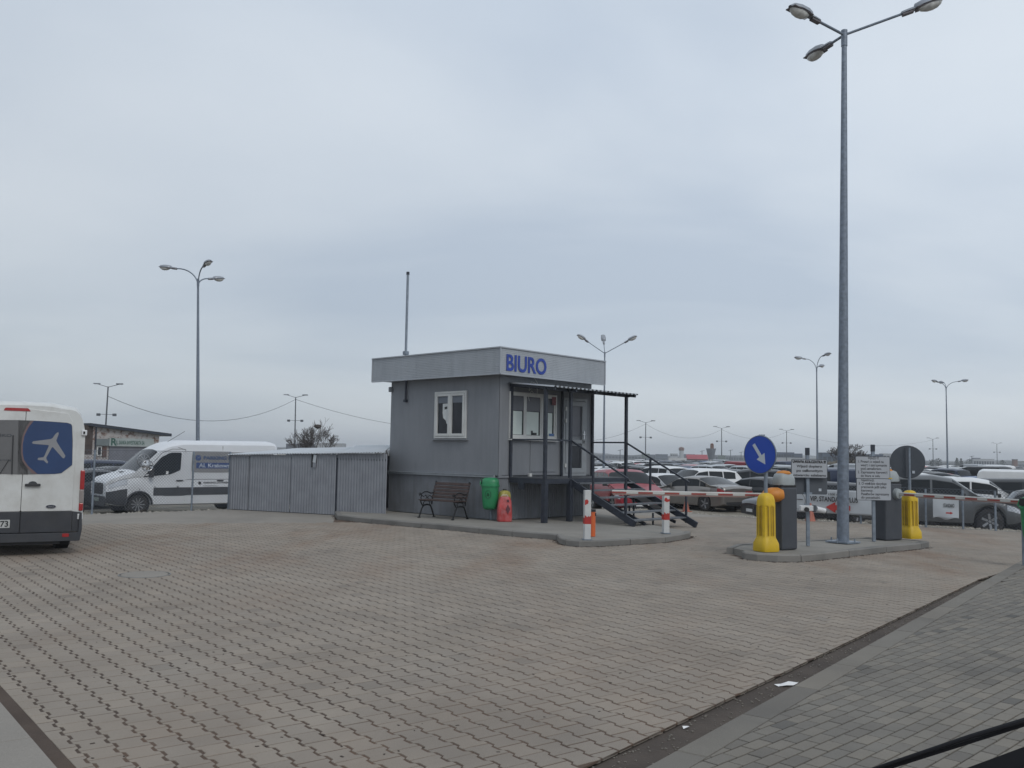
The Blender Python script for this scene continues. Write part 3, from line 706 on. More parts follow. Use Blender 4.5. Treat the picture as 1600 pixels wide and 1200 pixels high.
# mast pole on the roof
t_, _ = wall(hp(-.2, 0), hb, 634, 556); zpole = wall(hp(-.2, 0), hb, 634, 430)[1]
mst = thing('roof_mast', 'slim grey steel mast pole standing on the left end of the hut roof', 'mast', tuple(hp(-.2, t_, zf1 - .25)), HA)
MB().tube([(0, 0, 0), (0, 0, zpole - zf1 + .25)], .035, 8).make('pole', M_galv, mst); MB().tube([(0, 0, zpole - zf1 + .25), (0, 0, zpole - zf1 + .33)], .045, 8).make('cap', M_darksteel, mst)
MB().box((0, 0, .35), (.12, .12, .10)).make('bracket', M_galv, mst)

# ------------------------------------------------------------------ deck, canopy, stairs  (a steel structure of its own)
dk = thing('deck_with_stairs', 'dark steel entrance deck with stairs, handrails and corrugated canopy in front of the hut door', 'stairs', (HC[0], HC[1], 0), HA)
dz = 1.17; s0d, s1d, wdk = .39, 3.67, 1.2
MD = M_darksteel
def bars(name, L, mt=MD, par=dk):
    q = MB()
    for a, b, wd, ht in L: q.bar(a, b, wd, ht)
    return q.make(name, mt, par)
bars('deck_frame', [((s0d, -wdk, dz - .06), (s1d, -wdk, dz - .06), .06, .12), ((s0d, -.05, dz - .06), (s1d, -.05, dz - .06), .06, .12), ((s0d, -.05, dz - .06), (s0d, -wdk, dz - .06), .06, .12), ((s1d, -.05, dz - .06), (s1d, -wdk, dz - .06), .06, .12)] + [((s, -.05, dz - .05), (s, -wdk, dz - .05), .05, .08) for s in (1.2, 2.0, 2.8)])
MB().box(((s0d + s1d) / 2, -(wdk + .05) / 2, dz + .012), (s1d - s0d + .06, wdk - .02, .02)).make('deck_plate', mat('chequer_plate', (.075, .08, .09), .6, .3, var=.2), dk)
sp_ = wall(hp(0, -wdk), ha, 891, 700)[0]; zcan_in, zcan_out = 3.5, 3.38
zr = 2.12                                                     # handrail height of the deck
for (s, y, z0_, z1_, wd) in ((s0d, -wdk, .12, zcan_out, .075), (sp_, -wdk, .12, zcan_out, .07), (s1d, -wdk, .10, zcan_out, .07), (s0d, -.05, dz, zcan_in, .06), (s1d, -.05, dz - .1, zcan_in, .06), (RW(875.5, 680)[0], -.06, dz, zcan_in, .05)):
    MB().box((s, y, (z0_ + z1_) / 2), (wd, wd, z1_ - z0_)).make('post', MD, dk)
for (s, y) in ((s0d, -wdk), (sp_, -wdk)): MB().box((s, y, .62), (.12, .12, 1.0)).make('post_sleeve', MD, dk)
bars('handrail', [((s0d, -.05, zr), (s0d, -wdk, zr), .04, .04), ((s0d, -wdk, zr), (sp_, -wdk, zr), .04, .04)])
bars('handrail', [((s1d, -.05, zr), (s1d, -wdk, zr), .04, .04)])
MB().box((s0d - .02, -.45, dz - .20), (.05, .18, .16)).make('bracket', MD, dk)
run0, run1 = 1.98, 2.2
def strg(s, run, zend):
    a = Vector((s, -wdk, dz - .08)); b = Vector((s, -wdk - run, zend)); MB().bar(a, b, .05, .16).make('stringer', MD, dk)
    off_ = Vector((0, 0, .95)); e_ = Vector((s, -wdk - run * .86, zend + .12 + .95))
    bars('handrail', [((s, -wdk, zr), (s, -wdk - run * .9, zr - (dz - zend) * .9), .04, .04)])
    for k, f in enumerate((.36, .86)):
        yb = -wdk - run * f; zbm = dz - (dz - zend) * f; MB().box((s, yb, zbm + .40), (.045, .045, 1.03)).make('baluster', MD, dk)
strg(sp_ + .03, run0, .16); strg(s1d, run1, .06)
for k in range(6):
    f = (k + .55) / 6.2; yy = -wdk - 2.0 * f; z_ = dz - 1.02 * f - .0
    MB().box(((sp_ + s1d) / 2, yy, z_ - .02), (s1d - sp_ - .06, .26, .035)).make('tread', mat('worn_tread_steel', (.13, .14, .155), .5, .3, var=.25, scale=6), dk)
for s in (sp_ + .55, s1d - .5):
    bars('brace', [((s, -wdk - .1, dz - .3), (s, -wdk - 1.9, .14), .05, .07)])
for s, y, h_ in ((sp_ + 1.0, -wdk - 1.1, .5), (sp_ + 1.3, -wdk - 1.6, .3), (sp_ + 1.6, -wdk - .8, .65)):
    MB().box((s, y, .12 + h_ / 2 - .05), (.035, .035, h_)).make('support', MD, dk)
# canopy
can = MB(); ex = 1.52; ang = math.atan((zcan_in - zcan_out) / wdk)
dn = Vector((0, -math.cos(ang), -math.sin(ang))); nn = Vector((0, -math.sin(ang), math.cos(ang)))
ribs(can, (s0d - .12, .0, zcan_in + .045), X, dn, nn, s1d - s0d + .22, ex, .16, .035, 'trap', thick=.004); cn = can.make('canopy_sheet', mat('canopy_zinc', (.38, .40, .42), .4, .5, var=.1), dk)
bars('canopy_frame', [((s0d - .05, -.06, zcan_in), (s1d + .05, -.06, zcan_in), .06, .08), ((s0d - .05, -wdk, zcan_out + .0), (s1d + .10, -wdk, zcan_out + .0), .06, .08)] + [((s, -.03, zcan_in + .005), (s, -wdk - .3, zcan_in - (wdk + .27) * math.tan(ang) + .005), .05, .07) for s in (s0d, 1.2, 2.0, 2.85, s1d)])

# ------------------------------------------------------------------ bench
P1 = Vector((*G(708, 812.5, .12), .12)); P2 = Vector((*G(655.5, 808.5, .12), .12)); dv = (P1 - P2); bl = dv.length; rzb = math.atan2(dv.y, dv.x)
bn = thing('park_bench', 'brown slatted bench with scrolled black cast iron ends beside the hut wall', 'bench', tuple((P1 + P2) / 2), rzb)
M_iron = mat('cast_iron', (.012, .013, .015), .45, .3, var=.2); M_slat = mat('bench_wood', (.050, .030, .026), .6, var=.35, scale=6)
# local: x along the bench, -y is the front, so y>0 goes to the wall
for sx in (-bl / 2, bl / 2):
    q = MB()
    q.tube([(sx, -.02, 0), (sx, .02, .10), (sx, .07, .22), (sx, .13, .30), (sx, .26, .32), (sx, .39, .30), (sx, .45, .20), (sx, .50, .08), (sx, .54, 0)], .020, 6)
    q.tube([(sx, .10, .30), (sx, .04, .38), (sx, .01, .43), (sx, .25, .42), (sx, .46, .40)], .018, 6)
    q.tube([(sx, .15, .31), (sx, .13, .37), (sx, .18, .41), (sx, .30, .41), (sx, .37, .37), (sx, .36, .31)], .011, 6)
    q.tube([(sx, .44, .32), (sx, .46, .45), (sx, .53, .65), (sx, .60, .86)], .020, 6)
    q.tube([(sx, .60, .86), (sx, .61, .89), (sx, .585, .90)], .024, 6)
    q.tube([(sx, .05, .43), (sx, .03, .50), (sx, .06, .56), (sx, .00, .62), (sx, -.04, .60), (sx, -.02, .56), (sx, .03, .58), (sx, .15, .64), (sx, .28, .64), (sx, .40, .60), (sx, .50, .62)], .015, 6)
    q.tube([(sx, .06, .56), (sx, .14, .52), (sx, .20, .56), (sx, .28, .50), (sx, .36, .55), (sx, .45, .50)], .011, 6)
    q.tube([(sx, .20, .43), (sx, .24, .50), (sx, .31, .48), (sx, .30, .43)], .010, 6)
    q.box((sx, -.02, .008), (.05, .07, .016)).box((sx, .54, .008), (.05, .07, .016))
    q.make('end_frame', M_iron, bn, smooth_=50)
for k in range(5): MB().box((0, .03 + k * .095, .445), (bl + .10, .072, .026)).make('seat_slat', M_slat, bn, bevel=.005)
for k in range(5):
    z_ = .52 + k * .083; MB().box((0, .455 + (z_ - .45) * .34, z_), (bl + .06, .024, .068), mat3=Matrix.Rotation(R(-17), 3, 'X')).make('back_slat', M_slat, bn, bevel=.005)

# ------------------------------------------------------------------ litter bin (green, hooded)
M_green = mat('green_plastic', (.018, .205, .080), .4, var=.12, scale=5, dirt=.15, dirtcol=(.05, .12, .07), spec=.5)
def litter_bin(name, label, base, rz, h0, group=None, scale=1.0):
    t = thing(name, label, 'litter bin', base, rz)
    t.scale = (scale,) * 3
    n = 20
    def ring(wd, dp, z, k=2.6):
        o = []
        for i in range(n):
            a = 2 * math.pi * i / n; c_, s_ = math.cos(a), math.sin(a)
            o.append((wd / 2 * math.copysign(abs(c_) ** (2 / k), c_), dp / 2 * math.copysign(abs(s_) ** (2 / k), s_), z))
        return o
    secs = [(.18, .14, 0), (.27, .22, .02), (.31, .26, .08), (.345, .29, .25), (.375, .32, .50)]
    vs = [p for wd, dp, z in secs for p in ring(wd, dp, h0 + z)]; fs = [tuple(range(n - 1, -1, -1))]
    for j in range(len(secs) - 1):
        for i in range(n): a = j * n + i; b = j * n + (i + 1) % n; fs.append((a, b, b + n, a + n))
    MB().add(vs, fs).make('body', M_green, t, smooth_=45)
    secs = [(.41, .355, .50), (.41, .355, .53), (.385, .33, .535), (.375, .32, .60), (.35, .29, .65), (.24, .18, .685), (.05, .04, .69)]
    vs = [p for wd, dp, z in secs for p in ring(wd, dp, h0 + z)]; fs = []
    for j in range(len(secs) - 1):
        for i in range(n): a = j * n + i; b = j * n + (i + 1) % n; fs.append((a, b, b + n, a + n))
    fs.append(tuple((len(secs) - 1) * n + i for i in range(n)))
    MB().add(vs, fs).make('hood', M_green, t, smooth_=45)
    # mouth with a collar, on the side facing -x
    MB().prism([(x * .9, z) for x, z in rrect(-.10, -.05, .10, .06, .05)], .055, (-.150, 0, h0 + .595), (0, -1, 0), (0, 0, 1)).make('mouth', M_ink, t)
    q = MB(); q.tube([(-.203, -.10, h0 + .535)] + [(-.203 + .012 * math.sin(k * math.pi / 8), -.10 * math.cos(k * math.pi / 8), h0 + .56 + .10 * math.sin(k * math.pi / 8)) for k in range(9)] + [(-.203, .10, h0 + .535)], .012, 6); q.make('collar', M_green, t, smooth_=50)
    # round emblem on the front (-y)
    q = MB()
    q.tube([(.062 * math.cos(a * math.pi / 10) - .02, -.158 - .0, h0 + .33 + .085 * math.sin(a * math.pi / 10)) for a in range(21)], .0035, 4, cap=False)
    q.tube([(-.045, -.16, h0 + .31), (-.02, -.16, h0 + .365), (.005, -.16, h0 + .31), (-.045, -.16, h0 + .31)], .006, 4).make('emblem', M_ink, t)
    MB().tube([(.0, .19, 0), (.0, .19, h0 + .55)], .03, 10).make('post', M_galv, t)
    return t
bp = G(765, 813, .12); litter_bin('litter_bin', 'green hooded litter bin hanging beside the bench at the hut corner', (bp[0], bp[1], .12), R(-8), .23, scale=1.14)
# red canister and yellow bag behind
cx, cy = G(788, 814.5, .12)
rc = thing('red_canister', 'faded red plastic canister standing on the kerb between green bin and deck', 'canister', (cx, cy, .12), R(10))
M_redp = mat('faded_red_plastic', (.42, .05, .05), .5, var=.3, scale=5, dirt=.55, dirtcol=(.42, .24, .25))
mb = MB(); n = 16; secs = [(.34, .26, 0), (.36, .28, .03), (.35, .27, .30), (.31, .24, .50), (.24, .19, .585), (.23, .18, .60)]
def sq(wd, dp, z, k=5): return [(wd / 2 * math.copysign(abs(math.cos(2 * math.pi * i / n)) ** (2 / k), math.cos(2 * math.pi * i / n)), dp / 2 * math.copysign(abs(math.sin(2 * math.pi * i / n)) ** (2 / k), math.sin(2 * math.pi * i / n)), z) for i in range(n)]
vs = [p for s in secs for p in sq(*s)]; fs = [tuple(range(n - 1, -1, -1))] + [(j * n + i, j * n + (i + 1) % n, (j + 1) * n + (i + 1) % n, (j + 1) * n + i) for j in range(len(secs) - 1) for i in range(n)] + [tuple((len(secs) - 1) * n + i for i in range(n))]
mb.add(vs, fs).make('body', M_redp, rc, smooth_=40)
MB().prism([(.0, -.12), (.055, 0), (0, .12), (-.055, 0)], .004, (.06, -.139, .30), (1, 0, 0), (0, .11, 1)).make('diamond_mark', mat('dark_red_print', (.10, .02, .03), .6), rc)
MB().prism(rrect(-.03, -.03, .03, .03, .006), .004, (.06, -.128, .50), (1, 0, 0), (0, .11, 1)).make('square_mark', MATS['dark_red_print'], rc)
MB().tube([(-.08, 0, .60), (-.06, 0, .635), (.06, 0, .635), (.08, 0, .60)], .013, 6).make('handle', mat('pale_plastic', (.5, .45, .4), .6), rc)
yb = thing('yellow_canister', 'yellowish plastic canister behind the red one beside the hut corner', 'canister', (*tuple(hp(.10, -.14)[:2]), .12), HA)
secs = [(.30, .2, 0), (.32, .22, .03), (.30, .20, .62), (.26, .18, .70), (.1, .1, .74)]
vs = [p for s in secs for p in sq(*s)]; fs = [tuple(range(n - 1, -1, -1))] + [(j * n + i, j * n + (i + 1) % n, (j + 1) * n + (i + 1) % n, (j + 1) * n + i) for j in range(len(secs) - 1) for i in range(n)] + [tuple((len(secs) - 1) * n + i for i in range(n))]
MB().add(vs, fs).make('body', mat('yellowed_plastic', (.34, .30, .08), .5, var=.3, scale=9), yb, smooth_=40)
MB().lathe([(.05, .73), (.05, .77), (0, .77)], 12).make('cap', M_black, yb)

# ------------------------------------------------------------------ corrugated shed
M_zinc = mat('zinc_sheet', (.245, .258, .285), .5, .3, var=.10, scale=2.5, dirt=.25, dirtcol=(.16, .17, .2))
M_zroof = mat('zinc_roof_sheet', (.50, .53, .56), .45, .3, var=.08, scale=2)
SA = Vector((*G(357.5, 796), 0)); SB = Vector((*G(523, 805), 0)); dS = (SB - SA); LS = dS.length; uS2 = dS.normalized(); rzs = math.atan2(dS.y, dS.x)
shed = thing('corrugated_shed', 'low corrugated zinc shed with a pale sheet roof between the white van and the hut', 'shed', tuple(SA), rzs)
nS = Vector((-uS2.y, uS2.x))         # into the shed
def sl(u, v, off_=0.0): 
    return wall((SA.x - 0, SA.y - 0), (uS2.x, uS2.y), u, v)
s_end, _ = sl(603.5, 750)
zL = sl(357, 711)[1]; zM = sl(523, 710)[1]; zRr = sl(603, 708)[1]
cuts = [0, sl(389, 750)[0], sl(454, 750)[0], LS, s_end]
for i, (a, b) in enumerate(zip(cuts, cuts[1:])):
    mb = MB(); back = 0.0 if i < 3 else .03
    ribs(mb, (a + .008, back - .0, .015 if i != 3 else .10), X, Z, -Yv, b - a - .016, lerp(zL, zRr, (a + b) / 2 / s_end) - (.02 if i != 3 else .10), .092, .018, 'trap'); mb.make('wall_panel', M_zinc, shed)
zc_ = lambda s: lerp(zL, zRr, s / s_end)
# hole with hanging flap near the top of the middle panel
h0_, hz = sl(491.5, 720); MB().box((h0_, -.026, zc_(h0_) - .19), (.17, .02, .36)).make('opening', M_ink, shed)
MB().box((h0_ + .035, -.042, zc_(h0_) - .13), (.10, .01, .22), mat3=Matrix.Rotation(R(8), 3, 'Y')).make('bent_flap', M_zroof, shed)
MB().box((h0_ + .03, -.040, zc_(h0_) - .31), (.11, .008, .13)).make('bent_flap', M_zinc, shed)
MB().box((s_end / 2, .05, .03), (s_end, .05, .05)).box((s_end / 2, .05, zL - .05), (s_end, .04, .05)).box((LS, .03, .8), (.05, .04, 1.55)).make('frame', M_darksteel, shed)
DW = 2.9
mb = MB(); ribs(mb, (0, DW, .015), -Yv, Z, -X, DW, zL - .03, .092, .018, 'trap'); mb.make('side_wall', M_zinc, shed)
MB().box((s_end / 2 - .9, DW, .85), (s_end - 1.8, .03, 1.6)).make('back_wall', M_zinc, shed)
nr = 4
for k in range(nr):
    a, b = -.10 + (s_end + .10) * k / nr, -.10 + (s_end + .10) * (k + 1) / nr
    mb = MB(); up_ = Vector((0, math.cos(R(4)), math.sin(R(4)))); n_ = Vector((0, -math.sin(R(4)), math.cos(R(4))))
    if k == nr - 1: b -= .06; up_ = Vector((-.48, .86, math.sin(R(4)))).normalized()
    ribs(mb, (a, -.10, zc_(a) + .006 + .004 * (k % 2)), Vector((1, 0, (zRr - zL) / s_end)), up_, n_, b - a + (.03 if k < nr - 1 else 0), DW + .3, .092, .022, 'trap', thick=.004); mb.make('roof_sheet', M_zroof, shed)
# ================================================================== BARRIERS, SIGNS, BOLLARDS, LAMPS, FENCES
ISZ = .12
M_yellow = mat('yellow_plastic', (.56, .37, .008), .5, var=.1, scale=6, dirt=.2, dirtcol=(.30, .20, .03))
M_orange = mat('orange_plastic', (.52, .19, .02), .5, var=.15, scale=8, dirt=.2, dirtcol=(.35, .14, .03))
M_bgrey = mat('barrier_grey', (.050, .056, .068), .55, .1, var=.1, scale=3, dirt=.2, dirtcol=(.08, .08, .08))
M_capgrey = mat('cap_grey', (.30, .33, .34), .5, var=.08, dirt=.25, dirtcol=(.2, .2, .18))
M_signback = mat('sign_back', (.080, .090, .105), .55, .3, var=.1)
M_signface = mat('sign_face', (.36, .38, .41), .5, var=.05)
M_arrow = mat('arrow_grey', (.46, .50, .54), .45, var=.05)
M_discblue = mat('disc_blue', (.010, .055, .36), .35, var=.05)
M_rwhite = mat('post_white', (.52, .53, .53), .5, var=.06, dirt=.25, dirtcol=(.35, .34, .3))
def gp_(u, v, z=ISZ): p = G(u, v, z); return Vector((p[0], p[1], z))
def zat(P, v, u=None):
    """height above P at which image row v is reached"""
    lo, hi = -2, 30
    for k in range(40):
        m_ = (lo + hi) / 2; d = Vector((P[0], P[1], m_ - EYE))
        xr = d.x; zc = d.y * cp + d.z * sp; yr = -(-d.y * sp + d.z * cp)
        vv = 600 + (xr * F_PX / zc) * sr + (yr * F_PX / zc) * cr
        if vv > v: lo = m_
        else: hi = m_
    return lo

# red and white posts
def rw_post(u, v, vt, label, chip, rz):
    P = gp_(u, v); h = zat(P, vt) - ISZ; t = thing('striped_post', label, 'post', tuple(P), rz, 'red and white posts at the barrier lane')
    MB().box((0, 0, h / 2), (.125, .125, h)).make('post', M_rwhite, t, bevel=.006)
    MB().box((0, 0, h * .385), (.129, .129, h * .125)).make('red_band', M_red, t)
    pc = [(-.0645, 0), (-.0645, .10), (-.02, .115), (.01, .08), (.0, .03), (-.03, .02)] if chip == 0 else [(-.06, .02), (-.05, .07), (-.02, .09), (.02, .05), (.064, .055), (.064, .01), (0, -.01)]
    MB().prism([(p[0], p[1]) for p in pc], .002, (0, -.0645, h * (.70 if chip == 0 else .75)), (1, 0, 0), (0, 0, 1)).make('red_paint_remnant', M_red, t)
    MB().prism([(-.0645, 0), (.0645, 0), (.0645, .045), (.03, .02), (.01, .035), (-.02, .01), (-.04, .04), (-.0645, .05)], .002, (0, -.0645, h * .447), (1, 0, 0), (0, 0, 1)).make('red_paint_remnant', M_red, t)
    MB().box((0, 0, .01), (.17, .17, .02)).make('foot_plate', M_galv, t)
rw_post(917, 843.5, 766, 'white post with red band left of the barrier arm tip, before the orange post', 0, R(10))
rw_post(1040, 833.5, 767, 'white post with red band right of the lower stair steps', 1, R(14))
P = gp_(926, 838); t = thing('orange_post', 'short orange post with black cap behind the left striped post', 'post', tuple(P), 0)
h = zat(P, 798) - ISZ; MB().tube([(0, 0, 0), (0, 0, h)], .055, 12).make('post', mat('orange_paint', (.60, .12, .03), .5, var=.1), t); MB().tube([(0, 0, h - .02), (0, 0, h + .03)], .06, 12).box((.05, -.02, h - .07), (.03, .03, .06)).make('cap', M_black, t)

# yellow bollard bases with round signs
def bollard_sign(name, label, u, v, vtop, disc_c, disc_rx, disc_ry, back, yaw, group):
    P = gp_(u, v); h = zat(P, vtop) - ISZ; t = thing(name, label, 'road sign', tuple(P), 0, None)
    n = 16; secs = [(.36, 0), (.37, .03), (.36, .14), (.31, .20), (.285, .24), (.275, h - .22), (.262, h - .13), (.225, h - .06), (.16, h - .018), (.07, h)]
    def rg(wd, z, flute):
        o = []
        for i in range(n * 2):
            a = 2 * math.pi * i / (n * 2); c_, s_ = math.cos(a), math.sin(a); k = 5 if wd > .3 else 4
            r_ = wd / 2 / ((abs(c_) ** k + abs(s_) ** k) ** (1 / k))
            if flute and (i % 4) == 1: r_ *= .86
            o.append((r_ * c_, r_ * s_, z))
        return o
    vs = []; rows = []
    for j, (wd, z) in enumerate(secs): rows.append((wd, z, False))
    rows = rows[:5] + [(.28, .27, True), (.272, h - .22, True)] + rows[5:]
    for wd, z, fl in rows: vs += rg(wd, z, fl)
    m_ = n * 2; fs = [tuple(range(m_ - 1, -1, -1))] + [(j * m_ + i, j * m_ + (i + 1) % m_, (j + 1) * m_ + (i + 1) % m_, (j + 1) * m_ + i) for j in range(len(rows) - 1) for i in range(m_)] + [tuple((len(rows) - 1) * m_ + i for i in range(m_))]
    bo_ = MB().add(vs, fs).make('bollard', M_yellow, t, rz=R(24), smooth_=35)
    for k in range(4):
        an = k * math.pi / 2
        for s_ in (-.055, .0, .055):
            c_ = Vector((math.cos(an), math.sin(an), 0)) * .135 + Vector((-math.sin(an), math.cos(an), 0)) * s_
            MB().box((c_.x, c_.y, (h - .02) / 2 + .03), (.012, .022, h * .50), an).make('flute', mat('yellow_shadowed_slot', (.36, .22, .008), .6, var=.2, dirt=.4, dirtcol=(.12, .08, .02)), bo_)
    zc = zat(P, disc_c[1]); rad = disc_ry / F_PX * P.y
    MB().tube([(0, 0, h - .1), (0, 0, zc - ISZ + rad * .9)], .032, 10).make('pole', M_galv, t)
    cxy = at(disc_c[0], disc_c[1], P.y)
    nrm = Vector((math.cos(yaw), math.sin(yaw), 0)); ex = Vector((-nrm.y, nrm.x, 0)) * -1
    ex = Vector((0, 0, 1)).cross(nrm) * 1.0        # right-handed: ex x z = nrm  ->  seen from the front ex points right
    o = Vector((cxy.x - P.x, 0, zc - ISZ)) + nrm * .045
    circ = [(rad * math.cos(2 * math.pi * k / 48), rad * math.sin(2 * math.pi * k / 48)) for k in range(48)]
    MB().prism(circ, .004, o - nrm * .006, ex, (0, 0, 1)).prism(circ, .02, o - nrm * .02, ex, (0, 0, 1)).make('disc', M_signback, t)
    q = MB(); q.tube([o + ex * (rad * math.cos(2 * math.pi * k / 48)) + Vector((0, 0, rad * math.sin(2 * math.pi * k / 48))) - nrm * .01 for k in range(49)], .011, 6, cap=False); q.make('rim', M_galv if not back else M_signback, t, smooth_=60)
    if not back:
        MB().prism([(a * .965, b * .965) for a, b in circ], .002, o + nrm * .001, ex, (0, 0, 1)).make('blue_face', M_discblue, t)
        # white arrow pointing down and right
        ar = [(-.09, .66), (.09, .66), (.09, -.10), (.30, -.10), (0, -.62), (-.30, -.10), (-.09, -.10)]
        a_ = R(35); ar = [(rad * (p[0] * math.cos(a_) - p[1] * math.sin(a_)), rad * (p[0] * math.sin(a_) + p[1] * math.cos(a_))) for p in ar]
        a_ = None
        MB().prism(ar[::-1], .002, o + nrm * .004, ex, (0, 0, 1)).make('arrow', M_arrow, t)
        MB().box(Vector((cxy.x - P.x, 0, zc - ISZ + rad)) - nrm * .02, (.10, .05, .04), yaw + R(90)).make('clamp', M_galv, t)
    else:
        MB().box(o - nrm * .045, (.05, .05, rad * 1.9), yaw + R(90)).make('backing_rail', M_signback, t)
        MB().box(o - nrm * .03 + ex * (-.12) + Vector((0, 0, -rad * .62)), (.05, .006, .055), yaw + R(90)).make('sticker', M_arrow, t)
    return t
bollard_sign('arrow_sign', 'blue round sign with white arrow pointing down right, standing on a yellow bollard', 1197, 861, 770, (1189.5, 710.5), 23, 29.5, False, R(-141), None)
bollard_sign('round_sign', 'round sign seen from its grey back, standing on the farther yellow bollard', 1422.5, 841, 766, (1417.5, 722), 24.5, 25, True, R(60), None)

# barrier machines
def barrier(label, u, v, vtop, wpx, tip, arm_uv, right):
    P = gp_(u, v); sc = P.y / F_PX; wd = wpx * sc; zt_ = zat(P, vtop)
    A = at(arm_uv[0], arm_uv[1], P.y - .12); T = Vector(tip); yaw = math.atan2(T.y - A.y, T.x - A.x)
    t = thing('barrier_gate', label, 'barrier', tuple(P), 0, None)
    H = (zt_ - ISZ); rzb = R(28)
    bodyh = H * .83
    MB().box((0, 0, bodyh / 2), (wd * .98, wd * .72, bodyh), rzb).make('cabinet', M_bgrey, t, bevel=.03)
    MB().box((0, 0, bodyh + .02), (wd * .92, wd * .66, .05), rzb).make('collar', M_ink, t, bevel=.01)
    n = 24; secs = [(1.0, .72, 0), (1.02, .74, .02), (1.0, .72, H * .085), (.80, .62, H * .145), (.55, .45, H * .165), (.1, .1, H * .17)]
    vs = []; 
    for a, b, z in secs:
        for i in range(n):
            an = 2 * math.pi * i / n; c_, s_ = math.cos(an), math.sin(an); k = 3.2
            x_, y_ = wd / 2 * a * math.copysign(abs(c_) ** (2 / k), c_), wd / 2 * b * math.copysign(abs(s_) ** (2 / k), s_)
            vs.append((x_ * math.cos(rzb) - y_ * math.sin(rzb), x_ * math.sin(rzb) + y_ * math.cos(rzb), bodyh + .035 + z))
    fs = [tuple(range(n - 1, -1, -1))] + [(j * n + i, j * n + (i + 1) % n, (j + 1) * n + (i + 1) % n, (j + 1) * n + i) for j in range(len(secs) - 1) for i in range(n)] + [tuple((len(secs) - 1) * n + i for i in range(n))]
    MB().add(vs, fs).make('cap', M_capgrey, t, smooth_=50)
    MB().lathe([(.13, 0), (.135, .02), (.10, .055), (.0, .07)], 18, (0, 0, H * .83 + .035 + H * .145)).make('beacon', M_orange, t, smooth_=50)
    MB().box((wd * .30, -wd * .36 + .12, bodyh * .80), (.02, .01, .10), rzb).make('lock', M_galv, t)
    # arm: white round-ish beam with red bands along its front face
    L = (T - A).length; d = (T - A).normalized(); la = A - P
    arm = MB().bar(la - d * .25, la + d * L, .05, .068).make('arm', mat('arm_white', (.50, .50, .48), .45, var=.06, dirt=.2, dirtcol=(.3, .27, .2)), t, bevel=.012)
    k = 0; nb = max(4, int(L / .42)); 
    for k in range(nb):
        a_ = (k + .45) / nb; b_ = (k + 1.0) / nb
        a2 = la + d * L * a_; b2 = la + d * L * b_
        MB().bar(a2 - Vector((0, 0, .008)), b2 - Vector((0, 0, .008)), .054, .034, up=(0, 0, 1)).make('red_band', mat('faded_red_band', (.27, .055, .045), .55, var=.15), arm)
    MB().bar(la + d * L * .15 + Vector((0, 0, -.042)), la + d * L * .995 + Vector((0, 0, -.042)), .03, .02).make('edge_rubber', mat('pink_rubber', (.30, .19, .17), .7), arm)
    if right is False:
        q = MB(); n2 = 18; secs = [(0, .0)]; 
        vs = []; fs = []; prof = [(.0, -.22), (.085, -.21), (.135, -.12), (.145, 0), (.13, .10), (.06, .17), (0, .18)]
        q.lathe(prof, 20, (0, 0, 0), 'x'); ob = q.make('hinge_cover', M_orange, t, smooth_=60); ob.location = la + Vector((-.02, -.06, .0)); ob.rotation_euler = (0, R(6), yaw)
        ob.scale = (1, 1, .95)
    else:
        ob = MB().lathe([(0, -.1), (.10, -.09), (.12, 0), (.10, .08), (0, .1)], 20, (0, 0, 0), 'x').make('hinge_cover', M_capgrey, t, smooth_=60); ob.location = la; ob.rotation_euler = (0, 0, yaw)
    return t
Pb = gp_(1225, 858); hz_ = at(1216, 773, Pb.y - .12).z
tl = at(956, 768.5, 16.95); tl.z = at(956, 768.5, 16.95).z
barrier('barrier cabinet with orange hinge cover and a lowered striped arm reaching left', 1225, 858, 741, 34, tl, (1206, 773.5), False)
tr_ = at(1640, 786, 16.4)
barrier('farther barrier cabinet behind the instruction boards, its lowered striped arm reaching right', 1386, 843, 737, 38, tr_, (1400, 771.5), True)

# instruction signs
def sign_post(label, name, u, v, vt, wd=.06):
    P = gp_(u, v); t = thing(name, label, 'sign', tuple(P), 0); h = zat(P, vt) - ISZ
    MB().box((0, 0, h / 2), (wd, wd, h)).make('post', M_galv, t, bevel=.004); MB().box((0, 0, h - .06), (wd + .008, wd + .008, .14)).make('post_cap', M_darksteel, t)
    return P, t
def board(P, t, u0, u1, v0, v1, dy, name='board', lean=0):
    """board facing the driver; returns origin (lower left) and size"""
    Yb = P.y + dy; a = at(u0, v1, Yb); b = at(u1, v0, Yb); wdt = b.x - a.x; hgt = b.z - a.z; o = Vector((a.x - P.x, dy, a.z - P.z))
    ex_ = Vector((math.cos(R(1.0 + lean)), 0, -math.sin(R(1.0 + lean)) * 0)); ex_ = Vector((1, 0, 0))
    MB().prism(rrect(0, 0, wdt, hgt, .03), .012, o, (1, 0, 0), (0, 0, 1)).make(name, M_signback if name != 'back_board' else M_signback, t)
    return o, wdt, hgt
P, t = sign_post('warning board UWAGA KOLCZATKA on a grey post between barrier cabinet and lamp post', 'warning_sign', 1262.5, 853, 700.5)
o, wb_, hb_ = board(P, t, 1236, 1292.5, 718, 746.5, -.045)
MB().prism(rrect(.012, .012, wb_ - .012, hb_ - .012, .02), .002, o + Vector((0, -.0125, 0)), (1, 0, 0), (0, 0, 1)).make('face', M_signface, t)
lines = [('UWAGA KOLCZATKA !!!', .92, .135, .012), ('Wjazd dopiero', .70, .14, .004), ('po całkowitym', .72, .14, .004), ('otwarciu szlabanu', .90, .13, .004)]
for k, (s_, wf, fs_, bo) in enumerate(lines):
    text('lettering', s_, hb_ * fs_ * 1.35, M_ink, t, o + Vector((wb_ * (1 - wf) / 2, -.015, hb_ * (.80 - .235 * k))), (1, 0, 0), (0, 0, 1), width=wb_ * wf, bold=bo * .45, th=.0006)
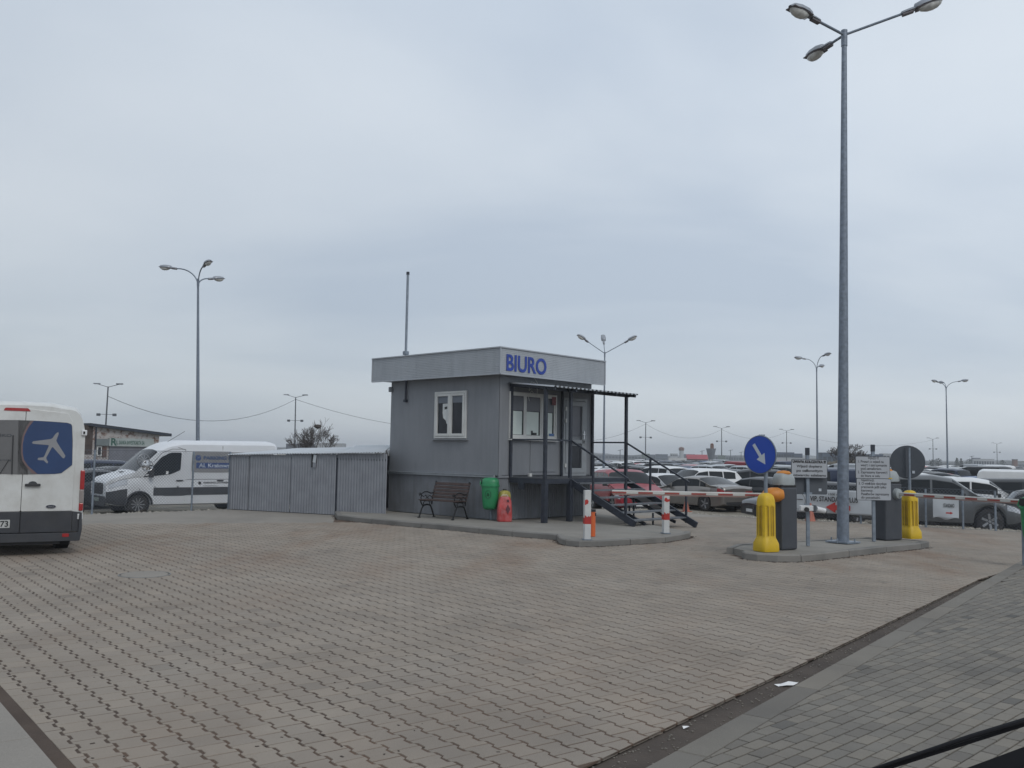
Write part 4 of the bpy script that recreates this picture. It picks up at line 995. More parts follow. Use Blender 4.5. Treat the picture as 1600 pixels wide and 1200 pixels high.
o, wb_, hb_ = board(P, t, 1241, 1292, 746.8, 772, .05, 'back_board')
MB().box(o + Vector((wb_ * .78, -.016, hb_ * .28)), (.05, .004, .05)).make('sticker', M_arrow, t)
MB().box(o + Vector((wb_ * .40, -.02, hb_ * .06)), (.16, .03, .04)).make('clamp', M_galv, t)
# intercom and camera on the same post
c = at(1262, 794, P.y - .07) - P
cmr = thing('intercom_camera', 'small white camera and intercom unit clamped to the warning sign post', 'camera', tuple(P + c), 0)
MB().box((-.03, -.02, .0), (.26, .12, .10)).make('housing', M_white, cmr, bevel=.012)
MB().box((.11, -.03, .0), (.05, .13, .13)).make('grey_mount', M_signback, cmr, bevel=.01)
MB().lathe([(.0, -.1), (.042, -.1), (.045, 0), (.0, 0)], 16, (-.05, -.02, -.02), 'y').make('lens', M_ink, cmr)
MB().tube([(.15, -.02, -.01), (.34, .06, -.05)], .05, 14).make('camera_barrel', M_white, cmr, smooth_=50)
MB().tube([(.335, .058, -.049), (.36, .07, -.054)], .046, 14).make('sun_shade', M_black, cmr)
MB().prism([(-.1, .062), (.0, .062), (.05, .075), (-.05, .09)], .02, (.0, -.02, .0), (1, 0, 0), (0, 0, 1)).make('bracket', M_galv, cmr)
P, t = sign_post('two stacked small print instruction boards on a grey post right of the tall lamp post', 'instruction_sign', 1365.5, 846, 695.5)
o1, w1, h1_ = board(P, t, 1336.5, 1390, 713.5, 747.6, -.05)
MB().prism(rrect(.01, .01, w1 - .01, h1_ - .01, .02), .002, o1 + Vector((0, -.0125, 0)), (1, 0, 0), (0, 0, 1)).make('face', M_signface, t)
o2, w2, h2_ = board(P, t, 1338, 1392, 747.9, 781.5, -.05)
MB().prism(rrect(.01, .01, w2 - .01, h2_ - .01, .02), .002, o2 + Vector((0, -.0125, 0)), (1, 0, 0), (0, 0, 1)).make('face', M_signface, t)
for k, (s_, x_, wf) in enumerate([('WJAZD !!!', .36, .32), ('1. Proszę o wjazd na', .06, .74), ('wagę i zatrzymanie', .15, .76), ('pod semaforem.', .15, .60), ('2. Zapraszamy kierowcę', .06, .86), ('do biura w celu', .15, .55)]):
    text('lettering', s_, .072, M_ink, t, o1 + Vector((w1 * x_, -.015, h1_ * (.87 - .158 * k))), (1, 0, 0), (0, 0, 1), width=w1 * wf, bold=.0008, th=.0006)
for k, (s_, x_, wf) in enumerate([('rejestracji.', .13, .38), ('3. O wjeździe decyduje', .06, .80), ('pracownik jeśli tylko', .13, .72), ('kierowcy.', .13, .34), ('Pasażerów zapraszamy', .13, .80), ('do poczekalni.', .13, .55)]):
    text('lettering', s_, .072, M_ink, t, o2 + Vector((w2 * x_, -.015, h2_ * (.87 - .158 * k))), (1, 0, 0), (0, 0, 1), width=w2 * wf, bold=.0008, th=.0006)
q_ = at(1391, 747.5, P.y - .06) - P
MB().box(q_, (.07, .03, .02)).make('yellow_tag', M_yellow, t)

# ------------------------------------------------------------------ lamp posts
M_pole = mat('lamp_pole_zinc', (.175, .205, .25), .5, .4, var=.22, scale=14, bump=.15, bscale=30)
M_lamp = mat('lamp_housing', (.26, .28, .31), .45, .3, var=.12)
M_lampd = mat('lamp_underside', (.10, .09, .10), .5, var=.1)
M_bowl = mat('lamp_bowl', (.50, .50, .48), .15, var=.25, scale=12, spec=.7)
def head(parent, tip, az, tilt, L=.78, k=1.0):
    h_ = bpy.data.objects.new('lamp_head', None); COL.objects.link(h_); h_.parent = parent; h_.location = tip; h_.rotation_euler = (0, -tilt, az); h_.scale = (k, k, k)
    n = 14; xs_ = [-.02, .0, .12, .24, .26, .38, .55, .70, .78]; wds = [.03, .055, .065, .065, .10, .14, .145, .11, .03]; hts = [.03, .05, .055, .055, .10, .12, .115, .085, .02]
    vs = [];
    for x, wd, ht in zip(xs_, wds, hts):
        for i in range(n // 2 + 1):
            a = math.pi * i / (n // 2); vs.append((x, wd * math.cos(a), ht * math.sin(a) ** .7 if 0 < i < n // 2 else 0.0))
    m_ = n // 2 + 1
    fs = [(j * m_ + i, j * m_ + i + 1, (j + 1) * m_ + i + 1, (j + 1) * m_ + i) for j in range(len(xs_) - 1) for i in range(m_ - 1)] + [(j * m_, (j + 1) * m_, (j + 1) * m_ + m_ - 1, j * m_ + m_ - 1) for j in range(len(xs_) - 1)]
    MB().add(vs, fs).make('housing', M_lamp, h_, smooth_=60)
    MB().box((.10, 0, -.025), (.22, .10, .05)).box((.51, 0, -.012), (.50, .25, .024)).make('underside', M_lampd, h_, bevel=.01)
    vs = []; xs2 = [.30, .34, .44, .54, .64, .72, .75]; w2_ = [.02, .08, .11, .115, .10, .06, .015]; d2 = [.005, .06, .10, .11, .095, .05, .005]
    for x, wd, ht in zip(xs2, w2_, d2):
        for i in range(9):
            a = math.pi * i / 8; vs.append((x, wd * math.cos(a), -.022 - ht * math.sin(a)))
    fs = [(j * 9 + i, (j + 1) * 9 + i, (j + 1) * 9 + i + 1, j * 9 + i + 1) for j in range(6) for i in range(8)]
    MB().add(vs, fs).make('glass_bowl', M_bowl, h_, smooth_=60)
def lamp_post(label, base, z0, H, arms, curved=False, r0=.11, r1=.045, k=1.0, foot=True, n=16):
    t = thing('lamp_post', label, 'lamp post', (base[0], base[1], z0), 0, 'lamp posts of the car park')
    MB().tube([(0, 0, 0), (0, 0, H * .5), (0, 0, H)], [r0, (r0 + r1) / 2, r1], n).make('pole', M_pole, t, smooth_=60)
    if foot: MB().box((0, 0, .02), (.48, .48, .03), R(40)).tube([(.17, .17, .0), (.17, .17, .09)], .015).tube([(-.17, .17, .0), (-.17, .17, .09)], .015).tube([(.17, -.17, .0), (.17, -.17, .09)], .015).tube([(-.17, -.17, .0), (-.17, -.17, .09)], .015).make('base_plate', M_galv, t)
    MB().tube([(0, 0, H - .30), (0, 0, H + .04)], r1 * 1.25, n).make('head_sleeve', M_pole, t, smooth_=60)
    for az_, L, rise in arms:
        d_ = Vector((math.cos(az_), math.sin(az_), 0)); tip = d_ * L + Vector((0, 0, H - .06 + rise))
        if curved:
            pts = [Vector((0, 0, H - .30)) + d_ * (L * (1 - math.cos(a_ * math.pi / 2 / 8)) * .999) + Vector((0, 0, (rise + .30) * math.sin(a_ * math.pi / 2 / 8))) for a_ in range(9)]
            tl_ = R(6)
        else: pts = [Vector((0, 0, H - .06)), tip]; tl_ = math.atan2(rise, L)
        MB().tube([(0, 0, H - .08)] * 0 + pts, .028, 8).make('arm', M_pole, t, smooth_=60)
        head(t, pts[-1], az_, tl_ if not curved else R(8), k=k)
    return t
P = gp_(1317, 848); Hm = zat((P.x, P.y), 50) - ISZ
lamp_post('tall three headed lamp post standing on the barrier island', P, ISZ, Hm, [(R(-13), 1.12, .36), (R(208), .72, .10), (R(108), .42, .0)], r0=.118, r1=.050, n=20, k=1.05).rotation_euler = (0, R(.75), 0)
def far_lamp(label, u, vbase_unused, vtop, Y, arms, curved, k=1.0, H=None):
    P = at(u, 700, Y); z0 = gz(P.x, Y); H = zat((P.x, Y), vtop) - z0
    return lamp_post(label, P, z0, H, arms, curved, r0=.10, r1=.045, foot=False, n=10, k=k)
far_lamp('three headed lamp post with curved arms rising behind the white van', 312.3, 0, 437, 41, [(R(176), 1.0, .55), (R(52), .55, .12), (R(-50), .62, .50)], True, k=1.05).rotation_euler = (0, R(-2.4), 0)
far_lamp('two armed lamp post directly behind the right end of the hut roof', 943.5, 0, 551, 67, [(R(-27), 1.55, .75), (R(207), 1.45, .75), (R(90), .7, .8)], False, k=1.3)
far_lamp('lamp post with curved arms left of the tall lamp post', 1277, 0, 575, 76, [(R(176), .9, .75), (R(50), .55, .2), (R(-68), .75, .95)], True, k=1.2)
far_lamp('rightmost lamp post with curved arms above the parked cars', 1480, 0, 605, 91, [(R(-27), 1.1, .55), (R(207), 1.1, .45), (R(90), .5, .5)], True, k=1.2)

# thin utility poles with cross arms, small floodlights and slack wires
M_pole2 = mat('utility_pole', (.085, .095, .11), .7, .1, var=.15)
tops = []
def util(label, u_top, u_base, vtop, Y, sc=1.0, sign=False):
    T = at(u_top, vtop, Y); B = at(u_base, 715, Y); z0 = gz(B.x, Y) - .05
    t = thing('utility_pole', label, 'utility pole', (B.x, Y, z0), 0, 'thin utility poles beyond the yard'); dxx = T.x - B.x; H = T.z - z0
    dxx *= 1.0
    MB().tube([(0, 0, 0), (dxx, 0, H)], [.12 * sc, .075 * sc], 6).make('pole', M_pole2, t)
    q = MB(); q.bar((dxx, 0, H - .05), (dxx - 1.35 * sc, 0, H + .32 * sc), .06 * sc); q.bar((dxx, 0, H - .05), (dxx + 1.35 * sc, 0, H + .30 * sc), .06 * sc); q.make('cross_arm', M_pole2, t)
    for s_ in (-1, 1): MB().box((dxx + s_ * 1.35 * sc, 0, H + .33 * sc), (.75 * sc, .25 * sc, .13 * sc)).make('lamp', M_pole2 if s_ > 0 else M_lamp, t)
    z2 = H * .68; xx = dxx * .68
    MB().bar((xx - .95 * sc, 0, z2), (xx + .95 * sc, 0, z2), .05 * sc).make('lower_arm', M_pole2, t)
    for s_ in (-1, 1): MB().box((xx + s_ * .95 * sc, 0, z2 - .03), (.36 * sc, .3 * sc, .3 * sc)).make('floodlight', M_pole2, t)
    if sign: MB().box((dxx * .3, -.12, H * .28), (1.5 * sc, .05, .8 * sc)).make('board', mat('faded_board', (.17, .2, .2), .7), t)
    tops.append(Vector((B.x + dxx, Y, z0 + H * .97)))
util('leaning utility pole with floodlights beside the brick building', 169, 162, 604, 78, .72)
util('utility pole with floodlights left of the bare tree', 462, 460.5, 620.5, 105, .8)
util('utility pole with floodlights and a small board right of the hut', 1009, 1008.5, 660, 170, 1.0, True)
util('utility pole with floodlights behind the far grey water tower', 1127.5, 1127.5, 669, 190, 1.0, True)
util('utility pole with floodlights between blue round sign and warning board', 1229, 1229, 673, 215, 1.0)
util('utility pole with floodlights right of the round sign back', 1457.5, 1458, 686, 260, 1.0)
util('rightmost far utility pole with floodlights', 1557.5, 1558, 693.5, 300, 1.0)
def wire(a, b, sag, label):
    pts = [a.lerp(b, k / 16) - Vector((0, 0, sag * 4 * (k / 16) * (1 - k / 16))) for k in range(17)]
    tag(MB().tube(pts, .022, 4).make('overhead_wire', M_pole2), label, 'wire', 'slack overhead wires')
wire(tops[0] - Vector((0, 0, .6)), tops[1], 2.3, 'slack overhead wire between the leaning pole and the pole by the bare tree')
far_end = at(700, 668, 140)
wire(tops[1], far_end, .9, 'slack overhead wire running from the bare tree pole behind the hut')
wire(at(900, 690, 150), tops[2], .8, 'slack overhead wire coming from behind the hut to the pole with the board')
wire(tops[2], tops[3], 2.2, 'slack overhead wire over the car park left of the grey tower')
wire(tops[3], tops[4], 1.8, 'slack overhead wire passing behind the blue round sign')
wire(tops[4], tops[5], 2.4, 'slack overhead wire passing behind the tall lamp post')

# ------------------------------------------------------------------ chain-link fences
M_wire = mat('fence_wire', (.10, .115, .14), .6, .3, var=.1)
def chain_fence(label, pts, H, cell, r, hpost, post_labels=None, dropz=0.0, rail=False):
    t = thing('wire_fence', label, 'fence', (pts[0][0], pts[0][1], 0), 0)
    o = Vector((pts[0][0], pts[0][1], 0)); mb = MB()
    for a, b in zip(pts, pts[1:]):
        a = Vector((*a, gz(*a) - dropz)); b = Vector((*b, gz(*b) - dropz)); L = (Vector((b.x, b.y, 0)) - Vector((a.x, a.y, 0))).length; n = int(L / cell); m_ = int(H / cell)
        def pt(i, j): f = i / n; p = a.lerp(b, f); return p + Vector((0, 0, .06 + j * cell * H / (m_ * cell))) - o
        for i in range(-m_, n):
            i0 = max(0, -i); i1 = min(m_, n - i)
            if i1 > i0:
                mb.bar(pt(i + i0, i0), pt(i + i1, i1), r)
                mb.bar(pt(i + i0, m_ - i0), pt(i + i1, m_ - i1), r)
        mb.bar(pt(0, m_), pt(n, m_), r * 2.0)
    o_ = mb.make('wire_mesh', M_wire, t); o_['kind'] = 'stuff'
    for p in pts: MB().tube([(p[0] - o.x, p[1] - o.y, gz(*p) - .1), (p[0] - o.x, p[1] - o.y, hpost)], .03, 8).make('post', M_galv, t)
    return t
fa, fb, fc = G(143.5, 802), G(299, 797), (SA.x - .05, SA.y + .1)
f_ = chain_fence('chain link fence between the near white van and the zinc shed', [(-17.5, 17.5), (-14.2, 20.7), fa, fb, fc], 1.62, .085, .0055, 1.68)
MB().tube([(fa[0] - -17.5, fa[1] - 17.5, 1.6), (fa[0] - -17.5, fa[1] - 17.5, 2.28)], .022, 8).make('post_extension', M_darksteel, f_)
# wheel trims hung on the fence
for k, (u, v, rad, mt, lb) in enumerate(((223, 719, .165, M_alloy, 'dark spoked wheel trim hanging on the wire fence in front of the van windscreen'), (229, 727.5, .15, M_chrome, 'shiny wheel trim hanging on the fence, overlapping the dark trim'))):
    dF = Vector((fb[0] - fa[0], fb[1] - fa[1], 0)).normalized(); s_, z_ = wall(fa, (dF.x, dF.y), u, v)
    c = Vector((fa[0] + dF.x * s_, fa[1] + dF.y * s_, z_)); t = thing('wheel_trim', lb, 'wheel trim', tuple(c), math.atan2(dF.y, dF.x))
    q = MB(); q.tube([(rad * math.cos(a * math.pi / 14), -.05 - .02 * k, rad * math.sin(a * math.pi / 14)) for a in range(29)], .014, 6, cap=False)
    q.lathe([(0, -.03), (.03, -.03), (.035, 0)], 12, (0, -.04 - .02 * k, 0), 'y'); q.make('ring', mt, t, smooth_=60)
    for a in range(7 if k else 9):
        an = 2 * math.pi * a / (7 if k else 9); MB().bar((.03 * math.cos(an), -.06 - .02 * k, .03 * math.sin(an)), (rad * math.cos(an), -.05 - .02 * k, rad * math.sin(an)), .05 if k else .018, .012, up=(0, 1, 0)).make('spoke', mt, t)
# right-hand fence along the lot with banners
fr = [G(1150, 806.5), G(1243, 812), G(1345, 818), G(1447, 824), G(1505, 827), G(1556, 829.5), G(1640, 835)]
fr = [(p[0], p[1]) for p in fr]
chain_fence('low wire mesh fence carrying the white banners along the car park', fr[1:], .98, .085, .005, 1.02)
M_banner = mat('banner_cloth', (.44, .47, .50), .6, var=.08, scale=1.6, dirt=.15, dirtcol=(.3, .32, .35))
M_rarrow = mat('banner_red', (.40, .035, .03), .6, var=.1)
def banner(name, label, u0, u1, v0, v1, pa, pb, texts, arrow=None, fold=0.02, edge_drop=0):
    d_ = Vector((pb[0] - pa[0], pb[1] - pa[1], 0)).normalized(); nrm = Vector((d_.y, -d_.x, 0))
    if nrm.y > 0: nrm = -nrm
    s0_, _ = wall(pa, (d_.x, d_.y), u0, v0); s1_, _ = wall(pa, (d_.x, d_.y), u1, v1); zt0 = wall(pa, (d_.x, d_.y), u0, v0)[1]; zb0 = wall(pa, (d_.x, d_.y), u1, v1)[1]
    o = Vector((pa[0], pa[1], 0)) + d_ * s0_ + nrm * .05; W_ = s1_ - s0_; Hh = zt0 - zb0
    t = thing(name, label, 'banner', (o.x, o.y, zb0), math.atan2(d_.y, d_.x)); nx_, ny_ = 40, 12; rnd = random.Random(W_)
    ph = [rnd.uniform(0, 6) for _ in range(6)]
    def dep(x, y): return fold * (math.sin(x * 3.1 + ph[0]) + .5 * math.sin(x * 7 + y * 4 + ph[1])) * (1 - y) - .004
    vs = [(W_ * i / nx_, -.03 - dep(W_ * i / nx_, j / ny_) * .7 - .02, Hh * j / ny_ + (edge_drop * math.sin(i / nx_ * 9) if j in (0,) else 0)) for j in range(ny_ + 1) for i in range(nx_ + 1)]
    fs = [(j * (nx_ + 1) + i, j * (nx_ + 1) + i + 1, (j + 1) * (nx_ + 1) + i + 1, (j + 1) * (nx_ + 1) + i) for j in range(ny_) for i in range(nx_)]
    o_ = MB().add(vs, fs).make('cloth', M_banner, t, smooth_=60); sm = o_.modifiers.new('s', 'SOLIDIFY'); sm.thickness = .003
    F = (0, -.075, 0)
    for s_, ua, va, ub, hpx, bo in texts:
        sa, za_ = wall(pa, (d_.x, d_.y), ua, va); sb, _ = wall(pa, (d_.x, d_.y), ub, va); sz = hpx / F_PX * (pa[1] + pb[1]) / 2 / .7
        text('lettering', s_, sz, M_ink, t, Vector((sa - s0_, -.085, za_ - zb0)), (1, 0, 0), (0, 0, 1), width=(sb - sa), bold=bo, th=.0008)
    if arrow:
        ua, va, ub, dirn = arrow; sa, za_ = wall(pa, (d_.x, d_.y), ua, va); sb, _ = wall(pa, (d_.x, d_.y), ub, va); Lw = sb - sa; hh = Lw * .22
        poly = [(0, 0), (Lw * .4, -hh), (Lw * .4, -hh * .45), (Lw, -hh * .45), (Lw, hh * .45), (Lw * .4, hh * .45), (Lw * .4, hh)]
        if dirn > 0: poly = [(Lw - x, y) for x, y in poly][::-1]
        MB().prism(poly, .002, (sa - s0_, -.085, za_ - zb0), (1, 0, 0), (0, 0, 1)).make('arrow', M_rarrow, t)
    return t
b1 = banner('parking_banner', 'long white banner reading VIP, STANDARD PLUS with a red arrow on the mesh fence', 1241, 1372, 763, 806, fr[1], fr[3], [('VIP, STANDARD PLUS', 1268.5, 782, 1343, 7.5, .004), ('1500 m', 1296, 773.5, 1312, 3.2, .001)], (1292.5, 792, 1331, -1))
d_ = Vector((fr[3][0] - fr[1][0], fr[3][1] - fr[1][1], 0)).normalized()
q = MB(); s_, z_ = wall(fr[1], (d_.x, d_.y), 1249, 782); s0_, _ = wall(fr[1], (d_.x, d_.y), 1241, 763)
q.tube([((s_ - s0_) + .22 * math.cos(a * math.pi / 14), -.085, (z_ - b1.location.z) + .24 * math.sin(a * math.pi / 14)) for a in range(29)], .006, 4, cap=False); q.make('ring_emblem', M_ink, b1)
MB().box((s_ - s0_, -.085, z_ - b1.location.z + .04), (.30, .003, .02)).make('emblem_line', M_ink, b1)
banner('parking_banner', 'white banner behind the farther barrier cabinet, letters PARKING half hidden by the yellow bollard', 1374, 1437, 768, 808, fr[1], fr[3], [('PARKING', 1391, 784, 1436, 7.5, .004)])
banner('parking_banner', 'small crumpled white banner reading STANDARD with a red arrow pointing right', 1458, 1499, 774, 811, fr[3], fr[4], [('STANDARD', 1475, 792, 1492, 5.5, .002)], (1479, 801, 1490, 1), fold=.05, edge_drop=.03)
# traffic cones
def cone(label, u, v, h):
    X_, Y_, z_ = GL(u, v); t = thing('traffic_cone', label, 'cone', (X_, Y_, z_ - .04), .4, 'faded orange traffic cones at the edge of the lot')
    MB().box((0, 0, .015), (.36, .36, .03)).lathe([(.15, .03), (.03, h), (0, h)], 14).make('body', mat('cone_orange', (.38, .13, .09), .6, var=.15), t); MB().lathe([(.105, h * .38), (.075, h * .62)], 14).make('band', M_banner, t)
    return t
cone('faded orange traffic cone beside the rear wheel of the grey sedan', 1072, 798, .55); cone('orange traffic cone on the gravel behind the warning sign post', 1266, 814, .55)
# second litter bin at the right edge
bq = at(1617, 850, 15.6)
litter_bin('litter_bin', 'green litter bin cut off by the right edge of the photo', (bq.x, bq.y, 0), R(20), .38, scale=1.12)
# ================================================================== VEHICLES
def paint(name, col, rough=.32, metal=.0, dirt=.12):
    return mat('paint_' + name, col, rough, metal, var=.04, scale=2, dirt=dirt, dirtcol=tuple(c * .75 + .02 for c in col), coat=.22, spec=.4)
M_carglass = mat('car_glass', (.012, .015, .018), .12, var=0, spec=.26)
M_tyre = M_rubber
def sgn(a): return -1 if a < 0 else 1
class Car:
    def __init__(s, L, W, zt, top, belt, wb, front_oh, rw, sill=.22, tumble=.30, plan=(.30, .86, .28, .90), step=.07, crown=.03, sq=0):
        """top: roof line control points (x from the front bumper backwards, z); belt the same"""
        s.L, s.W, s.top, s.belt, s.rw, s.sill, s.tumble, s.plan, s.crown = L, W, top, belt, rw, sill, tumble, plan, crown
        s.ax = (front_oh, front_oh + wb); s.sq = sq
        xs = set([0, .02, .06, .12, L - .12, L - .06, L - .02, L])
        n = int(L / step)
        for k in range(1, n): xs.add(round(k * L / n, 4))
        for a in s.ax:
            r = rw + .065
            for k in range(-6, 7): xs.add(round(a + r * math.sin(k * math.pi / 12), 4))
        s.xs = sorted(x for x in xs if 0 <= x <= L)
        q = [s.xs[0]]
        for x in s.xs[1:]:
            if x - q[-1] > .012 or x == L: q.append(x)
        s.xs = q
    def sm(s, x, pts, w=.05):
        return (interp(x - w, pts) + interp(x, pts) * 2 + interp(x + w, pts)) / 4
    def section(s, x):
        L = s.L; f0, fw, r0, rwid = s.plan
        hw = s.W / 2
        if x < f0: t = 1 - x / f0; hw *= 1 - (1 - fw) * t ** 2.4
        if x > L - r0: t = (x - (L - r0)) / r0; hw *= 1 - (1 - rwid) * t ** 2.4
        zt_, zb_ = s.sm(x, s.top), s.sm(x, s.belt)
        zt_ = max(zt_, zb_ + .012); bot = s.sill + .10 * max(0, 1 - x / .5) ** 2 + .12 * max(0, 1 - (L - x) / .6) ** 1.5
        for a in s.ax:
            r = s.rw + .055
            if abs(x - a) < r: bot = max(bot, s.rw + math.sqrt(r * r - (x - a) ** 2) - .0)
        bot = min(bot, zb_ - .08)
        h = zt_ - zb_; tw = 1 - s.tumble * min(1, h / .55) * .55 - (.12 if h < .06 else 0)
        if s.sq: tw = 1 - s.tumble * min(1, h / .9)
        mid = bot + .5 * (zb_ - bot)
        tt = min(1, h / .1)
        y8 = lerp(.60, .80 if not s.sq else .88, tt)
        P = [(0, bot), (hw * .88, bot), (hw * .975, bot + .04), (hw, lerp(bot, zb_, .35)), (hw, lerp(bot, zb_, .72)), (hw * .965, zb_ - .015), (hw * .93 if not s.sq else hw * .985, zb_ + h * .08),
             (hw * tw, zb_ + h * (.84 if not s.sq else .90)), (hw * tw * y8 / .93 if not s.sq else hw * tw * .90, zb_ + h * .975), (hw * tw * .45, zt_ + s.crown * .8), (0, zt_ + s.crown)]
        return P
    def grid(s): return [[(s.L / 2 - x, y, z) for y, z in s.section(x)] for x in s.xs]
    def body(s):
        g_ = s.grid(); n = len(g_[0]); vs = []; fs = []
        for row in g_:
            vs += row + [(x, -y, z) for x, y, z in row[1:-1][::-1]]
        m = 2 * n - 2
        for i in range(len(g_) - 1):
            for k in range(m):
                a = i * m + k; b = i * m + (k + 1) % m; fs.append((a, a + m, b + m, b))
        fs.append(tuple(range(m))); e = (len(g_) - 1) * m; fs.append(tuple(range(e + m - 1, e - 1, -1)))
        return vs, fs
    def patch(s, x0, x1, k0, k1, off_=.004, sides=(1, -1), inset=None):
        """skin patch between stations x0..x1 (from the front) and section points k0..k1, lifted off_"""
        xs_ = [x0] + [x for x in s.xs if x0 + .01 < x < x1 - .01] + [x1]; vs = []; fs = []
        for sd in sides:
            o = len(vs); rows = []
            for x in xs_:
                sec = s.section(x); row = []
                ka = k0; pts = []
                k = k0
                lo, hi = math.floor(k0), math.ceil(k1)
                ks = [k0] + [q for q in range(lo + 1, hi) if q > k0 and q < k1] + [k1]
                for q in ks:
                    f = q - math.floor(q); a = sec[int(math.floor(q))]; b = sec[min(len(sec) - 1, int(math.floor(q)) + 1)]
                    pts.append((lerp(a[0], b[0], f), lerp(a[1], b[1], f)))
                row = []
                for i, p in enumerate(pts):
                    a = pts[max(0, i - 1)]; b = pts[min(len(pts) - 1, i + 1)]; dy_, dz_ = b[0] - a[0], b[1] - a[1]; L_ = math.hypot(dy_, dz_) or 1
                    ny, nz = dz_ / L_, -dy_ / L_
                    row.append((p[0] + ny * off_, p[1] + nz * off_))
                rows.append([(s.L / 2 - x, sd * y, z) for y, z in row])
            # also lift along the length for sloping screens
            m = len(rows[0])
            for i in range(len(rows)):
                a = rows[max(0, i - 1)]; b = rows[min(len(rows) - 1, i + 1)]
                for k in range(m):
                    dxx, dzz = b[k][0] - a[k][0], b[k][2] - a[k][2]; L_ = math.hypot(dxx, dzz) or 1
                    x, y, z = rows[i][k]
                    if abs(dzz) > .02: x += abs(dzz) / L_ * off_ * sgn(dzz) * (1 if dxx < 0 else -1) * 1.0
                    vs.append((x, y, z))
            for i in range(len(rows) - 1):
                for k in range(m - 1):
                    a = o + i * m + k; f = (a, a + m, a + m + 1, a + 1); fs.append(f if sd > 0 else f[::-1])
        return vs, fs
def wheel_mesh(r, wd, spokes, detail=True):
    n = 24 if detail else 12
    t = MB().lathe([(r * .66, -wd / 2), (r * .90, -wd / 2), (r * .985, -wd * .40), (r, -wd * .2), (r, wd * .2), (r * .985, wd * .40), (r * .90, wd / 2), (r * .66, wd / 2), (r * .64, wd * .2), (r * .64, -wd * .2), (r * .66, -wd / 2)], n, axis='y')
    q = MB().lathe([(r * .64, wd * .40), (r * .67, wd * .46), (r * .62, wd * .42), (r * .60, wd * .10), (0, wd * .08)], n, axis='y', mi=1)
    for k in range(spokes):
        a = 2 * math.pi * k / spokes
        q.bar((r * .10 * math.cos(a), wd * .34, r * .10 * math.sin(a)), (r * .64 * math.cos(a), wd * .42, r * .64 * math.sin(a)), r * .17 if spokes < 8 else r * .09, wd * .10, up=(0, 1, 0))
    q.lathe([(0, wd * .46), (r * .12, wd * .44), (r * .14, wd * .30)], 10, axis='y')
    return t, q
WH = {}
def add_wheels(root, car, spokes, wd=.22, van=False):
    key = (round(car.rw, 3), spokes, wd)
    for ax in car.ax:
        for sd in (1, -1):
            we = bpy.data.objects.new('wheel', None); COL.objects.link(we); we.parent = root
            we.location = (car.L / 2 - ax, sd * (car.W / 2 - wd / 2 - (.09 if van else .02)), car.rw); we.rotation_euler = (0, random.uniform(0, 1), 0 if sd > 0 else math.pi)
            if key not in WH:
                t, q = wheel_mesh(car.rw, wd, spokes)
                a = t.make('tyre', M_tyre, we, smooth_=40); b = q.make('rim', [M_alloy, M_black], we, smooth_=30); WH[key] = (a.data, b.data)
            else: link('tyre', WH[key][0], we); link('rim', WH[key][1], we)
SPEC = {
 'sedan': dict(c=Car(4.9, 1.86, 1.46, [(0, .62), (.08, .72), (.9, .90), (1.30, .96), (2.05, 1.37), (2.6, 1.44), (3.3, 1.42), (4.15, 1.10), (4.8, 1.06), (4.9, .95)], [(0, .58), (.3, .70), (1.3, .90), (3.8, 1.0), (4.7, 1.02), (4.9, .92)], 2.95, .85, .335, sill=.20),
      ws=(1.32, 2.06), rs=(3.38, 4.12), sw=[(1.75, 2.62), (2.68, 3.45), (3.50, 3.85)]),
 'suv': dict(c=Car(4.75, 1.92, 1.72, [(0, .78), (.08, .92), (.9, 1.08), (1.20, 1.14), (1.85, 1.60), (2.4, 1.69), (3.8, 1.66), (4.25, 1.58), (4.62, 1.10), (4.75, .95)], [(0, .72), (.3, .88), (1.2, 1.06), (4.3, 1.12), (4.75, .92)], 2.85, .88, .37, sill=.27, plan=(.30, .86, .22, .92)),
      ws=(1.22, 1.86), rs=(4.27, 4.60), sw=[(1.62, 2.42), (2.48, 3.32), (3.38, 4.12)]),
 'hatch': dict(c=Car(4.2, 1.77, 1.48, [(0, .62), (.08, .74), (.75, .92), (1.05, .98), (1.75, 1.40), (2.3, 1.47), (3.3, 1.44), (3.7, 1.36), (4.08, .98), (4.2, .86)], [(0, .60), (.3, .74), (1.1, .93), (3.7, 1.0), (4.2, .84)], 2.6, .8, .315, sill=.20, plan=(.3, .84, .24, .90)),
      ws=(1.07, 1.76), rs=(3.72, 4.05), sw=[(1.5, 2.30), (2.36, 3.10), (3.15, 3.5)]),
 'estate': dict(c=Car(4.75, 1.82, 1.48, [(0, .62), (.08, .74), (.85, .90), (1.20, .96), (1.95, 1.38), (2.5, 1.46), (3.9, 1.42), (4.3, 1.34), (4.62, 1.0), (4.75, .88)], [(0, .60), (.3, .72), (1.2, .91), (4.3, 1.0), (4.75, .86)], 2.8, .87, .325, sill=.20, plan=(.3, .85, .24, .90)),
      ws=(1.22, 1.96), rs=(4.32, 4.60), sw=[(1.7, 2.5), (2.56, 3.30), (3.36, 4.15)]),
 'delivery': dict(c=Car(4.9, 1.9, 1.95, [(0, .80), (.08, .92), (.6, 1.10), (.80, 1.16), (1.45, 1.80), (1.9, 1.92), (4.7, 1.93), (4.88, 1.80), (4.9, 1.4)], [(0, .74), (.3, .92), (.8, 1.12), (4.9, 1.18)], 3.0, .9, .335, sill=.24, tumble=.10, plan=(.3, .86, .1, .97), sq=1),
      ws=(.82, 1.45), rs=None, sw=[(1.15, 1.95)]),
}
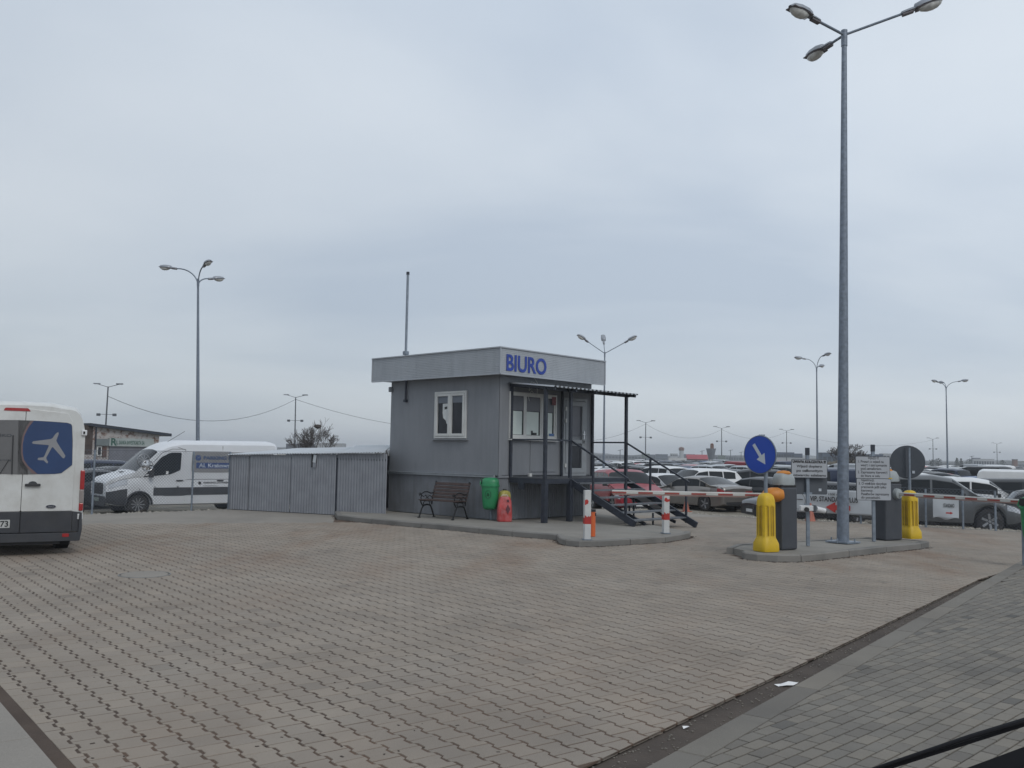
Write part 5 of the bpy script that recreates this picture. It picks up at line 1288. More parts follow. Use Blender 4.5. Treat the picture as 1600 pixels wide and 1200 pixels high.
def car_parts(kind, p):
    """build one detailed car of a kind with the given paint; returns its parts as child objects of an Empty"""
    sp_ = SPEC[kind]; c = sp_['c']; L = c.L
    root = bpy.data.objects.new('parked_car', None); COL.objects.link(root)
    b = MB().add(*c.body()).make('body', p, root, smooth_=38); b.material_slots[0].link = 'OBJECT'; b.material_slots[0].material = p
    MB().add(*c.patch(sp_['ws'][0], sp_['ws'][1], 7.15, 10)).make('windscreen', M_carglass, root, smooth_=60)
    if sp_['rs']: MB().add(*c.patch(sp_['rs'][0], sp_['rs'][1], 7.25, 10)).make('rear_window', M_carglass, root, smooth_=60)
    for a, b_ in sp_['sw']:
        for sd in (1, -1): MB().add(*c.patch(a, b_, 6.08, 6.94, sides=(sd,))).make('side_window', M_carglass, root, smooth_=60)
    for sd in (1, -1):
        MB().add(*c.patch(.035, .42, 3.9, 4.9, .006, sides=(sd,))).make('headlight', M_lens, root, smooth_=60)
        MB().add(*c.patch(L - .34, L - .006, 3.8, 4.95, .006, sides=(sd,))).make('taillight', M_lampred, root, smooth_=60)
        x_ = L / 2 - sp_['ws'][0] - .35; y_ = c.W / 2 + .07; z_ = interp(sp_['ws'][0] + .3, c.belt) + .06
        MB().box((x_, sd * y_, z_), (.10, .17, .13)).box((x_ + .02, sd * (y_ - .1), z_ - .04), (.05, .1, .04)).make('mirror', M_black, root, bevel=.03)
    def face(x, z): 
        return interp(x, c.belt)
    zb_ = c.belt[0][1]
    MB().prism(rrect(-.42, -.10, .42, .10, .04), .03, (L / 2 - .012, 0, zb_ - .10), (0, 1, 0), (0, 0, 1)).make('grille', M_black, root)
    MB().prism(rrect(-.70, -.08, .70, .08, .04), .02, (L / 2 - .010, 0, .36), (0, 1, 0), (0, 0, 1)).make('front_intake', M_black, root)
    MB().box((L / 2 + .022, 0, .42), (.01, .50, .11)).make('number_plate', M_white, root)
    zr_ = c.belt[-1][1]
    for sd in (1, -1): MB().prism(rrect(-.20, -.09, .20, .09, .03), .012, (-L / 2 - .001, sd * (c.W / 2 * .90 - .24), zr_ - .14), (0, -1, 0), (0, 0, 1)).make('taillight', M_lampred, root)
    MB().box((-L / 2 - .012, 0, zr_ - .17), (.012, .50, .11)).make('number_plate', M_white, root)
    MB().prism(rrect(-.72, -.07, .72, .07, .04), .012, (-L / 2 - .001, 0, .36), (0, -1, 0), (0, 0, 1)).make('rear_bumper', M_black, root)
    for a in c.ax:
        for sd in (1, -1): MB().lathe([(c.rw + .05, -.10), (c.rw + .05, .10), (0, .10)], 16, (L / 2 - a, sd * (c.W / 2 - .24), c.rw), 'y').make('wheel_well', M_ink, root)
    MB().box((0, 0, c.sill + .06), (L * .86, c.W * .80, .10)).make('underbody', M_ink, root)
    for a in (sp_['sw'][0][1] + .03, sp_['sw'][1][1] + .03 if len(sp_['sw']) > 1 else 2.4):
        pass
    add_wheels(root, c, 5 if kind != 'suv' else 6)
    return root
PROTO = {}
def put_car(kind, col, x, y, hd, label, group=None, cat='car', name='parked_car', z=None):
    """hd: heading in degrees, 0 = +X"""
    if kind not in PROTO:
        PROTO[kind] = car_parts(kind, col); r = PROTO[kind]
    else: r = dup(PROTO[kind])
    for ch in r.children:
        if ch.name.startswith('body'): ch.material_slots[0].material = col
    r.name = name
    r.location = (x, y, (gz(x, y) - .05) if z is None else z); r.rotation_euler = (0, 0, R(hd)); tag(r, label, cat, group); return r
P_silver = paint('silver', (.40, .42, .44), .3, .5); P_white = paint('white', (.62, .63, .64)); P_black = paint('black', (.012, .013, .016)); P_grey = paint('grey', (.12, .125, .13), .3, .5)
P_dgrey = paint('dark_grey', (.045, .048, .055), .3, .4); P_red = paint('burgundy', (.24, .008, .018), .42); P_navy = paint('navy', (.018, .028, .06), .3, .3); P_champ = paint('champagne', (.25, .235, .22), .28, .6)
P_blue = paint('blue', (.04, .09, .22)); P_red2 = paint('bright_red', (.38, .02, .02))
def pos(u, v, Y):
    p = at(u, v, Y); return p.x, Y
# near rows on the right
GRP = 'parked cars in the lot'
def pc(kind, col, u, Y, hd, label): 
    x, y = pos(u, 760, Y); return put_car(kind, col, x, y, hd, label, GRP)
pc('suv', P_red, 975, 37, -80, 'burgundy car parked behind the deck stairs')
pc('sedan', P_champ, 1090, 40.5, 122, 'grey champagne sedan seen from the rear left, behind the barrier arm tip')
pc('sedan', P_black, 1187, 40.5, 122, 'black sedan parked right of the grey champagne sedan')
pc('estate', P_dgrey, 1258, 42.5, 120, 'dark grey car seen under the blue round sign')
pc('suv', P_white, 1090, 47.5, 205, 'white car side on behind the grey champagne sedan')
pc('hatch', P_white, 1040, 43, -60, 'white car between the burgundy car and the grey sedan')
pc('suv', P_dgrey, 1170, 49, 165, 'dark grey car behind the black sedan')
pc('delivery', P_navy, 1290, 36.5, 200, 'dark navy van parked behind the VIP, STANDARD PLUS banner')
pc('estate', P_black, 1268, 33.2, 190, 'black car low behind the left end of the long banner')
pc('hatch', P_white, 1400, 36.0, -28, 'white car with pale windscreen behind the farther barrier cabinet')
pc('suv', P_grey, 1457, 28.8, -22, 'metallic grey car with spoked wheel behind the STANDARD banner')
pc('suv', P_white, 1520, 33.0, -26, 'white car behind the metallic grey car')
pc('suv', P_black, 1600, 33.0, -26, 'black car near the right edge behind the mesh fence')
pc('delivery', P_white, 1622, 42, -30, 'white van at the right edge of the photo')
pc('estate', P_black, 1700, 27.5, -22, 'black car cut off by the right edge behind the green litter bin')
# left, behind the chain-link fence
def pcl(kind, col, u, Y, hd, label):
    x, y = pos(u, 760, Y); return put_car(kind, col, x, y, hd, label, 'cars behind the chain link fence')
pcl('estate', P_silver, 172, 43, -145, 'silver car by the brick building, its pale roof above the dark cars')
pcl('hatch', P_black, 163, 37, -125, 'black car left of the far white van')
pcl('hatch', P_navy, 196, 39.5, -130, 'dark blue car just behind the bonnet of the far white van')
pcl('suv', P_navy, 130, 40, -140, 'dark car half hidden behind the near white van')
pcl('sedan', P_dgrey, 118, 33.5, -120, 'dark grey car behind the tall fence post')

# ------------------------------------------------------------------ the two white vans
VAN = Car(6.0, 2.06, 2.55, [(0, 1.04), (.08, 1.20), (.50, 1.34), (.86, 1.44), (1.55, 2.14), (2.0, 2.40), (2.5, 2.50), (5.78, 2.53), (5.95, 2.50), (6.0, 2.44)], [(0, .98), (.4, 1.18), (.95, 1.26), (6.0, 1.28)], 3.75, 1.02, .345, sill=.30, tumble=.115, plan=(.40, .80, .12, .955), step=.12, sq=1, crown=.035)
P_van = paint('van_white', (.60, .62, .65), .35, dirt=.12)
P_vand = mat('paint_dirty_van', (.56, .57, .56), .42, var=.06, scale=1.2, dirt=.5, dirtcol=(.32, .30, .27), coat=.25)
M_trim = mat('van_trim_plastic', (.030, .033, .040), .6, var=.2, dirt=.3, dirtcol=(.07, .065, .06))
M_vfilm = mat('van_window_film', (.125, .125, .128), .3, var=.08, scale=2, spec=.5)
def van(label, P, hd, p):
    t = thing('white_van', label, 'van', P, hd, 'white shuttle vans'); c = VAN; L = c.L
    MB().add(*c.body()).make('body', p, t, smooth_=38)
    MB().add(*c.patch(.88, 1.60, 7.05, 10, .006)).make('windscreen', M_carglass, t, smooth_=60)
    add_wheels(t, c, 10, .235, van=True)
    for a in c.ax:
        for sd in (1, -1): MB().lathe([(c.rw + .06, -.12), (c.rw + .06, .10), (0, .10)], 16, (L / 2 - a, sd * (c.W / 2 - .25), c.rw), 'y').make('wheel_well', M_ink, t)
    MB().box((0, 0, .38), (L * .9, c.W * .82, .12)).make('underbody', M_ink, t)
    for sd in (1, -1):
        # dark lower cladding in three lengths between the arches
        for a, b in ((c.ax[0] + .46, c.ax[1] - .46), (c.ax[1] + .46, L - .10)):
            MB().add(*c.patch(a, b, 3.0, 3.75, .012, sides=(sd,))).make('side_cladding', M_trim, t, smooth_=60)
        for ax in c.ax:
            q = MB(); pts = []
            for k in range(13):
                an = math.pi * (k / 12); xx, zz = ax - (c.rw + .085) * math.cos(an), c.rw + (c.rw + .085) * math.sin(an); pts.append((L / 2 - xx, sd * (c.W / 2 * (1.0 if xx > .4 else .985) + .004), zz))
            q.tube(pts, .035, 6).make('arch_trim', M_trim, t, smooth_=60)
        x_ = L / 2 - 1.35; MB().box((x_, sd * (c.W / 2 + .13), 1.42), (.12, .22, .34)).box((x_ + .02, sd * (c.W / 2 + .03), 1.30), (.06, .12, .08)).make('mirror', M_black, t, bevel=.04)
        MB().add(*c.patch(.06, .62, 4.2, 5.0, .012, sides=(sd,))).make('headlight', M_lens, t, smooth_=60)
    # front: grille, bumper, plate
    MB().prism(rrect(-.52, -.20, .52, .17, .07), .03, (L / 2 - .008, 0, .88), (0, 1, 0), (0, 0, 1)).make('grille', M_black, t)
    for k in range(4): MB().box((L / 2 + .03, 0, .74 + k * .085), (.015, .94, .014)).make('grille_bar', M_chrome if k == 3 else M_trim, t)
    for sd in (1, -1): MB().add(*c.patch(0.0, .62, 1.9, 3.75, .02, sides=(sd,))).make('bumper_corner', M_trim, t, smooth_=60)
    MB().prism(rrect(-.82, -.16, .82, .16, .06), .05, (L / 2 - .01, 0, .46), (0, 1, 0), (0, 0, 1)).make('bumper_face', M_trim, t)
    MB().box((L / 2 + .05, 0, .50), (.01, .52, .115)).make('number_plate', mat('plate_green_grey', (.22, .26, .24), .5), t)
    return t
def side_y(x, z, c=VAN): 
    sec = c.section(x)
    for a, b in zip(sec[2:8], sec[3:9]):
        if a[1] <= z <= b[1]: return lerp(a[0], b[0], (z - a[1]) / (b[1] - a[1] + 1e-9))
    return c.W / 2
# far van: heading down and to the left, left side towards the camera
hdv = R(180 + 40)
fw = at(217, 760, 31.0); fx_, fy_ = fw.x, 31.0
ch_, sh_ = math.cos(hdv), math.sin(hdv)
lw_ = (-sh_, ch_)       # left of heading
# centre such that the left front wheel stands at the surveyed spot
cx_ = fx_ - ch_ * (3.0 - 1.02) + 0 * 1; cy_ = fy_ - sh_ * (3.0 - 1.02)
cx_ -= lw_[0] * .95; cy_ -= lw_[1] * .95
if (cy_ + lw_[1] - cy_) > 0 and False: pass
v2 = van('white shuttle van behind the chain link fence, nose left beside the zinc shed', (cx_, cy_, LOT - .04), hdv, P_van)
Ssg = 1           # +y local is the left side
def sidepoly(t, name, poly, mt, off_=.012, th=.004, parent=None, x_is_front=True):
    """polygon on the left flank: x measured from the front bumper, z height"""
    pts = [Vector((3.0 - x, side_y(x, z) + off_, z)) for x, z in poly]
    n = len(pts); vs = pts + [p - Vector((0, .012, 0)) for p in pts]
    fs = [tuple(range(n)), tuple(range(2 * n - 1, n - 1, -1))] + [(i, n + i, n + (i + 1) % n, (i + 1) % n) for i in range(n)]
    return MB().add(vs, fs).make(name, mt, parent or t)
def rounded(poly, r=.06):
    o = []
    for i in range(len(poly)):
        a, b, c_ = Vector(poly[i - 1]), Vector(poly[i]), Vector(poly[(i + 1) % len(poly)])
        da = (a - b); dc = (c_ - b); ra = min(r, da.length / 2.2); rc_ = min(r, dc.length / 2.2); p0 = b + da.normalized() * ra; p1 = b + dc.normalized() * rc_
        for k in range(4): f = k / 3; o.append(tuple(p0.lerp(b, f).lerp(b.lerp(p1, f), f)))
    return o
sidepoly(v2, 'door_window', rounded([(1.12, 1.26), (2.05, 1.36), (2.38, 1.50), (2.42, 2.10), (2.05, 2.10), (1.75, 1.95)], .05), M_carglass)
sidepoly(v2, 'side_film', rounded([(2.75, 1.42), (5.85, 1.42), (5.85, 2.14), (2.80, 2.14)], .10), mat('side_window_film', (.20, .20, .205), .4, var=.08, scale=2))
for pts in ([(2.56, .45), (2.56, 2.2), (2.3, 2.28)], [(1.0, .62), (1.05, 1.25), (1.75, 2.08), (2.1, 2.22), (2.56, 2.22)], [(3.9, .5), (3.9, 2.35)], [(2.56, .62), (1.85, .62), (1.5, .95)], [(2.6, 1.18), (5.9, 1.18)]):
    MB().tube([(3.0 - x, side_y(x, z) + .001, z) for x, z in pts], .008, 4).make('door_seam', M_ink, v2)
for x in (2.36, 3.80): MB().box((3.0 - x, side_y(x, 1.14) + .025, 1.14), (.24, .035, .04)).make('door_handle', M_black, v2, bevel=.01)
MB().lathe([(.0, .03), (.03, .02), (.03, 0)], 12, (3.0 - 2.30, side_y(2.3, .93), .93), 'y').make('lock', M_black, v2)
sidepoly(v2, 'sticker', [(1.88, 1.36), (1.96, 1.36), (1.96, 1.46), (1.88, 1.46)], M_white, .018)
# lettering on the film: the shop style sign text, read from front to back
ys = lambda z: side_y(3.5, z) + .018
circ = [(3.0 + .10 * math.cos(k * math.pi / 12), 1.93 + .10 * math.sin(k * math.pi / 12)) for k in range(24)]
M_vblue = mat('van_print_blue', (.018, .05, .17), .4, var=.05)
sidepoly(v2, 'logo_disc', circ[::-1], M_vblue, .016)
text('lettering', 'PARKING LOTNISKO', .17, mat('print_slate', (.035, .07, .17), .5), v2, (3.0 - 3.18, ys(1.88), 1.87), (-1, 0, 0), (0, 0, 1), width=1.9, bold=.006, th=.001)
sidepoly(v2, 'blue_band', [(2.93, 1.56), (5.2, 1.56), (5.2, 1.76), (2.93, 1.76)], M_vblue, .016)
text('lettering', 'Al. Krakowska', .19, mat('print_pale', (.45, .50, .58), .5), v2, (3.0 - 3.02, ys(1.60) + .006, 1.60), (-1, 0, 0), (0, 0, 1), width=1.35, bold=.004, th=.001)
text('lettering', 'PARKING LOTNISKO', .09, M_ink, v2, (3.0 - 3.20, side_y(3.5, 1.06) + .010, 1.03), (-1, 0, 0), (0, 0, 1), width=1.0, bold=.002, th=.001)
circ = [(3.07 + .055 * math.cos(k * math.pi / 10), 1.05 + .055 * math.sin(k * math.pi / 10)) for k in range(20)]
sidepoly(v2, 'logo_disc', circ[::-1], M_ink, .008)
text('lettering', 'www.parking', .05, M_ink, v2, (3.0 - 3.20, side_y(3.5, .95) + .010, .94), (-1, 0, 0), (0, 0, 1), width=.5, th=.001)
# small plane mark on the blue disc
MB().bar((3.0 - 2.94, side_y(3, 1.93) + .022, 1.88), (3.0 - 3.06, side_y(3, 1.93) + .022, 1.98), .018, .004).bar((3.0 - 2.94, side_y(3, 1.93) + .022, 1.98), (3.0 - 3.04, side_y(3, 1.93) + .022, 1.92), .018, .004).make('plane_mark', MATS['print_pale'], v2)
MB().tube([(3.0 - 2.05, .55, 2.47), (3.0 - 2.62, .60, 2.85)], .008, 5).make('antenna', M_black, v2)
MB().box((3.0 - .66, .25, 1.425), (.16, .20, .02)).make('bonnet_vent', M_black, v2)
MB().tube([(3.0 - .93, .2, 1.50), (3.0 - 1.15, .75, 1.72)], .012, 5).make('wiper', M_black, v2)

# near van: rear end towards the camera
Yn = 14.75; Sm = at(27.8, 868, Yn); hn = R(90 + 31); VX, VY, VZ = 1.0, .90, .965
n_ = Vector((math.cos(hn), math.sin(hn), 0))
v1 = van('dirty white van seen from behind with blue aeroplane film on its rear door', (Sm.x + n_.x * 3.0 * VX, Yn + n_.y * 3.0 * VX, 0), hn, P_vand); v1.scale = (VX, VY, VZ)
RX = -3.0
def vp(u, v):
    """point of the rear face: (right of the seam, height) in metres"""
    P0 = (v1.location.x - n_.x * 3.03 * VX, v1.location.y - n_.y * 3.03 * VX); d = (n_.y, -n_.x)
    s, z = wall(P0, d, u, v); return (s / VY, z / VZ)
EX, EZ = (0, -1, 0), (0, 0, 1)           # rear face: ex runs to the van's right
def rp(name, poly, x_off, th, mt, parent=None, bevel=0):
    return MB().prism(poly, th, (RX - x_off, 0, 0), EX, EZ).make(name, mt, parent or v1, bevel=bevel)
def ccw(poly):
    A = sum(poly[i][0] * poly[(i + 1) % len(poly)][1] - poly[(i + 1) % len(poly)][0] * poly[i][1] for i in range(len(poly)))
    return poly if A > 0 else poly[::-1]
hwd = min(.94, vp(118, 700)[0]); 
ztop_d = vp(40, 638)[1]; zband = vp(60, 799.5)[1]; zbot = vp(60, 832)[1]; zbum = vp(60, 846)[1]
rp('seam_gap', [(-.02, zbot), (.02, zbot), (.02, ztop_d - .02), (-.02, ztop_d - .02)], .006, .004, M_ink)
door_r = ccw(rounded([(.004, zband + .008), (hwd, zband + .008), (hwd, 2.0), (hwd - .045, 2.20), (hwd - .15, ztop_d - .06), (.004, ztop_d)], .02))
door_l = ccw([(-x, z) for x, z in door_r])
DRr = rp('rear_door', door_r, .0, .028, P_vand, bevel=.006); DRl = rp('rear_door', door_l, .0, .028, P_vand, bevel=.006)
low_r = [(.006, zbot), (hwd, zbot), (hwd, zband), (.006, zband)]
rp('lower_door_cladding', low_r, .0, .034, M_trim, DRr, .006); rp('lower_door_cladding', ccw([(-x, z) for x, z in low_r]), .0, .034, M_trim, DRl, .006)
rp('rear_frame', ccw(rounded([(-.99, .40), (.99, .40), (.985, 2.05), (.93, 2.30), (.80, 2.44), (-.80, 2.44), (-.93, 2.30), (-.985, 2.05)], .08)), -.02, .024, P_vand)
# window film of the right door
f1 = lambda a, b: vp(a / 11.43, 620 + b / 11.43); f3 = lambda a, b: vp(a / 7.5, 720 + b / 7.5)
wn_ = [f3(205, 160), f3(640, 155), f3(720, 145), f3(850, 50), f3(860, 0), f1(1300, 780), f1(1290, 520), f1(1270, 485), f1(1200, 462), f1(900, 440), f1(600, 424), f1(330, 418)]
WF = rp('window_film', ccw([(min(x, hwd - .04), z) for x, z in wn_]), .028, .006, M_vfilm, DRr)
bl_ = [f1(605, 428), f1(500, 560), f1(435, 700), f1(405, 850), f1(405, 1000), f1(425, 1120), f3(330, 60), f3(400, 120), f3(440, 153), f3(640, 152), f3(718, 142), f3(846, 48), f3(855, 0), f1(1292, 780), f1(1282, 522), f1(1262, 490), f1(1198, 468), f1(900, 446)]
M_filmblue = mat('film_blue', (.018, .045, .125), .3, var=.12, scale=2, spec=.5)
rp('blue_print', ccw([(min(x, hwd - .045), z) for x, z in bl_]), .0345, .003, M_filmblue, DRr)
hal = [f1(600, 428), f1(545, 428), f1(470, 540), f1(405, 690), f1(380, 850), f1(378, 1000), f1(400, 1150), f3(300, 60), f3(380, 150), f3(440, 153), f3(400, 120), f3(330, 60), f1(425, 1120), f1(405, 1000), f1(405, 850), f1(435, 700), f1(500, 560)]
rp('halo_print', ccw(hal), .0342, .002, mat('film_halo', (.15, .10, .10), .35, var=.1), DRr)
pl_ = [(1045, 635), (1045, 670), (1005, 780), (1015, 810), (1165, 1050), (1160, 1075), (1135, 1100), (1115, 1090), (945, 900), (925, 905), (825, 1085), (830, 1120), (858, 1160), (850, 1185), (830, 1185), (780, 1135), (690, 1130), (668, 1115), (685, 1090), (770, 1080), (790, 1060), (870, 880), (865, 862), (600, 840), (570, 825), (590, 795), (905, 755), (940, 735), (985, 670), (1020, 640)]
rp('plane_print', ccw([f1(*p) for p in pl_]), .038, .002, mat('film_plane', (.23, .235, .25), .35, var=.05), DRr)
wl_ = ccw([(-x, z) for x, z in [(min(x, hwd - .04), z) for x, z in wn_]])
rp('window_film', wl_, .028, .006, M_vfilm, DRl)
M_fprint = mat('film_print', (.045, .05, .06), .5, var=0)
sx_, sz_ = vp(17.6, 680.5); text('lettering', 'PARKING LOTNISKO', .062, M_fprint, DRl, (RX - .036, -(sx_) + .98, sz_ - .02), EX, EZ, width=.98, bold=.001, th=.001)
sx_, sz_ = vp(17.6, 718); text('lettering', 'www.parking', .04, M_fprint, DRl, (RX - .036, -(sx_) + .40, sz_ - .02), EX, EZ, width=.40, th=.001)
MB().bar((RX - .04, -vp(20.5, 680)[0], vp(20.5, 680)[1]), (RX - .04, -vp(18.5, 742)[0], vp(18.5, 741)[1]), .02, .02).bar((RX - .04, -vp(14, 718)[0], vp(14, 718)[1]), (RX - .04, -vp(0, 741)[0], vp(0, 740)[1]), .012, .012).make('defrost_strip', M_black, DRl)
# brake light, handle, emblem, plate
_bz = min(2.44, vp(27, 629.5)[1]); rp('brake_light', ccw(rounded([(vp(6, 633)[0], _bz - .05), (vp(9, 629)[0], _bz), (vp(45, 629)[0], _bz), (vp(49, 633)[0], _bz - .05)], .015)), -.0, .035, M_lampred)
h0 = vp(51, 757.8); rp('door_handle', rrect(h0[0] - .125, h0[1] - .022, h0[0] + .125, h0[1] + .022, .015), .045, .03, M_black, DRr, .005)
rp('handle_cup', [(h0[0] + .07 * math.cos(k * math.pi / 8), h0[1] + .018 + .045 * math.sin(k * math.pi / 8)) for k in range(9)], .028, .012, M_trim, DRr)
o0 = vp(79.5, 791.5)
EM = rp('oval_emblem', [(o0[0] + .085 * math.cos(k * math.pi / 16), o0[1] + .034 * math.sin(k * math.pi / 16)) for k in range(32)], .028, .012, M_chrome, DRr)
rp('oval_face', [(o0[0] + .075 * math.cos(k * math.pi / 16), o0[1] + .027 * math.sin(k * math.pi / 16)) for k in range(32)], .0405, .003, mat('emblem_dark', (.02, .025, .045), .3), DRr)
text('lettering', 'Ford', .04, M_chrome, DRr, (RX - .045, -(o0[0] - .045), o0[1] - .013), EX, EZ, width=.09, shear=.3, th=.0006)
p0, p1 = vp(0, 825), vp(15.6, 812)
rp('number_plate', rrect(p1[0] - .52, p0[1], p1[0], p1[1], .008), .036, .008, mat('plate_white', (.42, .43, .42), .5, dirt=.3), DRl)
text('lettering', 'WI 4873', (p1[1] - p0[1]) * 1.0, M_ink, DRl, (RX - .046, -(p1[0] - .50), p0[1] + .022), EX, EZ, width=.48, bold=.003, th=.001)
# taillights
for sd in (1, -1):
    x0, x1 = .945, .995
    za_, zb1, zc1, zd_ = vp(125, 735)[1], vp(125, 765)[1], vp(125, 786)[1], vp(125, 798)[1]
    MB().box((RX + .03, -sd * .975, (za_ + zb1) / 2), (.12, .075, za_ - zb1)).make('taillight', M_lampred, v1, bevel=.012)
    MB().box((RX + .03, -sd * .973, (zb1 + zc1) / 2), (.12, .072, zb1 - zc1)).make('reversing_light', mat('smoky_lens', (.25, .22, .21), .2, var=.2), v1, bevel=.01)
    MB().box((RX + .03, -sd * .973, (zc1 + zd_) / 2), (.12, .072, zc1 - zd_)).make('taillight', M_lampred, v1, bevel=.012)
    for zz in (vp(123, 676)[1], vp(125, 807)[1]): MB().box((RX - .02, -sd * .965, zz), (.06, .09, .095)).make('hinge', M_white, v1, bevel=.012); MB().box((RX - .052, -sd * .96, zz), (.01, .03, .045)).make('hinge_pin', M_ink, v1)
for sd in (1, -1): rp('corner_cladding', ccw([(sd * (hwd + .004), zbot), (sd * .985, zbot), (sd * .985, zband - .02), (sd * (hwd + .004), zband)]), .0, .03, M_trim, bevel=.006)
# bumper
bpy_ = ccw(rounded([(-.97, zbum), (.97, zbum), (1.0, zbot + .05), (.985, zband - .02), (.95, zband - .02), (.94, zbot - .01), (-.94, zbot - .01), (-.95, zband - .02), (-.985, zband - .02), (-1.0, zbot + .05)], .02))
rp('rear_bumper', bpy_, -.06, .17, M_trim, bevel=.02)
MB().box((RX + .1, 0, zbum + .0), (.3, 1.3, .10)).make('rear_valance', M_ink, v1)
r0 = vp(101.5, 835.5); rp('reflector', rrect(r0[0] - .055, r0[1] - .028, r0[0] + .055, r0[1] + .028, .01), .11, .006, M_lampred)
MB().tube([(RX - .05, -.45, .26), (RX + .4, -.45, .28)], .03, 8).make('exhaust', M_galv, v1)

# ------------------------------------------------------------------ the many cars farther back (one mesh each, paint by object)
FAR = {}
def far_mesh(kind):
    sp_ = SPEC[kind]; c0 = sp_['c']; c = Car.__new__(Car); c.__dict__.update(c0.__dict__); c.xs = [c0.xs[i] for i in range(0, len(c0.xs), 2)]
    if c.xs[-1] != c0.L: c.xs.append(c0.L)
    mb = MB(); mb.add(*c.body(), 0); mb.add(*c0.patch(sp_['ws'][0], sp_['ws'][1], 7.15, 10, .008), 1)
    if sp_['rs']: mb.add(*c0.patch(sp_['rs'][0], sp_['rs'][1], 7.25, 10, .008), 1)
    for a, b_ in sp_['sw']: mb.add(*c0.patch(a, b_, 6.08, 6.94, .008), 1)
    mb.add(*c0.patch(c.L - .34, c.L - .006, 3.8, 4.95, .01), 3); mb.add(*c0.patch(.035, .42, 3.9, 4.9, .01), 4)
    for a in c.ax:
        for sd in (1, -1): mb.lathe([(0, -.1), (c.rw, -.1), (c.rw, .1), (0, .1)], 12, (c.L / 2 - a, sd * (c.W / 2 - .12), c.rw), 'y', 2)
    me = bpy.data.meshes.new('parked_car'); me.from_pydata(mb.v, [], mb.f)
    for m_ in (P_white, M_carglass, M_tyre, M_lampred, M_lens): me.materials.append(m_)
    me.polygons.foreach_set('material_index', mb.m); me.polygons.foreach_set('use_smooth', [True] * len(mb.f))
    try: me.set_sharp_from_angle(angle=R(38))
    except Exception: pass
    return me
for k in SPEC: FAR[k] = far_mesh(k)
rnd = random.Random(11)
palette = [(P_silver, 'silver'), (P_white, 'white'), (P_black, 'black'), (P_grey, 'grey'), (P_dgrey, 'dark grey'), (P_navy, 'navy blue'), (P_red, 'burgundy'), (P_blue, 'blue'), (P_champ, 'champagne'), (P_red2, 'bright red')]
wts = [5, 6, 4, 3, 4, 2, 1, 1, 1.5, .6]
rows_ = [53, 59, 69, 75, 86, 93, 105, 112, 126, 134, 150, 160, 176]
cnt = 0
for ri, Y0 in enumerate(rows_):
    x = .060 * Y0
    while x < .62 * Y0:
        if rnd.random() < .10: x += 2.7; continue
        y_ = Y0 - (x - .06 * Y0) * .25 + rnd.uniform(-.35, .35)
        kind = rnd.choices(['sedan', 'suv', 'hatch', 'estate', 'delivery'], [3, 4, 3, 3, .5])[0]; p_, nm = rnd.choices(palette, wts)[0]
        u_ = 800 + x / y_ * F_PX
        o = bpy.data.objects.new('parked_car', FAR[kind]); COL.objects.link(o); o.material_slots[0].link = 'OBJECT'; o.material_slots[0].material = p_
        o.location = (x, y_, gz(x, y_) - .05); o.rotation_euler = (0, 0, R(118 + (180 if rnd.random() < .5 else 0) + rnd.gauss(0, 3)))
        dist = 'front' if ri < 2 else ('middle' if ri < 6 else 'far')
        where = 'behind the stairs' if u_ < 1100 else ('near the blue sign' if u_ < 1240 else ('near the tall lamp post' if u_ < 1390 else 'right of the round sign'))
        tag(o, '%s %s in the %s rows, %s' % (nm, {'sedan': 'sedan', 'suv': 'tall car', 'hatch': 'small car', 'estate': 'estate car', 'delivery': 'van'}[kind], dist, where), 'car', '%s %s in %s rows %s' % (nm, {'sedan': 'sedans', 'suv': 'tall cars', 'hatch': 'small cars', 'estate': 'estate cars', 'delivery': 'vans'}[kind], dist, where)); cnt += 1
        x += 2.75 * 1.05
for (u_, Y0, kind, p_, nm) in ((958, 58, 'suv', P_white, 'white tall car seen just right of the hut, above the burgundy car'), (990, 62, 'suv', P_white, 'white tall car between the canopy post and the stair handrail'), (940, 56, 'estate', P_silver, 'silver car close to the hut edge')):
    pass
print('far cars', cnt)
# ================================================================== BACKGROUND
M_brickw = None
def far_build(name, label, cat, u0, u1, vt, Y, mt, zb=None, depth=None, windows=None, rooflines=None, wmat=None, skew=0):
    a, b = at(u0, vt, Y), at(u1, vt, Y); zb_ = gz((a.x + b.x) / 2, Y) - .05; H = (a.z + b.z) / 2 - zb_; W_ = b.x - a.x; dp = depth or max(3, W_ * .4)
    t = thing(name, label, cat, (a.x + W_ / 2, Y + dp / 2, zb_), skew)
    MB().box((0, 0, H / 2), (W_, dp, H)).make('wall', mt, t)
    MB().box((0, 0, H + H * .015), (W_ * 1.01, dp * 1.02, H * .03 + .1)).make('roof', rooflines or mt, t)
    if windows:
        nx_, ny_ = windows; wm = wmat or mat('far_window', (.03, .04, .055), .25)
        for j in range(ny_):
            for i in range(nx_):
                x = -W_ / 2 + W_ * (i + .5) / nx_; z = H * (j + .55) / ny_
                MB().box((x, -dp / 2 - .03, z), (W_ / nx_ * .72, .06, H / ny_ * .42)).make('window', wm, t)
    return t, W_, H, dp
M_fblue = mat('far_blue_cladding', (.045, .065, .10), .6, var=.1, scale=.2)
M_fgrey = mat('far_grey_wall', (.14, .155, .18), .7, var=.12, scale=.2)
M_fpale = mat('far_pale_wall', (.34, .36, .38), .7, var=.08, scale=.2)
M_fwhite = mat('far_white_wall', (.50, .51, .52), .7, var=.08, scale=.3)
M_fred = mat('far_red_roof', (.30, .045, .06), .6, var=.15, scale=.3)
M_fbrick = mat('far_brick', (.14, .07, .05), .8, var=.2)
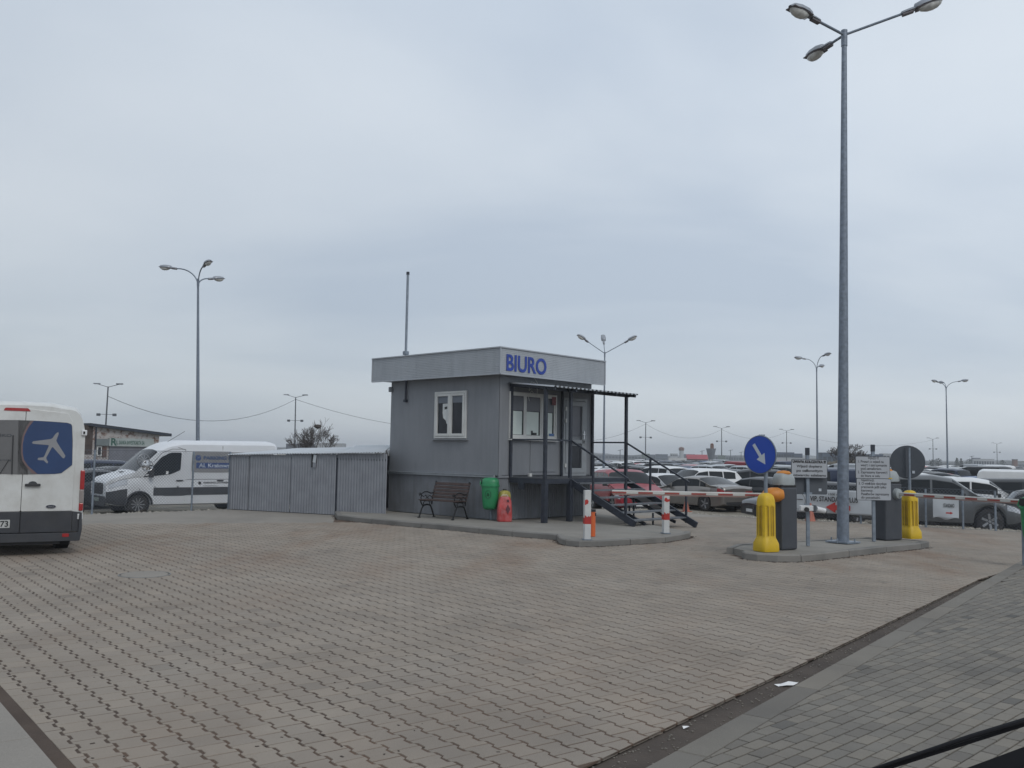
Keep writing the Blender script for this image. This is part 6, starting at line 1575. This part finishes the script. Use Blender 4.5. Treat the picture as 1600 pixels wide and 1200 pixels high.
L_ = [
 ('hall', 'long dark blue grey hall left of the first tower', 'building', 1008, 1024, 710.5, 620, M_fblue, (5, 1)),
 ('hall', 'blue grey hall block between two gaps on the skyline', 'building', 1025, 1043.5, 710, 600, M_fblue, (6, 2)),
 ('office_block', 'pale low office block left of the slim tower', 'building', 1048, 1059, 709, 560, M_fpale, (4, 2)),
 ('hall', 'blue hall right of the slim tower above the red roof', 'building', 1067.5, 1086, 710, 640, M_fblue, (5, 1)),
 ('hall', 'blue hall left of the grey water tower', 'building', 1089, 1104, 711, 650, M_fblue, (4, 1)),
 ('hall', 'grey hall right of the grey water tower', 'building', 1118, 1150, 712, 520, M_fgrey, (8, 1)),
 ('hall', 'dim grey hall left of the blue round sign', 'building', 1150, 1166, 713, 560, M_fgrey, (4, 1)),
 ('low_shed', 'pale low shed in front of the slim tower', 'building', 1046, 1073, 716, 300, M_fwhite, None),
 ('hall', 'dark blue hall with stepped roof right of the blue sign', 'building', 1212, 1241, 707.5, 330, M_fblue, (7, 2)),
 ('hall', 'lower end of the dark blue stepped hall', 'building', 1241, 1254, 709.5, 331, M_fblue, (3, 1)),
 ('low_shed', 'long pale shed wall below the dark blue hall', 'building', 1208, 1300, 716, 320, M_fpale, None),
 ('hall', 'dark blue hall behind the tall lamp post and bare tree', 'building', 1285, 1345, 708.5, 260, M_fblue, (8, 1)),
 ('hall', 'blue grey hall behind the instruction boards', 'building', 1345, 1380, 710.5, 270, M_fblue, (5, 1)),
 ('office_block', 'pale block between instruction boards and round sign', 'building', 1380, 1396, 709.5, 280, M_fpale, (3, 2)),
 ('office_block', 'white office building with dark window bands at the right skyline', 'building', 1521, 1553.5, 717.5, 420, M_fpale, (8, 1)),
 ('office_block', 'upper storey block of the white office at the right skyline', 'building', 1523, 1532, 716, 424, M_fblue, (2, 3)),
 ('long_hall', 'long low grey hall along the horizon right of the round sign', 'building', 1440, 1520, 724, 500, M_fgrey, (16, 1)),
 ('long_hall', 'low grey hall along the horizon at the right edge', 'building', 1554, 1640, 725.5, 480, M_fgrey, (14, 1)),
 ('long_hall', 'long grey hall on the horizon between hut and first blue hall', 'building', 925, 1007, 711.3, 560, M_fgrey, (16, 1)),
 ('low_hall', 'blue grey low building behind the bare tree', 'building', 447, 492, 695, 135, M_fgrey, (7, 1)),
 ('low_hall', 'pale low building right of the bare tree', 'building', 493, 535, 694, 130, M_fpale, (5, 1)),
]
for nm, lb, ct, u0, u1, vt, Y, mt, wn in L_: far_build(nm, lb, ct, u0, u1, vt, Y, mt, windows=wn)
# red roofed hall
t, W_, H, dp = far_build('red_roofed_hall', 'low hall with a pinkish red roof near the grey water tower', 'building', 1074, 1106, 717.5, 300, M_fbrick, windows=(6, 1))
MB().prism([(-dp / 2 - .5, 0), (dp / 2 + .5, 0), (0, 1.5)], W_ * 1.03, (-W_ * .515, 0, H), (0, 1, 0), (0, 0, 1)).make('red_roof', M_fred, t)
t, W_, H, dp = far_build('red_roofed_hall', 'small red roofed hut right of the blue round sign', 'building', 1218, 1238, 723.5, 200, M_fbrick)
MB().prism([(-dp / 2 - .3, 0), (dp / 2 + .3, 0), (0, .5)], W_ * 1.03, (-W_ * .515, 0, H), (0, 1, 0), (0, 0, 1)).make('red_roof', M_fred, t)
# slim tower, grey water tower, chimney
Y = 450; a = at(1064.8, 700, Y); H = a.z + .45
t = thing('slim_tower', 'slim grey tower with a dark reddish cap on the skyline', 'tower', (a.x, Y, LOT), 0)
MB().lathe([(1.25, 0), (1.05, H - 1.2)], 10).make('shaft', M_fpale, t); MB().lathe([(1.2, H - 1.3), (1.35, H - .9), (1.35, H + .1), (.3, H + .5)], 10).make('cap', M_fbrick, t)
Y = 230; a = at(1111, 701.5, Y); H = a.z + .45
t = thing('water_tower', 'funnel shaped grey tower standing on thin legs beyond the cars', 'tower', (a.x, Y, LOT), 0)
zlo = at(1111, 718, Y).z + .45
MB().lathe([(.65, zlo), (1.22, H)], 12).lathe([(1.28, H), (1.28, H + .12), (0, H + .12)], 12).make('tank', mat('tower_grey', (.13, .145, .17), .7, var=.15, scale=.8), t)
for k in range(4): an = k * math.pi / 2 + .6; MB().bar((.95 * math.cos(an), .95 * math.sin(an), 0), (.62 * math.cos(an), .62 * math.sin(an), zlo), .14).make('leg', M_pole2, t)
MB().box((.25, 0, H + .55), (.75, .7, .9)).make('red_box', M_fbrick, t); MB().lathe([(.4, 0), (.42, .3), (0, .45)], 10, (.25, 0, H + 1.0)).make('box_dome', M_fbrick, t)
Y = 420; a = at(1585.5, 718.5, Y)
t = thing('square_chimney', 'dark square chimney at the right skyline', 'chimney', (a.x, Y, LOT), 0); MB().box((0, 0, (a.z + .45) / 2), (1.7, 1.7, a.z + .45)).make('stack', M_fbrick, t); MB().box((0, 0, a.z + .55), (1.9, 1.9, .35)).make('cap', M_pole2, t)
# masts on the skyline
for u, vt, Y, lb in ((945 + 24, 702.5, 300, 'thin crane like mast right of the hut'), (1141.5, 703, 350, 'thin mast right of the grey water tower'), (1158, 706, 360, 'short thin mast left of the blue round sign'), (1097, 704, 330, 'short mast with a dish left of the grey water tower'), (1518.5, 712.5, 330, 'short forked mast left of the white office')):
    a = at(u, vt, Y); t = thing('skyline_mast', lb, 'mast', (a.x, Y, LOT), 0); MB().tube([(0, 0, 0), (0, 0, a.z + .45)], .12, 5).make('pole', M_pole2, t); MB().bar((-.8, 0, a.z + .1), (.9, 0, a.z + .5), .12).make('arm', M_pole2, t)
# far belt of trees and hedges
def belt(name, Y, x0, x1, h0, h1, mt, step, seed):
    r_ = random.Random(seed); vs = []; fs = []; x = x0; i = 0; h = h0
    while x < x1:
        h = max(h0 * .5, min(h1, h + r_.uniform(-1, 1) * (h1 - h0) * .35)); vs += [(x, Y + r_.uniform(-3, 3), LOT - .1), (x, Y + r_.uniform(-3, 3), h), (x, Y + 14, h * .8)]
        if i: fs += [(3 * i - 3, 3 * i, 3 * i + 1, 3 * i - 2), (3 * i - 2, 3 * i + 1, 3 * i + 2, 3 * i - 1)]
        x += step * r_.uniform(.5, 1.5); i += 1
    return stuff(MB().add(vs, fs).make(name, mt))
M_wood = mat('far_woods', (.045, .055, .055), .9, var=.3, scale=.05)
belt('far_woods', 1500, -1900, 1900, 4.5, 8.5, M_wood, 14, 3)
belt('far_woods_nearer', 900, -1200, 1200, 2.6, 4.4, mat('far_scrub', (.06, .062, .055), .9, var=.3, scale=.08), 8, 4)
M_bank = mat('dry_grass_bank', (.085, .070, .045), .95, var=.35, scale=.5, bump=.6, bscale=3)
def bank(name, u0, u1, v, Y, wd=10):
    a, b = at(u0, v, Y), at(u1, v, Y); r_ = random.Random(int(u0)); n = 40; vs = []; fs = []
    for i in range(n + 1):
        x = lerp(a.x, b.x, i / n); e_ = min(1, min(i, n - i) / 4); hz2 = LOT + (a.z - LOT) * e_ * r_.uniform(.75, 1.05)
        vs += [(x, Y - wd * .6, LOT - .1), (x, Y - wd * .2, hz2 * .85), (x, Y, hz2), (x, Y + wd, LOT - .1)]
        if i: fs += [(4 * i - 4 + k, 4 * i + k, 4 * i + k + 1, 4 * i - 3 + k) for k in range(3)]
    struct(MB().add(vs, fs).make(name, M_bank, smooth_=60))
bank('earth_bank', 985, 1110, 717.5, 205); bank('earth_bank', 1285, 1400, 716, 150)
# evergreens and bare trees on the right skyline, small
M_bark = mat('bare_bark', (.050, .042, .038), .9, var=.3, scale=3)
M_ever = mat('dark_evergreen', (.030, .040, .034), .9, var=.3, scale=2)
for u, vt, Y, kind, lb in ((1495, 715.5, 400, 0, 'small dark conifer on the right skyline, left one'), (1501.5, 716.5, 400, 0, 'small dark conifer on the right skyline, right one of the pair'), (1466, 716.5, 380, 1, 'dark round tree on the skyline right of the round sign'), (1513.5, 718, 400, 1, 'small bushy tree left of the forked mast'), (1457.5, 718, 300, 1, 'small dark bush at the foot of a thin utility pole'), (1566, 719, 380, 1, 'bushy tree right of the white office')):
    a = at(u, vt, Y); H = a.z - LOT; t = thing('far_tree', lb, 'tree', (a.x, Y, LOT), 0); r_ = random.Random(int(u)); MB().tube([(0, 0, 0), (0, 0, H * .5)], [.25, .12], 6).make('trunk', M_bark, t); mb = MB()
    for k in range(260):
        f = r_.random(); z = H * (.18 + .82 * f); rr_ = (H * .30 * (1 - f) + .15) if kind == 0 else H * .62 * math.sqrt(max(.02, 1 - (2 * f - .9) ** 2 * .8)) * r_.uniform(.4, 1)
        an = r_.uniform(0, 6.28); rr_ *= r_.random() ** .5; c = Vector((rr_ * math.cos(an), rr_ * math.sin(an), z)); sz = H * .06
        mb.add([c + Vector([r_.uniform(-sz, sz) for _ in range(3)]) for q in range(4)], [(0, 1, 2), (0, 2, 3), (0, 3, 1)])
    mb.make('crown', M_ever, t)
# bare trees
def bare_tree(label, base, H, spread, seed, trunks=3, depth=6, r0=.09, upness=.75, nest=None, W=None, rmin=.008):
    r_ = random.Random(seed); t = thing('bare_tree', label, 'tree', base, 0); trunk = MB(); tw = MB()
    def grow(p, d, L, r, lev):
        q = p; pts = [p]; rs = [r]; dd = d.copy()
        for k in range(3):
            dd = (dd + Vector((r_.gauss(0, .10), r_.gauss(0, .10), r_.gauss(.03, .06)))).normalized(); q = q + dd * L / 3; pts.append(q); rs.append(max(rmin, r * (1 - .12 * (k + 1))))
        (trunk if lev < 2 else tw).tube(pts, rs, 6 if lev < 2 else (4 if lev < 4 else 3), cap=False)
        if lev >= depth: return
        nb = 2 if lev < 1 else (3 if r_.random() < .55 else 2)
        for k in range(nb):
            an = r_.uniform(0, 6.28); sp2 = spread * r_.uniform(.5, 1.1); nd_ = (dd + Vector((math.cos(an) * sp2, math.sin(an) * sp2, r_.uniform(-.1, .25) * upness))).normalized()
            start = pts[-1] if k < 2 else pts[2]
            grow(start, nd_, L * r_.uniform(.62, .86), rs[-1] * r_.uniform(.55, .75), lev + 1)
    for k in range(trunks):
        an = 6.28 * k / trunks + r_.uniform(-.4, .4); grow(Vector((0, 0, 0)), Vector((math.cos(an) * .45, math.sin(an) * .45, 1)).normalized(), H * .30, r0, 0)
    allv = trunk.v + tw.v; kz = H / max(p[2] for p in allv); ww = max(p[0] for p in allv) - min(p[0] for p in allv); kx = (W / ww) if W else kz; xm = (max(p[0] for p in allv) + min(p[0] for p in allv)) / 2
    for m_ in (trunk, tw): m_.v = [((p[0] - xm) * kx, p[1] * kx, p[2] * kz) for p in m_.v]
    trunk.make('trunk', M_bark, t); tw.make('crown', M_bark, t)
    if nest: MB().lathe([(.0, -.15), (.28, 0), (.2, .15), (0, .1)], 8, nest).make('nest', M_bark, t)
    return t
Y = 62; a = at(486, 700, Y); zt_ = at(486, 650, Y).z; H = zt_ - LOT
bare_tree('wide bare tree with a round crown behind the shed roof', (a.x, Y, LOT), H, .62, 5, trunks=6, depth=6, r0=.13, nest=(.4, 0, H * .84), W=3.6, rmin=.011)
Y = 50; a = at(612, 700, Y); bare_tree('thin bare shrub peeping out left of the hut wall', (a.x, Y, LOT), 2.6, .5, 9, trunks=3, depth=5, r0=.04)
Y = 95; a = at(1326, 715, Y); zt_ = at(1326, 690, Y).z; bare_tree('bare bushy tree behind the tall lamp post', (a.x, Y, LOT), (zt_ - LOT) * 1.0, .85, 21, trunks=6, depth=6, r0=.09, upness=.3, W=4.6, rmin=.019)
a = at(1345, 715, 96); bare_tree('low bare thicket between the tall lamp post and the instruction boards', (a.x, 96, LOT), 2.9, .9, 23, trunks=7, depth=5, r0=.07, upness=.2)

# ------------------------------------------------------------------ whitewashed brick building at the left
def brick_mat():
    m = bpy.data.materials.new('worn_whitewashed_brick'); m.use_nodes = True; t = m.node_tree; b = t.nodes['Principled BSDF']; b.inputs['Roughness'].default_value = .9
    tc = t.nodes.new('ShaderNodeTexCoord'); mp = t.nodes.new('ShaderNodeMapping'); mp.inputs['Rotation'].default_value = (R(90), 0, 0); t.links.new(tc.outputs['Object'], mp.inputs[0])
    bk = t.nodes.new('ShaderNodeTexBrick'); bk.inputs['Scale'].default_value = 2.0; bk.inputs['Color1'].default_value = (.16, .07, .045, 1); bk.inputs['Color2'].default_value = (.10, .05, .04, 1); bk.inputs['Mortar'].default_value = (.2, .19, .17, 1); bk.inputs['Mortar Size'].default_value = .02
    t.links.new(mp.outputs[0], bk.inputs[0])
    n = t.nodes.new('ShaderNodeTexNoise'); n.inputs['Scale'].default_value = 2.4; n.inputs['Detail'].default_value = 7; n.inputs['Roughness'].default_value = .7; t.links.new(tc.outputs['Object'], n.inputs[0])
    r = t.nodes.new('ShaderNodeMapRange'); r.inputs[1].default_value = .40; r.inputs[2].default_value = .50; t.links.new(n.outputs[0], r.inputs[0])
    mx_ = t.nodes.new('ShaderNodeMix'); mx_.data_type = 'RGBA'; mx_.inputs[7].default_value = (.38, .36, .35, 1); t.links.new(r.outputs[0], mx_.inputs[0]); t.links.new(bk.outputs[0], mx_.inputs[6]); t.links.new(mx_.outputs[2], b.inputs['Base Color']); return m
M_brick = brick_mat()
Yb_ = 56.0; A = at(146, 666, Yb_); B = at(249, 680, Yb_ + 3.5); dB = Vector((B.x - A.x, B.y - A.y, 0)); LB_ = dB.length; rzz = math.atan2(dB.y, dB.x)
bb = thing('brick_building', 'low whitewashed brick building with green sign band and grey shutter at the left', 'building', (A.x, A.y, LOT), rzz)
hA, hB = A.z - LOT, B.z - LOT
q = MB(); q.prism([(0, 0), (LB_, 0), (LB_, hB), (0, hA)], 6, (0, 6, 0), (1, 0, 0), (0, 0, 1)); q.make('wall', M_brick, bb)
q = MB(); q.prism([(-.3, hA + .0), (LB_ + .7, hB - .06), (LB_ + .7, hB + .12), (-.3, hA + .18)], 6.6, (0, 6.3, 0), (1, 0, 0), (0, 0, 1)).make('roof', M_darksteel, bb)
q = MB(); q.box((-2.2, 2.5, hA / 2 + .05), (4.4, 5, hA)).make('side_wing', mat('dark_old_brick', (.06, .045, .04), .9, var=.3), bb)
q = MB(); q.box((-1.2, -.12, hA * .25), (2.6, .05, hA * .5)).make('white_wall_part', M_brick, bb)
def bw(u, v): s, z = wall((A.x, A.y), (dB.x / LB_, dB.y / LB_), u, v); return s, z - LOT
a0, a1 = bw(168, 697), bw(238, 686); MB().box(((a0[0] + a1[0]) / 2, -.12, (a0[1] + a1[1]) / 2), (a1[0] - a0[0], .15, abs(a1[1] - a0[1]))).make('sign_band', mat('sign_green_grey', (.30, .335, .33), .6, var=.1), bb)
a0, a1 = bw(147, 696), bw(168, 686); MB().box(((a0[0] + a1[0]) / 2, -.12, (a0[1] + a1[1]) / 2), (a1[0] - a0[0], .15, abs(a1[1] - a0[1]))).make('sign_band', mat('sign_dark_green', (.14, .165, .17), .6, var=.1), bb)
M_gink = mat('green_ink', (.03, .09, .07), .6)
a0, a1 = bw(177, 694), bw(223, 694); text('lettering', 'UL. SANKA INVESTKARTA SA', .33, M_gink, bb, (a0[0], -.20, a0[1]), (1, 0, 0), (0, 0, 1), width=a1[0] - a0[0], bold=.006, th=.002)
a0 = bw(170, 695.5); text('lettering', 'R', .62, M_gink, bb, (a0[0], -.20, a0[1]), (1, 0, 0), (0, 0, 1), bold=.02, th=.002)
a0, a1 = bw(169, 722), bw(232, 697.5); MB().box(((a0[0] + a1[0]) / 2, -.03, (a0[1] + a1[1]) / 2), (a1[0] - a0[0], .06, abs(a1[1] - a0[1]))).make('shutter', mat('shutter_grey', (.15, .155, .18), .6, var=.08), bb)
a0, a1 = bw(150, 712), bw(158, 697.5); MB().box(((a0[0] + a1[0]) / 2, -.05, (a0[1] + a1[1]) / 2), (a1[0] - a0[0], .1, abs(a1[1] - a0[1]))).make('window_frame', M_pvc, bb); MB().box(((a0[0] + a1[0]) / 2, -.11, (a0[1] + a1[1]) / 2), (abs(a1[0] - a0[0]) * .6, .02, abs(a1[1] - a0[1]) * .8)).make('window', M_dglass, bb)
a0, a1 = bw(159, 714), bw(166, 697.5); MB().box(((a0[0] + a1[0]) / 2, -.04, (a0[1] + a1[1]) / 2), (a1[0] - a0[0], .08, abs(a1[1] - a0[1]))).make('door', mat('rusty_door', (.09, .05, .04), .8, var=.2), bb)

# ------------------------------------------------------------------ the wiper arm and cowl of the vehicle the picture was taken from
wp = thing('windscreen_wiper', 'dark blurred windscreen wiper arm crossing the lower right corner', 'wiper', (0, 0, 0), 0)
M_wip = mat('wiper_black', (.006, .006, .008), .8, var=.1, spec=.15)
wa_, wb2 = at(1360, 1203, 1.05), at(1640, 1114, 1.35)
MB().tube([wa_, wa_.lerp(wb2, .5) + Vector((0, 0, .002)), wb2], [.0018, .003, .0042], 8).make('arm', M_wip, wp)
MB().bar(wa_ + Vector((.0, .005, -.005)), wb2 + Vector((0, .005, -.007)), .003, .005).make('blade', M_wip, wp)
cw = thing('vehicle_cowl', 'dark plastic cowl edge in the lower right corner below the wiper', 'car part', (0, 0, 0), 0)
c1, c2, c3, c4 = at(1470, 1215, 1.0), at(1640, 1152, 1.3), at(1800, 1152, 1.3), at(1800, 1300, .95)
MB().add([c1, c2, c3, c4, at(1470, 1330, .95)] + [Vector(p) - Vector((0, 0, .05)) for p in (c1, c2, c3, c4, at(1470, 1330, .95))], [(0, 1, 2, 3, 4), (9, 8, 7, 6, 5), (0, 5, 6, 1), (1, 6, 7, 2), (2, 7, 8, 3), (3, 8, 9, 4), (4, 9, 5, 0)]).make('panel', M_wip, cw)
# ------------------------------------------------------------------ haze
hm = bpy.data.materials.new('haze'); hm.use_nodes = True; ht = hm.node_tree; ht.nodes.clear(); ho_ = ht.nodes.new('ShaderNodeOutputMaterial'); hv = ht.nodes.new('ShaderNodeVolumePrincipled')
hv.inputs['Color'].default_value = (.93, .96, 1.0, 1); hv.inputs['Density'].default_value = .0007; hv.inputs['Anisotropy'].default_value = .2; ht.links.new(hv.outputs[0], ho_.inputs['Volume'])
stuff(MB().box((0, 1000, 11.0), (4100, 2500, 25.0)).make('haze', hm))
